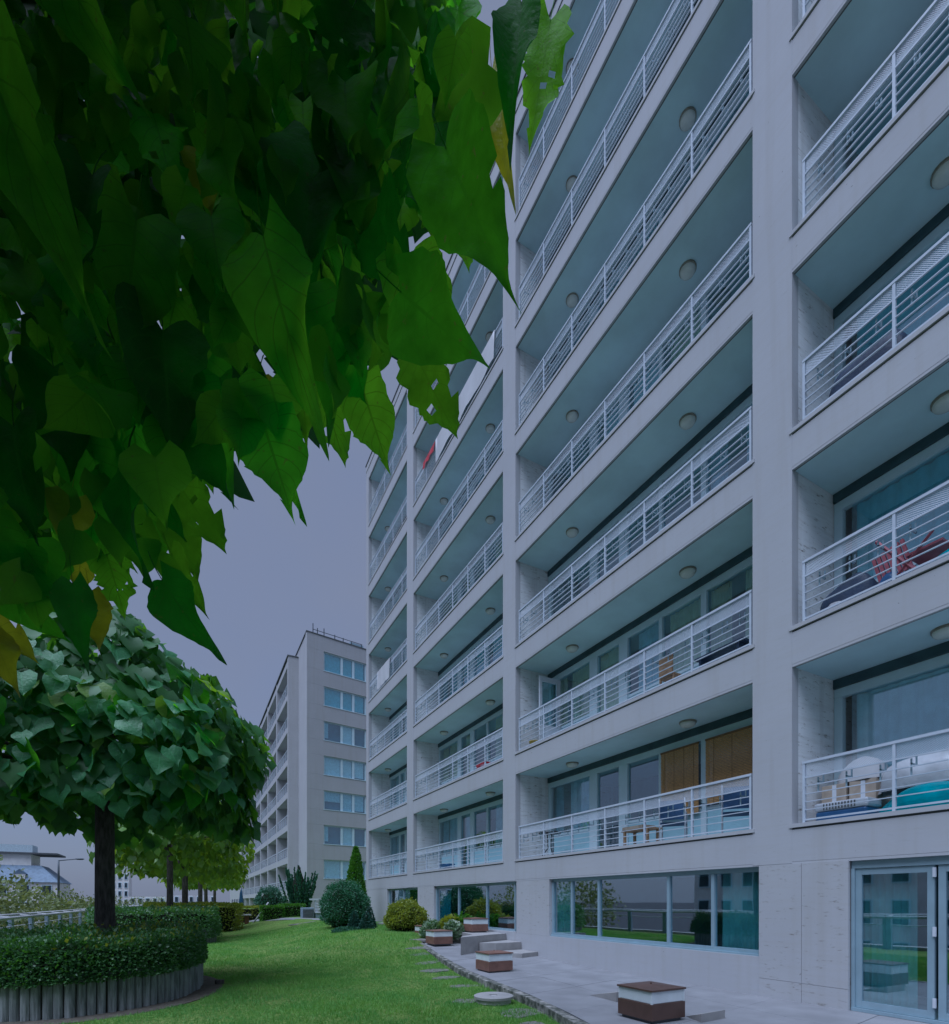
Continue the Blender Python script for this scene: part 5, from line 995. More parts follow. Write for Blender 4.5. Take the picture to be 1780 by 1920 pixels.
LEAF_FRONT = [
(-29,225,417,-22,222,405),(-86,338,320,-78,332,307),(-44,246,304,-43,238,282),(21,203,424,23,195,405),(-93,294,423,-91,296,415),(70,254,583,73,256,578),
(-28,243,285,-26,247,273),(-69,259,306,-66,257,294),(44,183,391,51,182,382),(65,195,513,76,185,491),(-64,321,566,-59,312,542),(-55,285,558,-52,287,554),
(9,182,307,2,185,294),(-61,281,545,-53,275,529),(38,220,464,34,221,449),(10,268,374,12,268,356),(-75,263,404,-68,254,381),(16,292,505,13,285,479),
(-65,285,354,-62,286,343),(-22,227,483,-14,221,464),(50,276,642,49,275,630),(-7,234,492,-10,228,469),(17,236,453,17,236,443),(-52,211,315,-56,207,295),
(-60,302,443,-57,300,424),(-73,337,496,-73,335,483),(-97,340,579,-95,342,571),(104,208,578,94,205,551),(3,289,568,13,279,546),(-66,306,352,-67,310,345),
(-56,307,377,-63,313,365),(-4,275,529,5,271,513),(26,236,482,30,228,459),(-84,320,540,-74,306,512),(-6,244,493,-10,241,475),(28,230,556,34,220,529),
(32,167,324,40,164,312),(33,191,353,34,182,329),(-78,325,455,-78,318,431),(7,262,581,8,262,569),(-40,284,550,-46,291,541),(-42,287,428,-38,285,413),
(55,184,369,50,180,351),(65,177,366,61,181,355),(4,181,347,6,185,339),(-50,229,266,-40,216,246),(65,243,586,76,236,570),(14,245,417,16,242,404),
(-62,238,380,-63,240,369),(-63,229,335,-64,224,321),(-49,209,448,-53,204,426),(-59,231,344,-56,232,333),(45,230,382,46,234,372),(22,284,466,23,284,449),
(-79,280,284,-77,285,277),(96,201,534,96,196,512),(61,177,455,55,173,432),(30,256,525,31,253,510),(1,204,368,2,204,356),(-50,256,487,-48,256,477),
(-29,243,515,-38,244,493),(-6,241,326,-7,235,312),(-87,306,534,-92,306,515),(-107,360,518,-103,355,500),(-38,302,511,-39,301,495),(80,189,507,84,186,495),
(79,230,446,76,224,422),(4,260,464,3,256,449),(45,204,500,44,195,471),(80,208,518,76,213,508),(-49,311,444,-43,310,430),(96,242,492,94,248,483),
(5,216,507,10,216,493),(-58,269,455,-57,270,447),(38,222,527,37,226,517),(-86,311,346,-82,304,331),(22,175,452,21,169,428),(-34,279,574,-27,269,553),
(60,272,508,53,272,488),(-81,257,456,-76,251,434),(50,173,344,45,171,328),(-21,214,420,-24,219,412),(55,254,505,54,251,486),(39,185,421,38,185,407),
(-71,269,402,-69,263,384),(-100,359,457,-96,358,445),(-40,235,471,-38,228,448),(-92,310,363,-85,308,354),(-39,320,384,-36,312,361),(3,209,492,4,213,489),
(-29,227,303,-27,232,291),(42,163,349,43,160,328),(28,171,418,27,174,406),(-78,262,378,-73,254,363),(66,265,462,64,271,453),(-31,252,466,-26,251,457),
(24,210,519,29,207,502),(-71,328,392,-74,332,383),(86,235,429,89,229,408),(-31,244,464,-33,244,444),(4,230,364,7,223,346),(-66,297,532,-63,301,524),
(-4,278,355,-7,284,347),(-40,227,294,-38,221,279),(36,205,449,37,207,443),(7,219,487,4,218,474),(-32,307,602,-33,309,596),(-3,215,344,-1,210,327),
(-3,281,553,-1,279,534),(-77,252,449,-67,239,425),(-26,233,321,-21,227,305),(20,190,421,25,190,415),(32,288,486,31,282,465),(-67,298,498,-72,305,492),
(-55,279,492,-50,270,470),(-43,240,406,-39,229,378),(-18,309,358,-19,306,341),(62,207,463,65,201,447),(-5,220,342,0,219,333),(-52,271,432,-52,268,413),
(-71,295,496,-76,300,481),(-65,218,337,-63,214,321),(-66,293,525,-68,296,518),(49,275,649,48,267,624),(-64,275,519,-66,275,505),(-100,341,512,-95,341,503),
(-43,244,435,-41,237,414),(52,258,559,44,255,531),(36,207,374,38,205,359),(-83,309,568,-79,305,552),(8,301,599,20,296,584),(49,213,539,52,217,534),
(39,204,500,31,211,485),(8,255,467,8,249,446),(-54,312,611,-52,303,586),(-65,299,430,-56,287,411),(-48,281,376,-45,281,367),(16,241,491,20,230,469),
(-12,277,525,-6,269,503),(-33,250,433,-32,247,419),(51,264,630,49,265,618),(25,231,449,26,230,437),(-23,231,309,-25,233,294),(-64,333,318,-62,327,302),
(-33,272,540,-32,265,521),(1,295,529,4,299,523),(-63,219,315,-61,210,297),(-50,296,601,-41,283,571),(-19,231,438,-17,227,427),(16,286,557,16,286,547),
(67,161,410,71,162,402),(11,202,366,8,200,351),(-50,216,467,-51,220,456),(-32,314,545,-32,316,537),(45,266,491,42,259,465),(-73,279,532,-68,274,515),
(40,248,391,45,248,382),(-58,290,412,-51,284,399),(52,244,585,51,242,567),(58,164,366,61,167,359),(67,194,537,69,194,529),(96,169,459,80,177,439),
(-3,231,429,2,220,408),(-2,297,582,-2,297,567),(81,262,442,78,262,428),(85,233,560,86,232,548),(62,254,463,57,250,441),(-27,227,464,-23,220,445),
(-52,321,503,-48,310,478),(-21,230,368,-23,236,359),(35,221,444,35,215,423),(59,178,503,51,180,483),(77,173,489,79,171,472),(52,193,423,50,195,407),
(52,216,488,51,218,480),(-22,256,471,-17,255,455),(-79,334,611,-80,338,601),(-85,323,491,-93,331,486),(-54,291,428,-55,295,416),(-69,233,480,-63,222,454),
(5,197,467,13,193,454),(-4,219,409,-4,211,392),(-26,261,344,-23,257,331),(-65,332,499,-57,320,479),(40,183,393,40,182,379),(-78,344,516,-82,343,498),
(-37,277,521,-37,275,500),(-26,201,342,-23,202,333),(6,299,450,-2,301,439),(64,194,528,61,191,506),(12,260,437,14,260,422),(108,221,594,106,223,581),
(-34,311,622,-34,314,613),(-35,262,552,-35,263,535),(-30,273,505,-34,273,491),(-52,272,397,-52,275,388),(37,218,519,37,223,516),(88,253,553,87,250,537),
(-43,264,335,-46,270,327),(-37,221,440,-37,218,423),(20,247,385,23,251,378),(-18,239,530,-11,229,504),(63,229,575,74,224,562),(-1,195,423,-1,195,411),
(-33,239,460,-32,237,443),(61,250,442,63,253,432),(93,247,593,91,243,576),(-54,265,451,-58,258,425),(33,226,443,33,223,426),(5,213,314,7,210,301),
(15,245,371,14,241,357),(-27,258,306,-22,251,287),(38,165,318,41,165,305),(-25,207,367,-23,210,359),(60,175,491,62,165,462),(-31,264,421,-26,260,406),
(-27,311,365,-26,305,352),(11,265,482,9,260,463),(-13,256,348,-11,249,331),(89,224,557,87,226,546),(62,196,371,63,194,353),(42,169,413,42,168,400),
(-48,224,385,-45,218,363),(-63,261,316,-58,255,304),(-18,230,340,-9,225,326),(13,198,407,10,202,398),(25,227,354,20,235,341),(104,205,580,102,200,560),
(-40,251,303,-43,247,286),(-18,220,383,-15,214,367),(-79,345,606,-75,336,583),(76,261,449,77,259,436),(-22,291,324,-23,292,316),(-37,229,433,-37,227,417),
(42,162,404,40,155,380),(22,175,315,25,167,294),(77,263,644,76,256,620),(64,228,566,61,233,562),(-33,266,554,-32,263,540),(-67,332,315,-64,323,301),
(-62,242,300,-62,241,284),(28,274,454,27,277,446),(61,181,407,51,180,383),(6,181,458,12,172,437),(-77,250,340,-74,247,321),(99,250,561,102,245,546),
(-91,327,334,-91,332,319),(80,214,508,92,209,496),(-73,272,377,-73,268,364),(-58,257,476,-53,257,461),(53,270,433,51,277,426),(65,256,484,67,260,473),
(-65,254,500,-61,247,481),(28,222,518,33,211,495),(57,211,397,65,210,383),(14,197,433,17,199,426),(-54,257,455,-64,260,436),(32,210,488,35,206,470),
(-41,274,554,-38,264,532),(-36,256,448,-41,260,438),(-72,234,392,-64,228,379),(25,236,558,27,232,538),(51,199,388,48,195,368),(49,173,389,46,172,376),
(-67,236,417,-64,234,406),(18,196,420,25,195,410),(25,175,385,27,174,374),(49,156,330,45,149,311),(-26,251,372,-29,257,361),(46,261,407,49,263,400),
(-62,268,534,-60,271,531),(46,200,365,53,201,351),(-58,256,408,-55,249,390),(27,236,454,24,236,437),(-52,306,434,-52,304,419),(57,262,580,54,266,571),
(-42,206,359,-40,207,350),(-20,268,323,-22,269,313),(-18,294,484,-24,294,467),(13,221,509,12,218,490),(-78,332,448,-81,333,431),(-53,259,516,-50,256,497),
(-13,288,578,-11,287,561),(-49,285,368,-43,283,358),(50,215,505,48,211,483),(71,174,428,72,167,409),(-55,319,636,-50,311,615),(-22,205,275,-19,204,263),
(-96,343,591,-98,340,569),(-77,258,286,-78,254,273),(-51,249,325,-49,243,307),(61,267,492,61,266,475),(1,207,441,2,201,422),(4,218,436,0,216,419),
(25,225,431,27,223,416),(-28,314,549,-28,314,536),(42,225,411,47,221,400),(-33,240,338,-32,240,330),(45,261,403,44,262,385),(29,216,493,28,208,470),
(-20,271,440,-21,273,425),(8,246,394,12,247,380),(-12,295,343,-11,289,329),(-71,327,378,-66,318,358),(-33,217,277,-34,215,262),(17,246,494,22,234,473),
(0,255,445,3,248,427),(48,171,414,45,166,392),(-104,339,345,-99,338,331),(-60,225,451,-61,218,423),(-18,299,517,-17,297,498),(71,211,511,70,207,488),
(-58,219,274,-62,215,256),(75,257,566,74,260,555),(-13,193,419,-11,195,414),(93,195,444,84,195,424),(-54,221,415,-46,211,389),(8,242,533,9,233,502),
(30,255,598,30,254,584),(-98,319,579,-100,322,568),(24,282,555,26,278,541),(-2,231,515,-1,226,497),(-9,253,555,-10,245,533),(-48,227,272,-42,225,262),
(-25,274,488,-22,268,471),(-40,285,552,-34,278,532),(11,272,421,16,267,406),(35,228,539,32,229,528),(42,281,469,37,284,452),(-71,247,343,-75,248,329),
(-21,225,428,-28,226,409),(-74,300,425,-76,306,418),(85,183,421,83,180,401),(10,276,476,14,274,463),(-9,239,529,-10,242,523),(-51,319,565,-53,321,553),
(-60,327,503,-59,324,482),(-55,283,390,-51,282,379),(44,268,605,46,261,582),(69,254,498,68,250,481),(-47,270,380,-44,266,364),(19,217,451,16,216,437),
(-11,195,431,-15,201,425),(-30,222,379,-32,219,360),(-83,279,464,-77,274,452),(-42,253,401,-38,252,391),(-19,291,329,-12,288,316),(-34,257,368,-30,258,360),
(14,224,526,20,219,510),(6,181,363,7,174,341),(-45,241,411,-48,243,397),(10,281,475,8,277,452),(-29,236,481,-28,238,474),(-69,290,356,-74,287,339),
(13,193,344,13,185,324),(-30,261,548,-32,263,538),(66,169,488,62,173,479),(-15,259,355,-12,263,349),(0,219,462,1,222,456),(-7,302,504,-8,306,494),
(-61,288,347,-51,275,329),(5,241,405,5,246,399),(25,254,522,23,248,498),(11,186,405,9,180,381),(-58,227,406,-63,229,391),(-12,218,338,-9,214,320),
(2,187,395,10,187,390),(-41,208,397,-46,211,386),(85,237,507,87,232,490),(22,228,387,17,231,373),(17,194,403,18,186,381),(-94,325,559,-93,320,539),
(-17,221,281,-13,213,266),(76,226,479,73,219,457),(18,217,350,27,207,332),(-32,211,322,-34,212,310),(-59,296,473,-50,293,460),(-9,292,550,-16,291,528),
(-38,297,528,-35,290,511),(114,238,599,113,236,583),(-49,286,397,-39,276,376),(-56,288,522,-60,290,509),(31,253,374,33,251,364),(72,235,525,69,230,505),
(19,230,547,27,226,535),(7,293,490,10,294,480),(30,269,389,29,272,380),(16,248,388,18,248,380),(-6,209,430,-12,203,409),(-50,253,370,-51,258,364),
(70,266,623,75,269,617),(5,233,446,3,235,433),(-87,332,549,-91,334,533),(-52,223,409,-43,220,393),(14,225,422,16,225,409),(-7,204,312,-5,204,301),
(-57,217,444,-64,219,427),(50,256,427,56,255,416),(-45,256,471,-44,252,455),(77,261,604,78,258,590),(45,194,510,41,187,486),(123,234,538,115,234,523),
(-105,359,360,-104,358,345),(62,168,445,67,166,434),(-29,277,569,-31,272,545),(23,275,509,22,273,493),(-65,226,367,-62,221,347),(17,223,435,16,229,429),
(-61,217,413,-56,206,389),(-53,264,361,-49,253,343),(14,175,300,13,170,285),(-54,220,415,-56,219,396),(-30,198,348,-33,203,334),(-5,269,420,-8,265,400),
(12,286,453,18,284,442),(-69,243,316,-64,241,305),(6,240,461,10,229,441),(-30,275,381,-33,270,362),(-32,256,490,-37,264,482),(-26,251,503,-18,248,490),
(-56,310,471,-57,305,451),(-32,319,651,-32,316,630),(-29,313,591,-29,313,575),(-74,279,426,-71,270,406),(-59,214,284,-56,210,266),(-104,330,518,-100,332,507),
(-64,265,458,-58,255,433),(-73,239,382,-75,241,373),(65,254,406,72,245,388),(72,146,417,70,151,404),(0,258,334,2,261,323),(61,241,589,56,241,570),
(-20,255,474,-20,247,454),(12,197,420,18,197,413),(-37,318,327,-29,310,306),(-11,269,542,-12,261,510),(-4,308,428,2,298,406),(-21,247,327,-25,243,311),
(32,197,397,30,204,385),(-49,324,470,-48,316,451),(-4,202,309,-3,197,288),(22,195,432,23,195,416),(-34,264,471,-36,266,460),(-76,260,301,-74,259,283),
(-27,314,424,-28,313,410),(45,250,492,43,248,475),(-76,294,485,-70,285,460),(-66,235,370,-57,232,356),(-34,244,313,-37,242,297),(-75,266,438,-74,269,426),
(48,182,407,44,183,394),(8,276,371,9,269,355),(26,232,548,22,239,545),(8,243,376,9,233,351),(-26,267,448,-20,264,435),(7,190,364,5,183,343),
(-81,288,470,-82,294,463),(-43,314,618,-40,313,605),(53,258,520,53,249,494),(-39,230,494,-31,221,468),(6,232,359,3,230,340),(64,173,461,57,175,445),
(-40,240,385,-31,236,365),(61,177,358,67,175,346),(-94,342,581,-90,338,566),(8,192,396,13,188,380),(-39,240,509,-41,241,495),(77,179,492,77,177,478),
(50,190,388,49,194,374),(14,186,364,10,184,351),(-47,306,392,-46,305,376),(-15,237,532,-14,232,512),(-97,339,463,-99,339,452),(30,217,443,45,210,429),
(-42,281,320,-41,274,304),(-25,275,372,-21,275,362),(-105,354,498,-106,355,485),(51,254,408,59,246,392),(-46,279,333,-47,272,311),(85,229,533,78,230,516),
(20,194,473,26,191,462),(-1,269,427,4,271,421),(-64,257,344,-66,252,324),(-11,261,359,-13,263,345),(-91,298,561,-86,288,537),(22,241,456,25,244,448),
(-56,260,487,-53,254,464),(15,185,389,8,193,384),(61,195,404,58,199,392),(-58,323,326,-52,324,317),(42,187,395,44,186,379),(-19,230,501,-21,224,480),
(-17,201,358,-16,205,351),(-16,216,445,-13,211,429),(-54,322,335,-43,311,316),(33,170,418,33,170,406),(-26,230,481,-19,219,456),(-61,332,636,-64,327,615),
(-26,197,311,-17,186,294),(55,190,491,57,188,474),(-61,258,486,-65,257,468),(11,182,337,7,184,327),(77,184,470,74,185,459),(52,250,385,47,251,373),
(103,231,567,101,232,552),(83,189,497,80,185,477),(-45,208,255,-49,206,241),(-13,245,368,-14,240,353),(-72,336,455,-67,336,440),(61,177,500,57,178,487),
(-26,197,310,-39,207,296),(8,254,513,9,246,489),(70,213,552,73,207,533),(-59,321,578,-57,316,560),(31,192,483,29,198,475),(-56,274,453,-57,275,438),
(86,235,549,84,228,528),(25,194,444,26,198,433),(60,233,375,67,228,364),(90,187,521,87,187,507),(16,213,513,14,214,503),(-41,289,488,-38,282,471),
(36,198,441,35,192,418),(100,212,551,91,209,529),(-25,262,489,-27,266,479),(-41,217,346,-36,216,337),(53,170,404,53,173,395),(46,192,420,43,196,408),
(-1,193,382,-5,198,370),(-57,281,550,-55,281,537),(-67,237,435,-55,223,410),(69,179,444,61,176,422),(33,284,523,36,274,500),(-12,226,378,-15,231,371),
(-81,293,557,-82,291,545),(-14,205,331,-15,198,309),(-26,296,529,-30,292,507),(15,175,307,12,175,291),(58,266,472,57,259,451),(-47,238,439,-45,238,426),
(75,203,436,72,196,415),(-43,327,540,-41,318,520),(-11,224,359,-9,219,344),(61,234,426,67,230,415),(90,231,548,88,225,525),(-51,281,571,-51,277,547),
(35,279,528,33,275,511),(9,182,387,10,176,368),(22,275,507,32,266,489),(65,185,436,70,182,422),(-39,319,646,-35,319,640),(-14,202,435,-17,207,424),
(14,278,411,15,276,396),(-38,225,432,-41,229,419),(-101,331,356,-99,322,339),(-48,321,413,-47,325,402),(-53,253,352,-57,258,340),(-41,233,359,-40,237,349),
(-55,330,523,-57,327,500),(-33,312,430,-31,316,426),(-9,217,330,-9,220,315),(73,231,540,76,234,535),(7,196,400,4,203,391),(-3,243,337,-5,248,325),
(39,164,408,36,170,395),(-37,308,474,-37,305,456),(-1,182,420,3,177,396),(26,289,495,33,277,468),(-48,278,434,-49,275,418),(-64,281,416,-53,267,391),
(-87,330,394,-78,326,379),(45,177,398,49,167,376),(16,239,507,17,232,486),(-73,289,432,-75,293,421),(-39,323,572,-37,326,570),(-14,271,428,0,269,415),
(74,218,519,79,215,501),(-88,289,304,-83,282,288),(-76,290,488,-72,293,479),(8,194,373,6,198,360),(28,193,374,33,183,353),(-41,286,387,-35,284,372),
(-4,272,424,-7,271,410),(-11,228,353,-7,227,343),(-97,352,639,-95,350,624),(-85,290,412,-85,296,405),(34,227,562,38,228,556),(78,214,514,75,216,502),
(30,207,435,36,198,415),(-17,275,378,-29,286,366),(10,216,346,13,205,320),(-12,206,322,-6,196,306),(19,293,639,26,289,624),(38,184,380,32,179,361),
(62,253,459,60,251,443),(14,223,378,21,216,364),(78,227,495,77,225,476),(69,157,473,69,161,466),(17,259,509,17,252,486),(19,286,409,25,278,388),
(-62,247,373,-57,238,353),(-75,306,505,-70,295,480),(-3,295,471,0,291,453),(57,158,399,56,157,379),(0,200,470,-1,198,449),(17,271,508,21,264,484),
(63,199,506,65,195,490),(-68,314,460,-64,315,454),(59,274,515,57,276,502),(-54,238,406,-52,233,386),(-40,297,596,-34,297,587),(-9,187,288,-7,179,267),
(-31,255,489,-32,261,485),(-75,325,564,-73,329,555),(-35,312,328,-39,310,310),(12,182,343,16,177,330),(-30,259,457,-31,257,438),(47,172,342,49,166,325),
(-31,318,580,-24,311,561),(-70,252,311,-68,248,292),
]

wedge((5.82, 6.855), (5.775, 6.19), .147, (.5, .03))
wedge((5.88, 4.98), (5.73, 4.62), .11, (.5, .03))

# ------------------------------------------------------------------ the second building
b2 = thing('apartment_building', 'farther white apartment block seen past the end of the balcony building', 'building', (8.96, 47.4, 0))
A2 = Vector((8.96, 47.4, 0)); E2 = Vector((.9858, .168, 0)); N2 = Vector((.168, -.9858, 0))
M2 = Matrix(((E2.x, -N2.x, 0, A2.x), (E2.y, -N2.y, 0, A2.y), (0, 0, 1, 0), (0, 0, 0, 1)))    # x along the end wall, y into the block
WZ = [23.5 - 3.05 * j for j in range(8)]
core = MB().prism([(9.02, 47.72), (A2 + E2 * 15 - N2 * .32)[:2], (24, 64), (9.02, 64)], -.3, 24.8).build('core_block', 'stone_facade', b2)
prev = 24.8
for j, zt in enumerate(WZ):
    zb = zt - 1.72
    bx('stone_band', 'stone_facade', core, 0, 15, 0, .298, zt, prev - (.006 if j else 0), M2)
    bx('stone_panel', 'stone_facade', core, 0, 1.52, 0, .298, zb, zt - .006, M2)
    bx('stone_panel', 'stone_facade', core, 5.6, 15, 0, .298, zb, zt - .006, M2)
    prev = zb
    w = bx('window', 'white_frame', b2, 1.52, 5.6, .10, .16, zt - .09, zt - .01, M2)
    bx('sill', 'white_frame', w, 1.48, 5.64, -.03, .16, zb, zb + .06, M2)
    for m0, m1 in ((1.52, 1.62), (3.12, 3.34), (4.24, 4.46), (5.5, 5.6)):
        bx('mullion', 'white_frame', w, m0, m1, .09, .17, zb + .062, zt - .092, M2)
    for q0, q1 in ((1.62, 3.12), (3.34, 4.24), (4.46, 5.5)):
        bx('pane', 'glass', w, q0, q1, .12, .13, zb + .062, zt - .092, M2)
    rc = ['curtain_teal', 'curtain_teal', 'room', 'curtain_white', 'curtain_blue', 'room', 'curtain_white', 'room'][j]
    if j in (2, 5):
        bx('blind', 'curtain_blue', w, 1.66, 2.0, .2, .22, zb + .3, zt - .1, M2)
        bx('blind', 'curtain_white', w, 3.34, 4.24, .2, .22, zb + .1, zt - .1, M2)
    else:
        for q0, q1, a in ((1.64, 3.1, 0 if j != 4 else .7), (3.36, 4.22, 0), (4.48, 5.4, .1)):
            if rc != 'room': bx('curtain', rc, w, q0, q1, .2, .22, zb + .1 + a, zt - .1, M2)
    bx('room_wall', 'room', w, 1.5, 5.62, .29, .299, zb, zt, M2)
bx('stone_band', 'stone_facade', core, 0, 15, 0, .298, -.3, prev - .006, M2)
MB().prism([(8.9, 47.35), (A2 + E2 * 15 + N2 * .05)[:2], (24.05, 64), (8.9, 64)], 24.803, 24.88).build('roof_coping', 'groove', core)
bx('corner_return', 'stone_facade', core, 8.97, 9.018, 47.75, 64, -.3, 24.79)
for i, (px_, h_) in enumerate(((.6, .9), (1.0, .6), (1.6, .75), (2.6, .5), (3.4, .45), (4.2, .4), (5.2, .4))):
    bx('roof_post', 'pole_metal', core, px_, px_ + .06, .2, .26, 24.882, 24.88 + h_, M2)
bx('roof_rail', 'pole_metal', core, .6, 5.3, .21, .25, 25.25, 25.29, M2)
bx('roof_unit', 'grey_frame', core, 4.3, 5.6, .6, 1.4, 24.882, 25.4, M2)
# balcony wing
WX, WY0 = 8.06, 51.4
wing = bx('wing_end_wall', 'stone_pier', b2, WX, 10.6, WY0, WY0 + .55, -.3, 24.1)
bx('wing_core', 'stone_side', b2, 9.3, 20, WY0 + .56, 102, -.3, 24.0)
def rail_mesh(L):
    m = MB()
    m.box(-.03, .03, 0, L, .86, .92)
    for h in (.66, .5, .36, .22, .04): m.box(-.012, .012, 0, L, h, h + .025)
    n = int(L / 1.2)
    for i in range(n + 1): m.box(-.02, .02, L * i / n - .02, L * i / n + .02, 0, .86)
    return m.mesh('wing_railing', 'rail_paint')
RM = rail_mesh(6.5)
WB = [(WY0 + .55 + 7.2 * i, WY0 + .55 + 7.2 * i + 6.6) for i in range(7)]
for k in range(8):
    z = 2.0 + 3.04 * k
    s = bx('floor_slab', 'stone_facade', b2, WX + .003, 9.3, WY0 + .551, 102, z, z + .55)
    if k < 7:
        for a, b in WB:
            link(bpy.data.objects.new('railing', RM), s, Matrix.Translation((WX + .04, a + .05, z + .552)))
            bx('window', 'dark_window', s, 9.26, 9.299, a + .3, b - 1.4, z + 1.2, z + 2.8)
bx('roof_coping', 'groove', b2, WX - .08, 9.3, WY0 - .05, 102, 24.101 + .002, 24.2)
for a, b in WB:
    bx('pillar', 'stone_facade', b2, WX, 9.298, b, b + .6, -.3, 24.09)
bx('end_block', 'stone_facade', b2, WX, 20, 102.3, 130, -.3, 21)
for i in range(4):
    bx('ground_window', 'dark_window', b2, WX - .02, WX - .001, 103 + 6 * i, 107 + 6 * i, .4, 1.9)

# ------------------------------------------------------------------ far buildings
def house(name, label, x0, x1, y0, y1, z1, wall, face, nwin, floors, roof=None, roofh=3.0, wc='dark_window'):
    h = thing(name, label, 'building', ((x0 + x1) / 2, (y0 + y1) / 2, -4.3))
    bx('wall', wall, h, x0, x1, y0, y1, -4.3, z1)
    fh = (z1 + 4.3) / floors
    for f_ in range(floors):
        zb = -4.3 + fh * f_ + fh * .25; zt = zb + fh * .55
        for i in range(nwin):
            if face == 'x':
                L = (y1 - y0) / nwin; ya = y0 + L * (i + .3); yb = y0 + L * (i + .7)
                w = bx('window', 'white_frame', h, x1 + .001, x1 + .12, ya - .12, yb + .12, zb - .12, zt + .12)
                bx('pane', wc, w, x1 + .121, x1 + .14, ya, yb, zb, zt)
            else:
                L = (x1 - x0) / nwin; xa = x0 + L * (i + .3); xb = x0 + L * (i + .7)
                w = bx('window', 'white_frame', h, xa - .12, xb + .12, y0 - .12, y0 - .001, zb - .12, zt + .12)
                bx('pane', wc, w, xa, xb, y0 - .14, y0 - .121, zb, zt)
    if roof:
        m = MB(); i_ = min(3.0, (x1 - x0) * .2)
        q0 = [(x0 - .3, y0 - .3), (x1 + .3, y0 - .3), (x1 + .3, y1 + .3), (x0 - .3, y1 + .3)]
        q1 = [(x0 + i_, y0 + i_), (x1 - i_, y0 + i_), (x1 - i_, y1 - i_), (x0 + i_, y1 - i_)]
        m.v = [(p[0], p[1], z1 + .002) for p in q0] + [(p[0], p[1], z1 + roofh) for p in q1]
        m.f = [(3, 2, 1, 0), (4, 5, 6, 7)] + [(i, (i + 1) % 4, 4 + (i + 1) % 4, 4 + i) for i in range(4)]
        r_ = m.build('roof', roof, h)
        for i in range(3):
            xx = x0 + (x1 - x0) * (.25 + .25 * i)
            dm = MB().box(xx - .8, xx + .8, y0 + .3, y0 + 1.6, z1 + .3, z1 + 1.5)
            d_ = dm.build('dormer', 'house_wall', r_)
            gb = MB(); gb.v = [(xx - 1, y0 + .25, z1 + 1.502), (xx + 1, y0 + .25, z1 + 1.502), (xx, y0 + .25, z1 + 2.4), (xx - 1, y0 + 2.2, z1 + 1.502), (xx + 1, y0 + 2.2, z1 + 1.502), (xx, y0 + 2.2, z1 + 2.4)]
            gb.f = [(0, 1, 2), (3, 5, 4), (0, 2, 5, 3), (1, 4, 5, 2), (0, 3, 4, 1)]
            gb.build('gable', roof, d_)
    return h
hh = house('town_house', 'pale old building with steep blue mansard roof behind the trees', -44, -21.5, 124, 136, 5.0, 'house_wall', 'y', 7, 3, 'roof_blue', 3.2)
bx('penthouse', 'house_wall', hh, -40, -26, 127, 134, 8.2, 10.3)
bx('penthouse_roof', 'groove', hh, -40.6, -22, 126.5, 134.5, 10.302, 10.6)
bx('glass_lantern', 'curtain_blue', hh, -34, -26, 128, 132, 10.602, 12.1)
house('tower_block', 'distant pale tower block glimpsed beside the first trunk', -19.5, -14, 168, 176, 9.0, 'house_wall', 'y', 4, 6)
house('office_block', 'low distant white block between the tree trunks', -12.5, -5, 150, 160, 2.6, 'house_wall', 'y', 5, 3)
house('office_block', 'low wide grey block at the far end of the tree row', -4, 7, 172, 184, 3.2, 'house_grey', 'y', 6, 3)
house('street_house', 'grey old town house across the street mirrored in the ground floor glass', -46, -32, -6, 14, 10.5, 'house_grey', 'x', 8, 5)
house('street_house', 'cream old town house across the street mirrored in the ground floor glass', -46, -32, 14.5, 40, 12, 'house_wall', 'x', 10, 5)
house('street_house', 'pale corner house across the street mirrored beside the folding door', -46, -32, -34, -6.5, 11, 'house_wall', 'x', 9, 5)

# ------------------------------------------------------------------ pipe railing on the podium edge
rl = thing('pipe_railing', 'pale double pipe railing along the edge behind the trees', 'railing', (-5.0, 30, -.13))
for i in range(9):
    ya, yb = 6 + i * 10, 16 + i * 10
    m = MB().tube([(-5.0, ya, 1.0), (-5.0, yb - .02, 1.0)], .05, 8); m.build('pipe', 'pipe', rl, smooth=True)
    m = MB().tube([(-5.42, ya, 1.06), (-5.42, yb - .02, 1.06)], .05, 8); m.build('pipe', 'pipe', rl, smooth=True)
    m = MB().tube([(-5.05, ya, .72), (-5.05, yb - .02, .72)], .02, 6); m.build('pipe', 'pipe', rl)
    for j in range(4):
        yy = ya + 1.2 + 2.5 * j
        MB().tube([(-5.38, yy, 1.05), (-5.04, yy, 1.01)], .03, 6).build('cross_bar', 'pipe', rl)
        bx('post', 'post_blue', rl, -5.12, -5.0, yy - .12, yy + .12, -.2, .95)
tag(bx('podium_kerb', 'podium', None, -5.58, -5.15, -18, 150, -.74, -.02), kind='structure')

# ------------------------------------------------------------------ street lamps and wires
def street_lamp(label, x, y, h, arm):
    t = thing('street_lamp', label, 'street lamp', (x, y, -4.3), group='street lamps beyond the railing')
    MB().tube([(x, y, -4.3), (x, y, h - 1), (x, y, h)], [.10, .07, .05], 8).build('pole', 'pole_metal', t, smooth=True)
    MB().tube([(x, y, h), (x + arm * .88, y - arm * .47, h + .12)], [.04, .03], 6).build('arm', 'pole_metal', t)
    c = Vector((x + arm * .88, y - arm * .47, h + .12))
    MB().lathe([(.0, .06), (.14, .05), (.20, 0), (.12, -.06), (0, -.07)], 10).build('lamp_head', 'pole_metal', t, Matrix.Translation(c + Vector((.2, -.1, 0))) @ Matrix.Diagonal((1.5, .8, 1, 1)), smooth=True)
street_lamp('thin dark street lamp with one arm, standing clear against the sky', -8.55, 49.6, 4.55, 1.35)
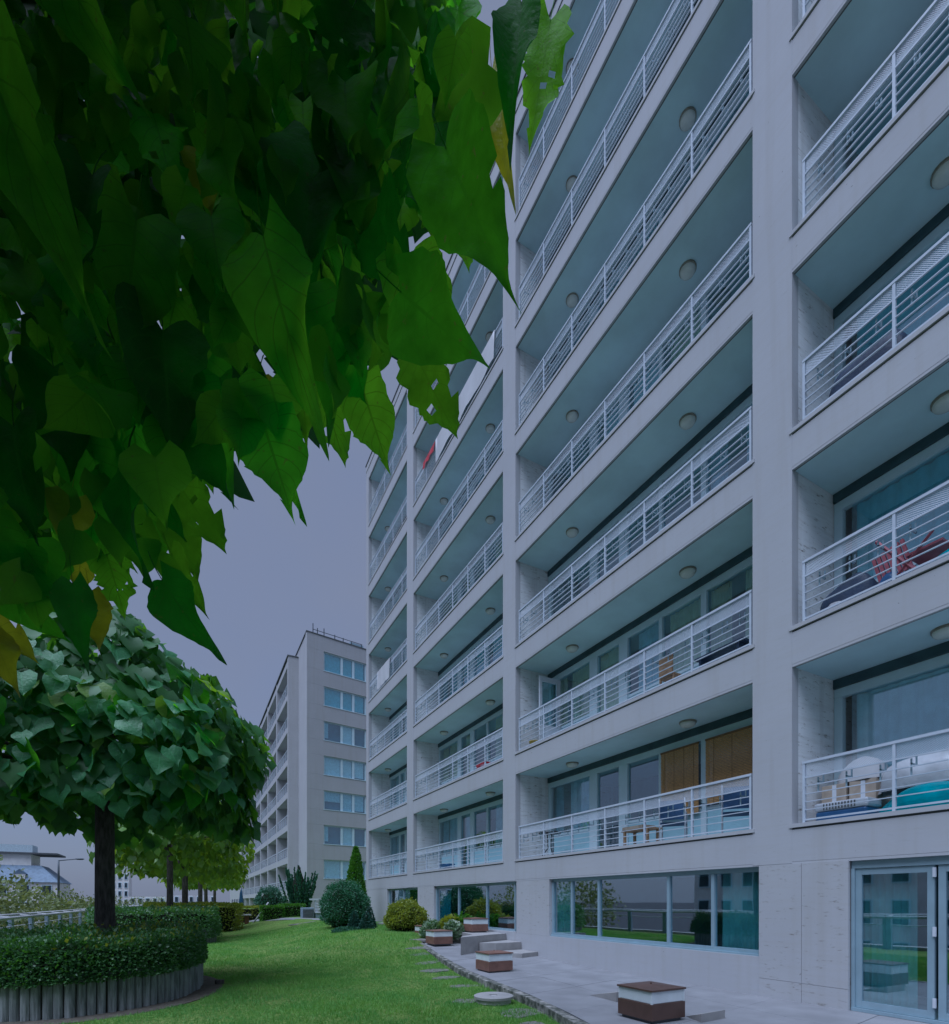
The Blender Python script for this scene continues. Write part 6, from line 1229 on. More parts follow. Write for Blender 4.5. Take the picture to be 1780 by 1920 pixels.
street_lamp('slim street lamp half hidden behind the thick first trunk', -7.5, 66, 5.3, 0.9)

# ------------------------------------------------------------------ trees
def crown_points(n, c, rx, rz, zcut=-0.75, rmin=.62):
    out = []
    while len(out) < n:
        d = unitv(n)
        r = rmin + (1 - rmin) * rng.random((n, 1)) ** .45
        p = d * r
        lump = 1 + .15 * np.sin(d[:, 0:1] * 5 + c[0]) * np.cos(d[:, 1:2] * 6 + c[1]) + .07 * np.sin(d[:, 2:3] * 9 + d[:, 0:1] * 7)
        p = p * lump
        ok = p[:, 2] > zcut + .75 * np.clip(1 - np.hypot(p[:, 0], p[:, 1]), 0, 1)
        out += list(zip(p[ok], d[ok]))
    out = out[:n]
    p = np.array([a for a, b in out]); d = np.array([b for a, b in out])
    P = p * np.array([rx, rx, rz]) + np.array(c)
    return P, d

def leaf_axes(d, n):
    N = d * .8 + np.array([0, 0, .5]) + rng.normal(0, .28, (n, 3))
    D = np.array([0, 0, -1.0]) + d * np.array([.6, .6, .3]) + rng.normal(0, .36, (n, 3))
    return D, N

def tree(label, x, y, zb, trunk_r, c_z, rx, rz, nleaf, size, mat, tmpl, leaf_parts=0, lean=(0, 0), zcut=-.75):
    t = thing('catalpa_tree', label, 'tree', (x, y, zb), group='round crowned trees in a row')
    top = c_z - rz * .35
    pts = [(x, y, zb), (x + lean[0] * .3, y, zb + (top - zb) * .4), (x + lean[0], y + lean[1], top)]
    tr = MB().tube([(x - .0, y, zb - .1)] + pts, [trunk_r * 1.35, trunk_r * 1.2, trunk_r * .98, trunk_r * .92], 14).build('trunk', 'bark', t, smooth=True)
    nb = 9 if rx > 2 else 6
    for i in range(nb):
        a = 2 * math.pi * i / nb + random.uniform(-.2, .2); e = random.uniform(.1, .9)
        b0 = Vector((x + lean[0], y + lean[1], top - .15))
        q = Vector((x + math.cos(a) * rx * .8, y + math.sin(a) * rx * .8, c_z + rz * (.7 * e - .3)))
        mid = (b0 + q) / 2 + Vector((0, 0, .25))
        MB().tube([b0, mid, q], [trunk_r * .45, trunk_r * .28, trunk_r * .08], 6).build('branch', 'bark', tr)
    P, d = crown_points(nleaf, (x, y, c_z), rx, rz, zcut)
    D, N = leaf_axes(d, nleaf)
    S = rng.uniform(size * .55, size * 1.35, nleaf)
    # random tint per leaf; leaf_top puts sunlight into the colour of upper leaves
    tint = np.clip(rng.random(nleaf), 0, 1)
    if leaf_parts:
        view = np.array([-x, -y, 1.5 - c_z]); view /= np.linalg.norm(view)
        rr = ((P - np.array([x, y, c_z])) / np.array([rx, rx, rz]))
        score = rr @ view + .35 * np.linalg.norm(rr, axis=1) + rng.random(nleaf) * .5
        order = np.argsort(-score)[:leaf_parts]
        keep = np.ones(nleaf, bool); keep[order] = False
        for i in order:
            dd = Vector(D[i]).normalized(); nn = Vector(N[i]); nn = (nn - dd * nn.dot(dd)).normalized(); xx = dd.cross(nn)
            s = float(S[i]) * 1.08
            mw = Matrix(((xx.x * s, dd.x * s, nn.x * s, P[i][0]), (xx.y * s, dd.y * s, nn.y * s, P[i][1]), (xx.z * s, dd.z * s, nn.z * s, P[i][2]), (0, 0, 0, 1)))
            link(bpy.data.objects.new('leaf', LEAFMESH[(random.randrange(4), random.choices(('leaf_cool', 'leaf_mid', 'leaf_top'), (6, 2, 2.2 if P[i][2] > c_z + .2 else .4))[0])]), t, mw)
        P, D, N, S, tint = P[keep], D[keep], N[keep], S[keep], tint[keep]
    cloud('crown', P, D, N, S, tmpl, mat, t, 'stuff', tint=tint)
    return t

def mesh_leaf(tm, mat, name='leaf'):
    me = np_mesh(name, tm[0], tm[1], mat, smooth=True)
    uv = me.uv_layers.new(name='UVMap')
    idx = np.empty(len(me.loops), np.int32); me.loops.foreach_get('vertex_index', idx)
    uv.data.foreach_set('uv', tm[2][idx].astype(np.float32).ravel())
    return me
LEAFMESH = {(i, m): mesh_leaf(T_MID[i], m) for i in range(4) for m in ('leaf_cool', 'leaf_mid', 'leaf_top')}

random.seed(5)
tree('nearest whole catalpa with thick dark trunk rising from the log planter hedge', -1.39, 12.1, -.1, .165, 4.3, 2.75, 2.15, 4300, .30, 'crown', T_LOW2, leaf_parts=290, zcut=-.78)
tree('second catalpa in the row, thin trunk in the second hedge', -.72, 26.4, -.1, .13, 4.6, 2.75, 2.1, 2300, .30, 'crown_far', T_LOW, zcut=-.85)
tree('third catalpa in the row, trunk just beside the second one', -.19, 33.2, -.1, .16, 4.3, 3.2, 2.1, 2200, .32, 'crown_far', T_LOW, zcut=-.85)
tree('fourth catalpa in the row, small and far with a slim pale trunk', .75, 45, -.1, .16, 4.3, 3.0, 2.0, 1300, .36, 'crown_far', T_LOW, zcut=-.85)
tree('fifth catalpa, far down the row behind the gold hedge', 1.4, 56, -.1, .16, 4.2, 3.0, 2.0, 1000, .40, 'crown_far', T_LOW, zcut=-.85)
tree('last catalpa at the far end of the row', 2.6, 68, -.1, .16, 4.3, 3.0, 2.0, 900, .42, 'crown_far', T_LOW, zcut=-.85)

# the tree the camera stands under: big hanging leaves
near = thing('catalpa_tree', 'overhanging catalpa whose big hanging leaves fill the upper corner of the view', 'tree', (-2.1, 2.1, -.13), group='round crowned trees in a row')
ntr = MB().tube([(-2.1, 2.1, -.2), (-2.1, 2.1, 1.2), (-2.0, 2.15, 3.35)], [.2, .17, .14], 14).build('trunk', 'bark', near, smooth=True)
for q in ((.1, 1.9, 5.6), (-.7, 2.9, 6.2), (.6, 1.0, 5.6), (-1.6, 3.6, 6.0), (-3.4, 3.2, 5.0), (-4.0, 1.4, 4.8), (-2.8, -.4, 5.0), (-.8, .2, 5.4)):
    b0 = Vector((-2.02, 2.13, 3.2)); q = Vector(q); mid = b0 * .5 + q * .5 + Vector((-.15, -.1, .8))
    MB().tube([b0, mid, q], [.08, .045, .014], 7).build('branch', 'bark', ntr, smooth=True)
HMESH = {}
hm = {0: 'leaf_dark', 1: 'leaf_mid', 2: 'leaf_bright', 3: 'leaf_yellow'}  # bright mostly on rim leaves, with backlight painted into the colour
for v in range(4):
    for sd in range(2):
        tm = leaf_template(v, 21, 7, fold=(.32, .18, .26, .12)[v] * (1 if sd else .6), bend=(.14, .22, .10, .2)[v], wave=(.075, .055)[sd], rag=(.05, .06, .08, .2)[v], seed=v * 3 + sd + 1)
        V, F, UV = tm
        if v == 3 or sd == 1:                      # insect holes
            rr = random.Random(v * 7 + sd)
            drop = {k for _ in range(3 if v == 3 else 1) for q_ in [2 * rr.randrange(34, len(F) // 2 - 24)] for k in ((q_, q_ + 1) if rr.random() < .5 else (q_, q_ + 1, q_ + 12, q_ + 13))}
            F = np.array([f_ for i, f_ in enumerate(F) if i not in drop])
        # petiole
        k0 = len(V); st_ = []
        for i in range(4):
            u = i / 3
            for a in range(3):
                st_.append((.009 * math.cos(a * 2.1), .02 - .55 * u, .009 * math.sin(a * 2.1) - .10 * u * u))
        V = np.vstack([V, np.array(st_)]); UV = np.vstack([UV, np.tile([[.5, 0.0]], (12, 1))])
        pf = []
        for i in range(3):
            for a in range(3):
                p, q, r_, s_ = k0 + i * 3 + a, k0 + i * 3 + (a + 1) % 3, k0 + i * 3 + 3 + (a + 1) % 3, k0 + i * 3 + 3 + a
                pf += [(p, q, r_), (p, r_, s_)]
        F = np.vstack([F, np.array(pf)])
        for mi in range(4): HMESH[(v, sd, mi)] = mesh_leaf((V, F, UV), hm[mi])
for i, r_ in enumerate(LEAF_TABLE):
    b = Vector(r_[0:3]) / 1000; e = Vector(r_[3:6]) / 1000; nn = Vector(r_[6:9]); w = r_[9] / 1000
    d = e - b; L = d.length; d.normalize()
    nn = (nn - d * nn.dot(d)).normalized(); xx = d.cross(nn)
    mw = Matrix(((xx.x * w, d.x * L, nn.x * L, b.x), (xx.y * w, d.y * L, nn.y * L, b.y), (xx.z * w, d.z * L, nn.z * L, b.z), (0, 0, 0, 1)))
    link(bpy.data.objects.new('leaf', HMESH[(r_[11], i % 2, r_[10])]), near, mw)
LFr = np.array(LEAF_FRONT, float) / 100
for half in range(2):
    A_ = LFr[half::2]; Pf = A_[:, :3]; Df = A_[:, 3:6] - Pf
    tm = leaf_template((0, 2)[half], 10, 5, fold=.3, bend=.2, wave=.07, rag=.06, seed=5 + half)
    Nf = np.array([0, 0, 1.6]) - Pf; Nf = Nf / np.linalg.norm(Nf, axis=1)[:, None] + rng.normal(0, .45, Pf.shape)
    cloud('crown', Pf, Df, Nf, np.linalg.norm(Df, axis=1), tm, 'leaf_front', near, 'stuff', width=.8, uv=tm[2], smooth=True)
LBk = np.array(LEAF_BACK, float) / 100
P = LBk[:, :3]; D = LBk[:, 3:] - P; S = np.linalg.norm(D, axis=1)
Pn = [P]; Dn = [D]; Sn = [S]; Nn = [rng.normal(size=P.shape) + np.array([-.3, -.6, .1])]
# the rest of the crown, unseen over and beside the camera, dense to block light
n = 5200
d = unitv(n); rr_ = .45 + .55 * rng.random((n, 1)) ** .5
Q = d * rr_ * np.array([3.0, 3.0, 2.0]) + np.array([-2.0, 1.7, 4.7])
dep = .4715 * Q[:, 0] + .8819 * Q[:, 1]
lat = .8819 * Q[:, 0] - .4715 * Q[:, 1]
out_view = (lat < -.98 * dep - .35) | (Q[:, 2] - 1.546 > 1.74 * dep + .45) | (dep < -.2)
ok = out_view & (Q[:, 2] > 2.5)
Q = Q[ok]; d = d[ok]
Dq, Nq = leaf_axes(d, len(Q))
Pn.append(Q); Dn.append(Dq); Nn.append(Nq); Sn.append(rng.uniform(.24, .36, len(Q)))
cloud('crown', np.concatenate(Pn), np.concatenate(Dn), np.concatenate(Nn), np.concatenate(Sn), T_LOW2, 'crown_near', near, 'stuff')

# ------------------------------------------------------------------ hedges, planters, shrubs
def shrub(name, label, cat, c, r, n, size, mat, shape='ball', group=None, up=.3, core=True, tmpl=T_TINY, core_s=.82):
    """dense leaf shell over an added dark core that blocks light; c is the middle of the base"""
    t = thing(name, label, cat, c, group=group)
    d = unitv(n)
    if shape == 'ball':
        p = d.copy(); p[:, 2] = np.abs(p[:, 2]) * 1.0 * np.where(rng.random(n) < .25, -.35, 1)
        rad = .82 + .2 * rng.random((n, 1)) ** .6
        lump = 1 + .08 * np.sin(d[:, 0:1] * 7 + c[0]) * np.cos(d[:, 2:3] * 8) + .05 * np.sin(d[:, 1:2] * 13 + d[:, 0:1] * 11) + .10 * (rng.random((n, 1)) ** 6)
        p = p * rad * lump
        P = p * np.array([r[0], r[1], r[2] * .68]) + np.array([c[0], c[1], c[2] + r[2] * .34])
    elif shape == 'box':
        a = rng.uniform(-1, 1, (n, 3)); ax = rng.choice([0, 0, 1, 1, 2, 2, 2], n); sg = np.where(rng.random(n) < .5, -1, 1)
        sg = np.where(ax == 2, 1, sg)
        a[np.arange(n), ax] = sg * (1 - .16 * rng.random(n) ** 2)
        k = np.linalg.norm(a[:, :2], axis=1)[:, None]; m = np.maximum(np.abs(a[:, 0:1]), np.abs(a[:, 1:2]))
        a[:, :2] *= (1 - .55 * (1 - m / np.maximum(k, 1e-6)))
        d = a.copy(); d /= np.linalg.norm(d, axis=1)[:, None]
        bumpy = .045 * np.sin(a[:, 0] * 6 + 2 * a[:, 1] + c[0]) + .04 * np.cos(a[:, 1] * 7 + c[1])
        a[:, 2] += np.where(ax == 2, bumpy, 0)
        P = np.stack([c[0] + a[:, 0] * r[0], c[1] + a[:, 1] * r[1], c[2] + (a[:, 2] + 1) / 2 * r[2]], 1)
    elif shape == 'cone':
        z = 1 - np.sqrt(rng.random(n)); an = rng.uniform(0, 2 * math.pi, n)
        rad = (1 - z) ** .75 * (.8 + .25 * rng.random(n))
        P = np.stack([c[0] + r[0] * rad * np.cos(an), c[1] + r[1] * rad * np.sin(an), c[2] + z * r[2]], 1)
        d = np.stack([np.cos(an), np.sin(an), np.full(n, .3)], 1)
    elif shape == 'column':
        z = rng.random(n); an = rng.uniform(0, 2 * math.pi, n)
        prof = np.minimum(1, 1.4 * (1 - z) ** .6) * (.75 + .25 * np.minimum(1, z * 5))
        rad = prof * (.78 + .27 * rng.random(n)) * (1 + .1 * np.sin(an * 3 + z * 9))
        P = np.stack([c[0] + r[0] * rad * np.cos(an), c[1] + r[1] * rad * np.sin(an), c[2] + z * r[2]], 1)
        d = np.stack([np.cos(an), np.sin(an), np.full(n, .6)], 1)
    elif shape == 'spray':                          # upright shoots fanning out of the base
        ns = 46; an = rng.uniform(0, 2 * math.pi, ns); sp = np.sqrt(rng.random(ns)); ln = rng.uniform(.65, 1.05, ns)
        i = rng.integers(0, ns, n); u = rng.random(n) ** .7
        x = np.cos(an[i]) * sp[i] * (.35 + .65 * u) * r[0]; y = np.sin(an[i]) * sp[i] * (.35 + .65 * u) * r[1]
        z = u * ln[i] * r[2] * (1 - .3 * sp[i])
        j = rng.normal(0, .06 * r[0], (n, 3)) * (1.1 - u)[:, None]
        P = np.stack([c[0] + x, c[1] + y, c[2] + z], 1) + j
        d = np.stack([np.cos(an[i]) * sp[i], np.sin(an[i]) * sp[i], np.full(n, 1.2)], 1)
    D = d + rng.normal(0, .55, (n, 3)) + np.array([0, 0, up])
    N = d + rng.normal(0, .5, (n, 3)) + np.array([0, 0, .35])
    S = rng.uniform(.7, 1.3, n) * size
    cloud('foliage', P, D, N, S, tmpl, mat, t, 'stuff')
    if core:
        if shape == 'box':
            MB().prism([(c[0] + r[0] * .84 * math.copysign(abs(math.cos(a)) ** .6, math.cos(a)), c[1] + r[1] * .84 * math.copysign(abs(math.sin(a)) ** .6, math.sin(a))) for a in np.linspace(0, 2 * math.pi, 17)[:-1]], c[2], c[2] + r[2] * .86).build('light_block', 'hedge_core', t)
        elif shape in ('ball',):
            MB().lathe([(.05, -.1), (core_s * .55, 0), (core_s, .35), (core_s * .85, .62), (core_s * .5, .82), (.02, .9)], 14).build('light_block', 'hedge_core', t, Matrix.Translation(c) @ Matrix.Diagonal((r[0], r[1], r[2], 1)), smooth=True)
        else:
            MB().lathe([(.5, 0), (.55, .1), (.3, .6), (.02, .9)], 10).build('light_block', 'hedge_core', t, Matrix.Translation(c) @ Matrix.Diagonal((r[0], r[1], r[2], 1)), smooth=True)
    return t

def log_planter(label, outline, ztop, zb, spacing=.128, rad=.062):
    t = thing('log_planter', label, 'planter', (outline[0][0], outline[0][1], zb))
    P = [Vector((p[0], p[1], 0)) for p in outline]; P.append(P[0])
    acc = 0; lm = []
    for v in range(3):
        rv = random.Random(v)
        lm.append(MB().lathe([(0.0, 1.0), (.8, 1.0), (1.0, .97), (1.03, .5), (1.0, 0), (0, -.0)], 10).mesh('log', 'log_wood', False))
    for a, b in zip(P[:-1], P[1:]):
        L = (b - a).length; s = acc
        while s < L:
            p = a + (b - a) * (s / L)
            h = ztop - zb + random.uniform(-.02, .02)
            mw = Matrix.Translation((p.x + random.uniform(-.008, .008), p.y + random.uniform(-.008, .008), zb - .05)) @ Matrix.Rotation(random.uniform(0, 6), 4, 'Z') @ Matrix.Diagonal((rad * random.uniform(.93, 1.04), rad * random.uniform(.93, 1.04), h + .05, 1))
            link(bpy.data.objects.new('log', random.choice(lm)), t, mw)
            s += spacing
        acc = s - L
    c = sum(P[:-1], Vector()) / len(outline)
    MB().prism([tuple((Vector((p[0], p[1], 0)) * .97 + c * .03))[:2] for p in outline], zb, ztop - .08).build('soil', 'soil', t)
    return t
OUT1 = [(-3.3, 10.3), (-2.75, 9.85), (-2.3, 9.6), (-1.92, 9.47), (-1.5, 9.46), (-1.09, 9.62), (-.7, 9.86), (-.35, 10.2), (-.08, 10.7), (.12, 11.4), (.2, 12.1), (.1, 13), (-.4, 14), (-1.5, 14.5), (-2.8, 14.2), (-3.5, 12.5)]
log_planter('rounded planter of upright weathered logs around the nearest whole tree', OUT1, .52, -.14)
tag(MB().prism([(-1.6 + 2.2 * math.cos(a) , 11.95 + 2.92 * math.sin(a)) for a in np.linspace(0, 2 * math.pi, 40)[:-1]], -.3, -.118).build('soil_path', 'soil'), kind='structure')
OUT2 = [(-3.2, 24.2), (-2, 23.3), (-.6, 23.0), (.5, 23.3), (.95, 24.3), (.8, 26.5), (.2, 28.4), (-1.8, 28.8), (-3.3, 27)]
log_planter('second rounded log planter farther along the tree row', OUT2, .45, -.14, .16, .075)

random.seed(8)
# hedge of the first planter follows its outline
def planter_hedge(label, outline, z0, z1, n, size, mat, spill=.1):
    t = thing('hedge', label, 'hedge', (outline[0][0], outline[0][1], z0))
    O = np.array(outline); c = O.mean(0); m = len(O)
    i = rng.integers(0, m, n); u = rng.random(n)
    e = O[i] + (O[(i + 1) % m] - O[i]) * u[:, None]
    side = rng.random(n) < .5
    q = np.where(side, 1 + spill * rng.random(n) ** .7, np.sqrt(rng.random(n)) * (1 + spill * .6))
    z = np.where(side, z0 - .05 + (z1 - z0) * rng.random(n), z1 - .10 * rng.random(n) ** 2)
    q = np.where(side, q - .06 * ((z - z0) / (z1 - z0)) ** 3, q)
    bmp = .07 * np.sin(e[:, 0] * 3.1 + e[:, 1] * 2) + .05 * np.sin(e[:, 0] * 7) + .16 * (rng.random(n) ** 5)
    XY = c + (e - c) * q[:, None]
    z = z + np.where(side, 0, bmp + .05 * np.sin(XY[:, 0] * 5) * np.cos(XY[:, 1] * 4))
    P = np.stack([XY[:, 0], XY[:, 1], z], 1)
    o = np.stack([(e - c)[:, 0], (e - c)[:, 1], np.zeros(n)], 1); o /= np.linalg.norm(o, axis=1)[:, None]
    o = np.where(side[:, None], o + np.array([0, 0, .25]), np.array([0, 0, 1.0]) + .3 * o)
    D = o + rng.normal(0, .6, (n, 3)); N = o + rng.normal(0, .6, (n, 3)) + np.array([0, 0, .3])
    cloud('foliage', P, D, N, rng.uniform(.7, 1.35, n) * size, T_TINY, mat, t, 'stuff')
    MB().prism([tuple(c + (p - c) * .95) for p in O], z0 - .1, z1 - .1).build('light_block', 'hedge_core', t)  # solid dark body added to block light through the leaves
    g_ = rng.integers(0, n, n // 14); g_ = g_[(~side[g_]) & (P[g_, 0] > c[0] - .3)]
    Pg = P[g_] + np.array([0, 0, .02]) + rng.normal(0, .03, (len(g_), 3)) * np.array([1, 1, .8])
    cloud('sunlit_tips', Pg, np.array([0, 0, 1.0]) + rng.normal(0, .5, Pg.shape), rng.normal(size=Pg.shape), rng.uniform(.9, 1.7, len(Pg)) * size, T_TINY, 'hedge_gold', t, 'stuff')  # gold leaves along the top, sunlight put into their colour
    tw = MB()
    for k in range(60):
        j = rng.integers(0, n); p = P[j]; tw.tube([p - o[j] * .2, p + o[j] * .05 + rng.normal(0, .03, 3), p + o[j] * .15 + rng.normal(0, .06, 3)], [.006, .004, .002], 3, False)
    s = tw.build('twig', 'twig_dark', t); s['kind'] = 'stuff'
    return t
planter_hedge('dense low hedge filling the near log planter under the dark trunk', OUT1, .42, .90, 34000, .055, 'hedge_leaf', .07)
planter_hedge('clipped green hedge bulging over the second log planter', OUT2, .15, 1.14, 16000, .075, 'hedge_leaf', .12)
shrub('hedge', 'gold leaved low hedge around the third trunk', 'hedge', (.3, 33.3, -.12), (2.4, 1.8, 1.5), 7000, .11, 'hedge_gold', 'box')
shrub('hedge', 'tall dark hedge mirrored in the ground floor windows', 'hedge', (-3.9, 3.4, -.13), (1.2, 3.2, 1.5), 8000, .07, 'hedge_leaf', 'box')
shrub('bush', 'big round clipped bush standing on the lawn before the farther block', 'bush', (5.6, 21.6, .33), (.95, .95, 1.95), 15000, .06, 'bush', 'ball')
shrub('cypress_tree', 'slim bright green columnar cypress behind the round bush', 'tree', (6.9, 24.7, .4), (.42, .42, 3.65), 7000, .10, 'cypress', 'column', up=.9)
shrub('bush', 'squarish yellow green bush against the end of the ground floor wall', 'bush', (6.75, 17.75, .42), (.72, .72, 1.12), 8000, .065, 'hedge_gold', 'ball', core_s=.9)
shrub('dwarf_spruce', 'short bluish cone spruce, left one of three before the round bush', 'bush', (5.42, 19.6, .38), (.28, .28, .85), 2600, .05, 'spruce', 'cone', group='dwarf cone spruces')
shrub('dwarf_spruce', 'bluish cone spruce, wide middle one of three before the round bush', 'bush', (5.75, 19.2, .36), (.33, .33, .82), 2600, .05, 'spruce', 'cone', group='dwarf cone spruces')
shrub('dwarf_spruce', 'dark tall cone spruce, rear one of three next to the yellow bush', 'bush', (6.08, 19.9, .38), (.30, .30, 1.0), 2600, .05, 'spruce', 'cone', group='dwarf cone spruces')
shrub('ground_shrub', 'flat creeping juniper at the foot of the cone spruces', 'bush', (5.2, 19.5, .33), (.6, .4, .25), 2200, .06, 'conifer', 'ball', core=False)
shrub('yew_bush', 'spiky dark upright yew before the corner of the farther block', 'bush', (6.9, 39.4, .4), (1.35, 1.35, 4.1), 9000, .17, 'conifer', 'spray', up=1.2)
shrub('bush', 'dark round bush left of the spiky yew', 'bush', (5.3, 42.0, .1), (1.05, 1.05, 2.4), 5000, .11, 'conifer', 'ball')
shrub('hedge', 'low bright hedge, longest of the clipped ones before the farther block', 'hedge', (3.3, 40, .0), (1.6, .7, 1.15), 4200, .10, 'hedge_gold', 'box')
shrub('hedge', 'small clipped bright hedge behind the diagonal pole', 'hedge', (4.75, 36.5, .25), (.75, .6, .95), 3000, .09, 'cypress', 'box')
shrub('hedge', 'small clipped bright hedge next to the grey unit', 'hedge', (6.0, 36.8, .35), (.85, .6, .95), 3000, .09, 'cypress', 'box')
random.seed(3)
for i, (x, y, z, rr_, m, lab) in enumerate((
    (6.75, 15.45, .30, .32, 'variegated', 'pale variegated leafy plant nearest the lawn beside the lamp boxes'),
    (7.05, 16.1, .34, .36, 'variegated', 'white edged hosta in the bed before the yellow green bush'),
    (7.35, 15.3, .5, .34, 'hedge_gold', 'gold leafy perennial in the bed by the window'),
    (7.75, 15.2, .6, .36, 'cypress', 'feathery green fern in front of the window glass'),
    (7.95, 15.9, .6, .34, 'cypress', 'tall feathery fern at the back of the bed'),
    (7.15, 14.75, .35, .30, 'variegated', 'low spreading plant between two lamp boxes'))):
    shrub('leafy_plant', lab, 'plant', (x, y, z), (rr_, rr_, .55), 520, .10, m, 'spray' if i in (3, 4) else 'ball', group='perennials in the bed', up=.5, core=False, tmpl=T_LOW)
for i, (x, y, h, rx, lab) in enumerate((
    (-9.0, 31, 7.6, 2.6, 'loose olive green street tree at the edge behind the railing'),
    (-9.5, 40, 7.2, 3.0, 'olive green street tree below the blue roofed building'),
    (-9.2, 49, 6.5, 2.8, 'lower olive green street tree at the foot of the street lamp'),
    (-8.6, 57, 6.6, 2.6, 'sparse street tree between the lamp and the thick trunk'),
    (-8.2, 68, 6.2, 2.4, 'street tree seen just past the thick trunk'),
    (-7.0, 84, 6.4, 2.6, 'distant street tree under the second crown'),
    (-5.5, 104, 6.4, 3.0, 'distant street tree between the thin trunks'))):
    t = thing('street_tree', lab, 'tree', (x, y, -4.3), group='street trees below the railing')
    MB().tube([(x, y, -4.3), (x, y, -4.3 + h * .6)], [.14, .08], 7).build('trunk', 'bark', t)
    nn_ = 2600 if i < 4 else 1400
    d = unitv(nn_); rad = .35 + .65 * rng.random((nn_, 1)) ** .6
    lump = 1 + .22 * np.sin(d[:, 0:1] * 6 + i) * np.cos(d[:, 2:3] * 7) + .15 * np.sin(d[:, 1:2] * 11)
    P = d * rad * lump * np.array([rx, rx, h * .30]) + np.array([x, y, -4.3 + h * .70])
    cloud('crown', P, d + rng.normal(0, .7, d.shape), unitv(nn_) + np.array([0, 0, .5]), rng.uniform(.15, .30, nn_), T_TINY, 'olive_leaf', t, 'stuff')

# ------------------------------------------------------------------ terrace lamp boxes, stones, manhole
def lamp_box(label, x, y, z, s=.60, brown='brown_rust'):
    t = thing('lamp_box', label, 'garden lamp', (x + s / 2, y + s / 2, z), group='square brown garden lamps on the paving')
    MB().box(x + .04, x + s - .04, y + .04, y + s - .04, z, z + .035).build('foot', 'groove', t)
    MB().box(x, x + s, y, y + s, z + .036, z + .245).build('base', brown, t, bevel=.006)
    MB().box(x + .012, x + s - .012, y + .012, y + s - .012, z + .246, z + .40).build('shade', 'acrylic', t, bevel=.01)
    for cx, cy in ((x + .02, y + .02), (x + s - .02, y + .02), (x + .02, y + s - .02), (x + s - .02, y + s - .02)):
        bx('corner_post', 'acrylic', t, cx - .013, cx + .013, cy - .013, cy + .013, z + .246, z + .401)
    m = MB()
    m.v = [(x - .008, y - .008, z + .402), (x + s + .008, y - .008, z + .402), (x + s + .008, y + s + .008, z + .402), (x - .008, y + s + .008, z + .402)]
    m.v += [(p[0], p[1], z + .424) for p in m.v] + [(x + s / 2, y + s / 2, z + .45)]
    m.f = [(3, 2, 1, 0)] + [(i, (i + 1) % 4, 4 + (i + 1) % 4, 4 + i) for i in range(4)] + [(4 + i, 4 + (i + 1) % 4, 8) for i in range(4)]
    m.build('lid', brown, t)
    MB().lathe([(.012, 0), (.012, .02), (0, .022)], 8).build('knob', brown, t, Matrix.Translation((x + s / 2, y + s / 2, z + .447)))
    return t
lamp_box('largest brown and white lamp box in the front corner of the paving', 5.09, 4.83, .003, brown='brown_metal')
lamp_box('second lamp box, alone on the paving edge before the curved steps', 5.62, 9.86, .006)
lamp_box('third lamp box where the kerb bends, left of the raised paving', 6.19, 14.05, terr_z(14.05) + .03)
lamp_box('small lamp box at the tip of the kerb beside the pale plants', 6.75, 16.35, .30, .58)
lamp_box('lamp box up on the raised paving in front of the dark window', 7.43, 14.06, .602, .56)

def stone(name, label, cat, x, y, r0, r1, ang, h=.05, mat='flagstone', group=None, seed=0, zoff=.016):
    rr = random.Random(seed); n = 11
    p = []
    for i in range(n):
        a = 2 * math.pi * i / n; k = rr.uniform(.78, 1.12)
        px, py = r0 * k * math.cos(a), r1 * k * math.sin(a)
        p.append((x + px * math.cos(ang) - py * math.sin(ang), y + px * math.sin(ang) + py * math.cos(ang)))
    z = float(lawn_z(x, y))
    o = MB().prism(p, z - .06, [float(lawn_z(q[0], q[1])) + zoff + rr.uniform(-.006, .006) for q in p]).build(name, mat, bevel=.008)
    return tag(o, label, cat, group)
LST = [(8.0, 19.0), (7.16, 17.2), (6.35, 15.2), (5.75, 14.0), (5.45, 13.2), (5.2, 12.2), (5.02, 11.3), (4.93, 10.45), (4.78, 9.35)]
LABS = ['flat stepping stone nearest the round manhole ring', 'stepping stone second from the manhole ring, the widest', 'thin stepping stone third from the manhole ring', 'stepping stone fourth from the manhole ring', 'stepping stone fifth from the manhole ring', 'stepping stone sixth from the manhole ring, half in grass', 'small stepping stone near the third lamp box', 'smallest stepping stone by the kerb tip']
for i, (x, y) in enumerate(reversed(LST[1:])):
    stone('stepping_stone', LABS[i], 'stepping stone', x - .02, y, 0.36 if i < 5 else .40, .17, random.uniform(-.3, .3), group='flat stepping stones in the lawn', seed=i + 3)
stone('flagstone', 'broad cracked flagstone in front of the manhole ring', 'flagstone', 4.36, 6.72, .42, .30, .3, seed=31)
stone('flagstone', 'small cracked flagstone tucked under the manhole ring', 'flagstone', 4.08, 7.92, .26, .2, .1, seed=32)
stone('flagstone', 'jagged flagstone touching the kerb right of the manhole ring', 'flagstone', 4.02, 5.9, .3, .2, .8, seed=33)
mh = thing('manhole_cover', 'round pale concrete manhole ring with a hole in its middle, on the lawn', 'manhole cover', (4.42, 7.6, -.13))
MB().lathe([(.27, -.02), (.29, .02), (.28, .075), (.20, .08)], 36).build('ring_base', 'concrete', mh, Matrix.Translation((4.42, 7.6, -.13)), smooth=False)
MB().lathe([(.07, .06), (.07, .132), (.10, .140), (.30, .135), (.325, .125), (.325, .085), (.27, .08)], 36).build('lid', 'step_stone', mh, Matrix.Translation((4.42, 7.6, -.13)))
MB().lathe([(.0, .118), (.069, .118)], 18).build('plug', 'concrete', mh, Matrix.Translation((4.42, 7.6, -.13)))
sl = stone('paving_slab', 'lone pale slab lying in the lawn before the far path', 'slab', 5.0, 27.5, .7, .35, .1, seed=40)
tag(sl, None, None)
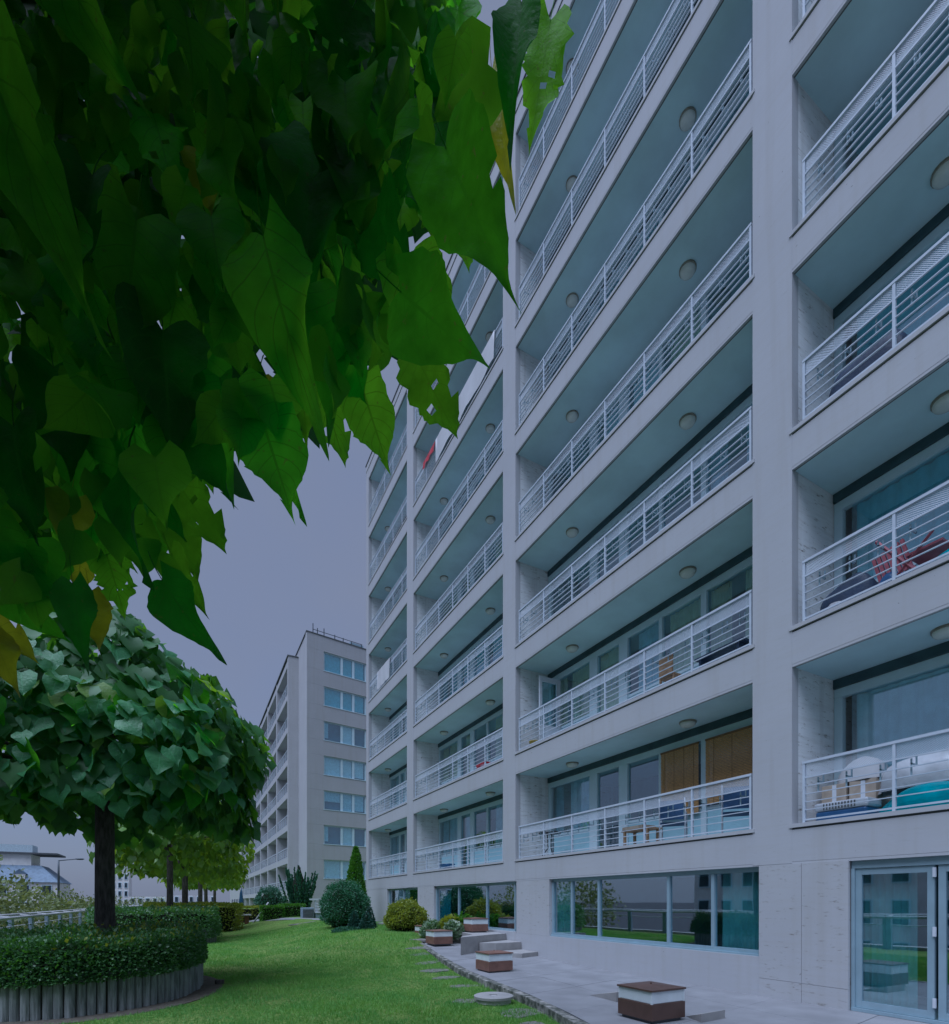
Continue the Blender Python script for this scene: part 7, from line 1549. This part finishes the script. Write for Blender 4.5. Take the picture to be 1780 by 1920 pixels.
# pine cone like stone by the planter
stone('rock', 'small dark rock on the grass beside the log planter', 'rock', .55, 11.9, .09, .06, .2, mat='bark', seed=50, zoff=.09)
# far path
pp = MB(); pc = [(-1.5, 48), (1.5, 45), (3.5, 38.5), (5.0, 32.5), (6.4, 28.5), (8.2, 26.4)]
for i, (x, y) in enumerate(pc):
    for w in (0, 1.6):
        pp.v.append((x + w * .4, y + w, float(lawn_z(x + w * .4, y + w)) + .03))
for i in range(len(pc) - 1): pp.f.append((i * 2, i * 2 + 2, i * 2 + 3, i * 2 + 1))
tag(pp.build('path', 'paving'), kind='structure')

# ------------------------------------------------------------------ things at the far end of the lawn
tb_ = thing('garden_table', 'low red brown garden table with pale top on the far grass', 'table', (2.75, 37, -.05))
bx('table_top', 'concrete', tb_, 2.1, 3.5, 36.6, 37.3, .62, .70)
for xx in (2.25, 2.75, 3.25): bx('leg', 'table_wood', tb_, xx - .12, xx + .12, 36.75, 37.15, -.1, .619)
bn = thing('garden_bench', 'red brown bench behind the low garden table', 'bench', (2.5, 39, -.05))
bx('seat', 'table_wood', bn, 1.9, 3.3, 38.8, 39.2, .6, .68)
for xx in (2.05, 3.1): bx('leg', 'table_wood', bn, xx - .1, xx + .1, 38.85, 39.15, -.1, .599)
ds = thing('leaning_pole', 'pale pole leaning diagonally beside the garden table', 'pole', (3.7, 36.4, .1))
MB().tube([(3.55, 36.4, .1), (4.55, 36.9, 1.45)], .05, 8).build('shaft', 'pipe', ds, smooth=True)
MB().lathe([(.10, 0), (.10, .05), (.05, .06)], 10).build('shoe', 'groove', ds, Matrix.Translation((3.55, 36.4, .03)))
ac = thing('air_unit', 'dark blue grey ventilation unit by the white trellis', 'ventilation unit', (6.3, 33.2, .5))
MB().box(5.95, 6.65, 32.9, 33.5, .45, 1.15).build('case', 'post_blue', ac, bevel=.02)
for i in range(6): bx('slat', 'groove', ac, 5.99, 6.61, 32.87, 32.895, .55 + .09 * i, .60 + .09 * i)
tr = thing('trellis', 'white slanted trellis wall with grey blue base before the far building', 'trellis', (7.6, 33.2, .5))
bx('base', 'post_blue', tr, 6.75, 9.2, 33.0, 33.5, .4, .82)
bx('coping', 'white_paint', tr, 6.7, 9.25, 32.95, 33.55, .822, .88)
for i in range(7):
    Mx = Matrix.Translation((6.85 + .38 * i, 33.2, .88)) @ Matrix.Rotation(-.12, 4, 'Y')
    bx('upright', 'white_paint', tr, -.05, .05, -.04, .04, 0.003, .72, Mx)
for i in range(3): bx('slat', 'white_paint', tr, 6.75, 9.1, 33.12, 33.155, 1.02 + .17 * i, 1.09 + .17 * i)
bx('top_rail', 'white_paint', tr, 6.45, 9.2, 33.1, 33.3, 1.603, 1.70)
pr = thing('garden_parasol', 'closed dark blue parasol before the far balcony wing', 'parasol', (4.6, 58, 0))
MB().tube([(4.6, 58, -.1), (4.6, 58, 2.9)], .03, 6).build('pole', 'pole_metal', pr)
MB().lathe([(.02, 2.8), (.12, 2.4), (.2, 1.6), (.26, 1.0), (.05, .98)], 10, (4.6, 58, 0)).build('canopy', 'blue_plastic', pr)

# ------------------------------------------------------------------ things on the balconies
F0 = [B0 + PF * k + .567 for k in range(7)]

def bamboo_blind(label, y0, y1, z0, z1, x=9.29):
    t = thing('bamboo_blind', label, 'blind', (x, (y0 + y1) / 2, z1), group='bamboo roller blinds on the lowest balcony')
    n = int((z1 - z0) / .030)
    for i in range(n):
        z = z1 - .02 - i * .030
        bx('slat', 'bamboo', t, x - .006, x + .006, y0 + random.uniform(0, .006), y1 - random.uniform(0, .006), z - .011, z + .011)
    for f_ in (.12, .37, .63, .88):
        yy = y0 + (y1 - y0) * f_
        bx('cord', 'bamboo_dark', t, x - .0095, x - .0065, yy - .005, yy + .005, z0, z1)
    bx('head_rail', 'bamboo_dark', t, x - .02, x + .02, y0, y1, z1 - .004, z1 + .03)
bamboo_blind('bamboo roller blind beside the sky mirroring pane, inner one of two', 7.55, 8.55, F0[0] + .68, F0[0] + 2.12)
bamboo_blind('bamboo roller blind next to the wide pillar, outer one of two', 5.75, 7.38, F0[0] + .82, F0[0] + 2.12)

def chair(label, x, y, z, rz, frame, cloth, group=None):
    t = thing('balcony_chair', label, 'chair', (x, y, z), rz, group)
    M = Matrix.Translation((x, y, z)) @ Matrix.Rotation(rz, 4, 'Z')
    def tub(pts, r=.014): return MB().tube([M @ Vector(p) for p in pts], r, 6)
    for s in (-.24, .24):
        tub([(s, -.24, 0), (s, -.22, .64), (s, .16, .66)]).build('leg', frame, t, smooth=True)
        tub([(s, .30, 0), (s, .2, .42), (s, .30, .90)]).build('leg', frame, t, smooth=True)
    bx('seat', cloth, t, -.23, .23, -.22, .22, .41, .44, M)
    bx('backrest', cloth, t, -.22, .22, .235, .255, .50, .88, M @ Matrix.Translation((0, 0, 0)) @ Matrix.Rotation(-.1, 4, 'X'))
chair('white tube chair with blue mesh back next to the wooden bench', 8.72, 7.7, F0[0], 2.2, 'white_paint', 'blue_fabric', 'white balcony chairs')
chair('white tube chair with blue mesh back by the wide pillar', 8.7, 6.25, F0[0], 2.2, 'white_paint', 'blue_fabric', 'white balcony chairs')
bt = thing('bistro_table', 'dark round folding bistro table on the lowest balcony', 'table', (8.7, 11.9, F0[0]))
MB().lathe([(0, .70), (.30, .70), (.31, .715), (.30, .73), (0, .73)], 20, (8.7, 11.9, F0[0])).build('table_top', 'dark_metal', bt)
for a in range(3):
    an = a * 2.1 + .4
    MB().tube([(8.7 + .07 * math.cos(an), 11.9 + .07 * math.sin(an), F0[0] + .699), (8.7 + .05 * math.cos(an), 11.9 + .05 * math.sin(an), F0[0] + .3), (8.7 + .28 * math.cos(an), 11.9 + .28 * math.sin(an), F0[0])], .014, 6).build('leg', 'dark_metal', bt)
wb = thing('wooden_bench', 'slatted wooden bench with a folded rug, between table and white chairs', 'bench', (8.8, 8.6, F0[0]))
for i in range(5): bx('slat', 'wood', wb, 8.58 + .08 * i, 8.64 + .08 * i, 8.2, 9.05, F0[0] + .40, F0[0] + .43)
for xx in (8.6, 8.9):
    for yy in (8.28, 8.95): bx('leg', 'wood', wb, xx - .025, xx + .025, yy - .025, yy + .025, F0[0], F0[0] + .399)
bx('rug', 'cardboard', wb, 8.57, 8.97, 8.4, 9.0, F0[0] + .431, F0[0] + .50)
bk = thing('bucket', 'yellow plastic bucket in the corner of the second row balcony', 'bucket', (8.5, 12.35, F0[1]))
MB().lathe([(0, .004), (.10, .004), (.145, .25), (.155, .25), (.155, .265), (.14, .265), (.10, .02)], 18, (8.5, 12.35, F0[1])).build('pail', 'yellow_plastic', bk, smooth=True)
MB().tube([(8.5 + .15 * math.cos(a), 12.35, F0[1] + .25 + .1 * math.sin(a)) for a in np.linspace(0, math.pi, 8)], .006, 5).build('handle', 'white_paint', bk)
wc = thing('wooden_chair', 'small light wooden chair pressed against the second row railing', 'chair', (8.5, 7.55, F0[1]))
bx('seat', 'wood', wc, 8.36, 8.72, 7.36, 7.74, F0[1] + .26, F0[1] + .29)
bx('backrest', 'wood', wc, 8.33, 8.355, 7.38, 7.72, F0[1] + .30, F0[1] + .66)
for xx in (8.37, 8.70):
    for yy in (7.38, 7.71): bx('leg', 'wood', wc, xx - .018, xx + .018, yy - .018, yy + .018, F0[1], F0[1] + .259)
bs = thing('blue_bench', 'low dark folding bench right of the small wooden chair', 'bench', (8.7, 6.4, F0[1]))
bx('seat', 'navy_cover', bs, 8.5, 8.85, 6.0, 7.0, F0[1] + .38, F0[1] + .42)
for yy in (6.1, 6.9): bx('leg', 'navy_cover', bs, 8.52, 8.83, yy - .02, yy + .02, F0[1], F0[1] + .379)
def crate(label, x0, x1, y0, y1, z, h, mat, cat='crate'):
    t = thing('crate', label, cat, ((x0 + x1) / 2, (y0 + y1) / 2, z))
    bx('bottom', mat, t, x0, x1, y0, y1, z, z + .02)
    for a in range(3):
        za = z + .021 + a * h / 3; zb = za + h / 3 - .03
        bx('slat', mat, t, x0, x0 + .015, y0, y1, za, zb); bx('slat', mat, t, x1 - .015, x1, y0, y1, za, zb)
        bx('slat', mat, t, x0 + .016, x1 - .016, y0, y0 + .015, za, zb); bx('slat', mat, t, x0 + .016, x1 - .016, y1 - .015, y1, za, zb)
    return t
crate('red plastic crate behind the railing of the second bay', 8.35, 8.7, 14.9, 15.5, F0[1], .3, 'red_plastic')
crate('small blue plastic box on the lowest balcony of the second bay', 8.4, 8.7, 18.2, 18.55, F0[0], .26, 'blue_plastic', 'box')
crate('smaller blue plastic box next to another blue box', 8.4, 8.65, 17.7, 17.95, F0[0], .24, 'blue_plastic', 'box')

def draped(name, label, cat, c, r, mat, seed, n=18, m=10, power=.6):
    """a thing under a slumped cover: rounded block with folds"""
    rr = random.Random(seed); v = []; f = []
    ph = [rr.uniform(0, 6) for _ in range(6)]
    for i in range(m + 1):
        e = i / m * math.pi / 2
        for j in range(n):
            a = 2 * math.pi * j / n
            k = 1 + .07 * math.sin(3 * a + ph[0] + i * .4) + .05 * math.sin(7 * a + ph[1]) * (1 - i / m)
            ca, sa = math.cos(a), math.sin(a)
            ex = math.copysign(abs(ca) ** power, ca); ey = math.copysign(abs(sa) ** power, sa)
            w = math.cos(e) ** .55 if i < m else 0.02
            v.append((c[0] + r[0] * k * ex * w, c[1] + r[1] * k * ey * w, c[2] + r[2] * math.sin(e) ** .8 * (1 + .08 * math.sin(2 * a + ph[2]))))
    for i in range(m):
        for j in range(n):
            f.append((i * n + j, i * n + (j + 1) % n, (i + 1) * n + (j + 1) % n, (i + 1) * n + j))
    f.append(tuple(m * n + j for j in range(n)))
    g_ = MB(); g_.v = v; g_.f = f
    o = g_.build(name, mat, smooth=True)
    return tag(o, label, cat)
draped('covered_barbecue', 'dark blue cover over a barbecue on the third row corner balcony', 'cover', (8.72, 4.1, F0[2] + .002), (.28, .52, .75), 'navy_cover', 1)
draped('covered_box', 'dark grey cover slumped over a box beside the red folding chair', 'cover', (8.66, 4.35, F0[1] + .002), (.24, .38, .55), 'navy_cover', 2)
draped('plastic_bag', 'bright blue plastic bag squeezed behind the folding chair', 'bag', (8.7, 3.82, F0[1] + .002), (.18, .2, .38), 'blue_plastic', 3)
draped('plastic_bag', 'white plastic bag in the corner below the grey cover', 'bag', (8.42, 4.42, F0[1] + .002), (.1, .18, .2), 'white_cloth', 4)
draped('plastic_sheet', 'turquoise plastic sheet bunched along the lowest corner balcony', 'sheet', (8.72, 2.75, F0[0] + .002), (.36, 1.25, .42), 'teal_sheet', 5, 30, 10)
draped('plastic_sheet', 'clear plastic sheet heaped over the turquoise one', 'sheet', (8.85, 3.1, F0[0] + .40), (.26, 1.0, .42), 'clear_sheet', 6, 30, 10)
draped('teal_roll', 'long teal mat lying right of the red folding chair', 'mat', (8.6, 2.75, F0[1] + .002), (.2, .7, .3), 'teal_sheet', 7)
fc = thing('folding_chair', 'dark red wooden folding chair leaning on the second row corner balcony', 'chair', (8.65, 3.62, F0[1]))
for i in range(7): bx('slat', 'red_wood', fc, -.025, .025, -.20 + .06 * i, -.16 + .06 * i, .42, .88, Matrix.Translation((8.85, 3.75, F0[1])) @ Matrix.Rotation(-.25, 4, 'X'))
for s in (0, .42):
    MB().tube([(8.5 + s, 3.35, F0[1]), (8.5 + s, 3.95, F0[1] + .85)], .022, 4).build('leg', 'red_wood', fc)
    MB().tube([(8.5 + s, 3.95, F0[1]), (8.5 + s, 3.3, F0[1] + .62)], .022, 4).build('leg', 'red_wood', fc)
bx('seat', 'red_wood', fc, 8.5, 8.92, 3.2, 3.6, F0[1] + .44, F0[1] + .47)
pcar = thing('pet_carrier', 'white and blue pet carrier with slotted lid in the lowest balcony corner', 'pet carrier', (8.6, 4.35, F0[0]))
MB().box(8.4, 8.78, 4.02, 4.72, F0[0], F0[0] + .2).build('tub', 'blue_plastic', pcar, bevel=.03)
MB().prism([(8.39, 4.0), (8.79, 4.0), (8.79, 4.74), (8.39, 4.74)], F0[0] + .201, F0[0] + .33).build('lid', 'white_paint', pcar, bevel=.035)
for i in range(11): bx('slot', 'groove', pcar, 8.384, 8.389, 4.16 + i * .042, 4.178 + i * .042, F0[0] + .215, F0[0] + .305)
for i, (x0, y0, z0, lab) in enumerate(((8.82, 4.5, .0, 'left cardboard box stacked behind the pet carrier'), (8.82, 4.1, .0, 'right cardboard box stacked behind the pet carrier'))):
    t = thing('cardboard_box', lab, 'box', (x0 + .2, y0 + .18, F0[0]), group='cardboard boxes')
    MB().box(x0, x0 + .4, y0, y0 + .36, F0[0] + .002, F0[0] + .66).build('carton', 'cardboard', t, bevel=.008)
    bx('tape', 'white_paint', t, x0 - .003, x0 - .0005, y0 + .14, y0 + .2, F0[0] + .02, F0[0] + .65)
draped('white_cloth', 'pale sheet piled in a peak on top of the cardboard boxes', 'cloth', (9.0, 4.35, F0[0] + .665), (.2, .32, .34), 'white_cloth', 9, 18, 8, .9)

def hung_cloth(label, y0, y1, z0, z1, mat, seed=0, x=FX - .025):
    m = MB(); n = 24; rr = random.Random(seed)
    for i in range(n + 1):
        u = i / n
        for j, z in enumerate((z0, (z0 + z1) / 2, z1)):
            m.v.append((x - .012 * (2 - j) * math.sin(u * 17 + seed) - .008 * (2 - j), y0 + (y1 - y0) * u, z + (rr.uniform(-.02, .02) if j == 0 else 0)))
    for i in range(n):
        for j in range(2):
            a = i * 3 + j; m.f.append((a, a + 3, a + 4, a + 1))
    b_ = len(m.v); m.v += [(x + .09, y0, z1 + .004), (x + .09, y1, z1 + .004)]; m.f.append((2, n * 3 + 2, b_ + 1, b_))
    o = m.build('hanging_cloth', mat, smooth=True)
    return tag(o, label, 'cloth', 'cloths hung over the railings')
hung_cloth('white sheet hung over the railing high in the second bay', 14.0, 18.4, F0[5] + .12, F0[5] + .985, 'white_cloth', 1)
hung_cloth('red strip of cloth on the railing next to the high white sheet', 18.45, 19.6, F0[5] + .72, F0[5] + .985, 'red_plastic', 2)
hung_cloth('white towel over the railing of the narrow end bay', 23.6, 25.4, F0[3] + .1, F0[3] + .985, 'white_cloth', 3)
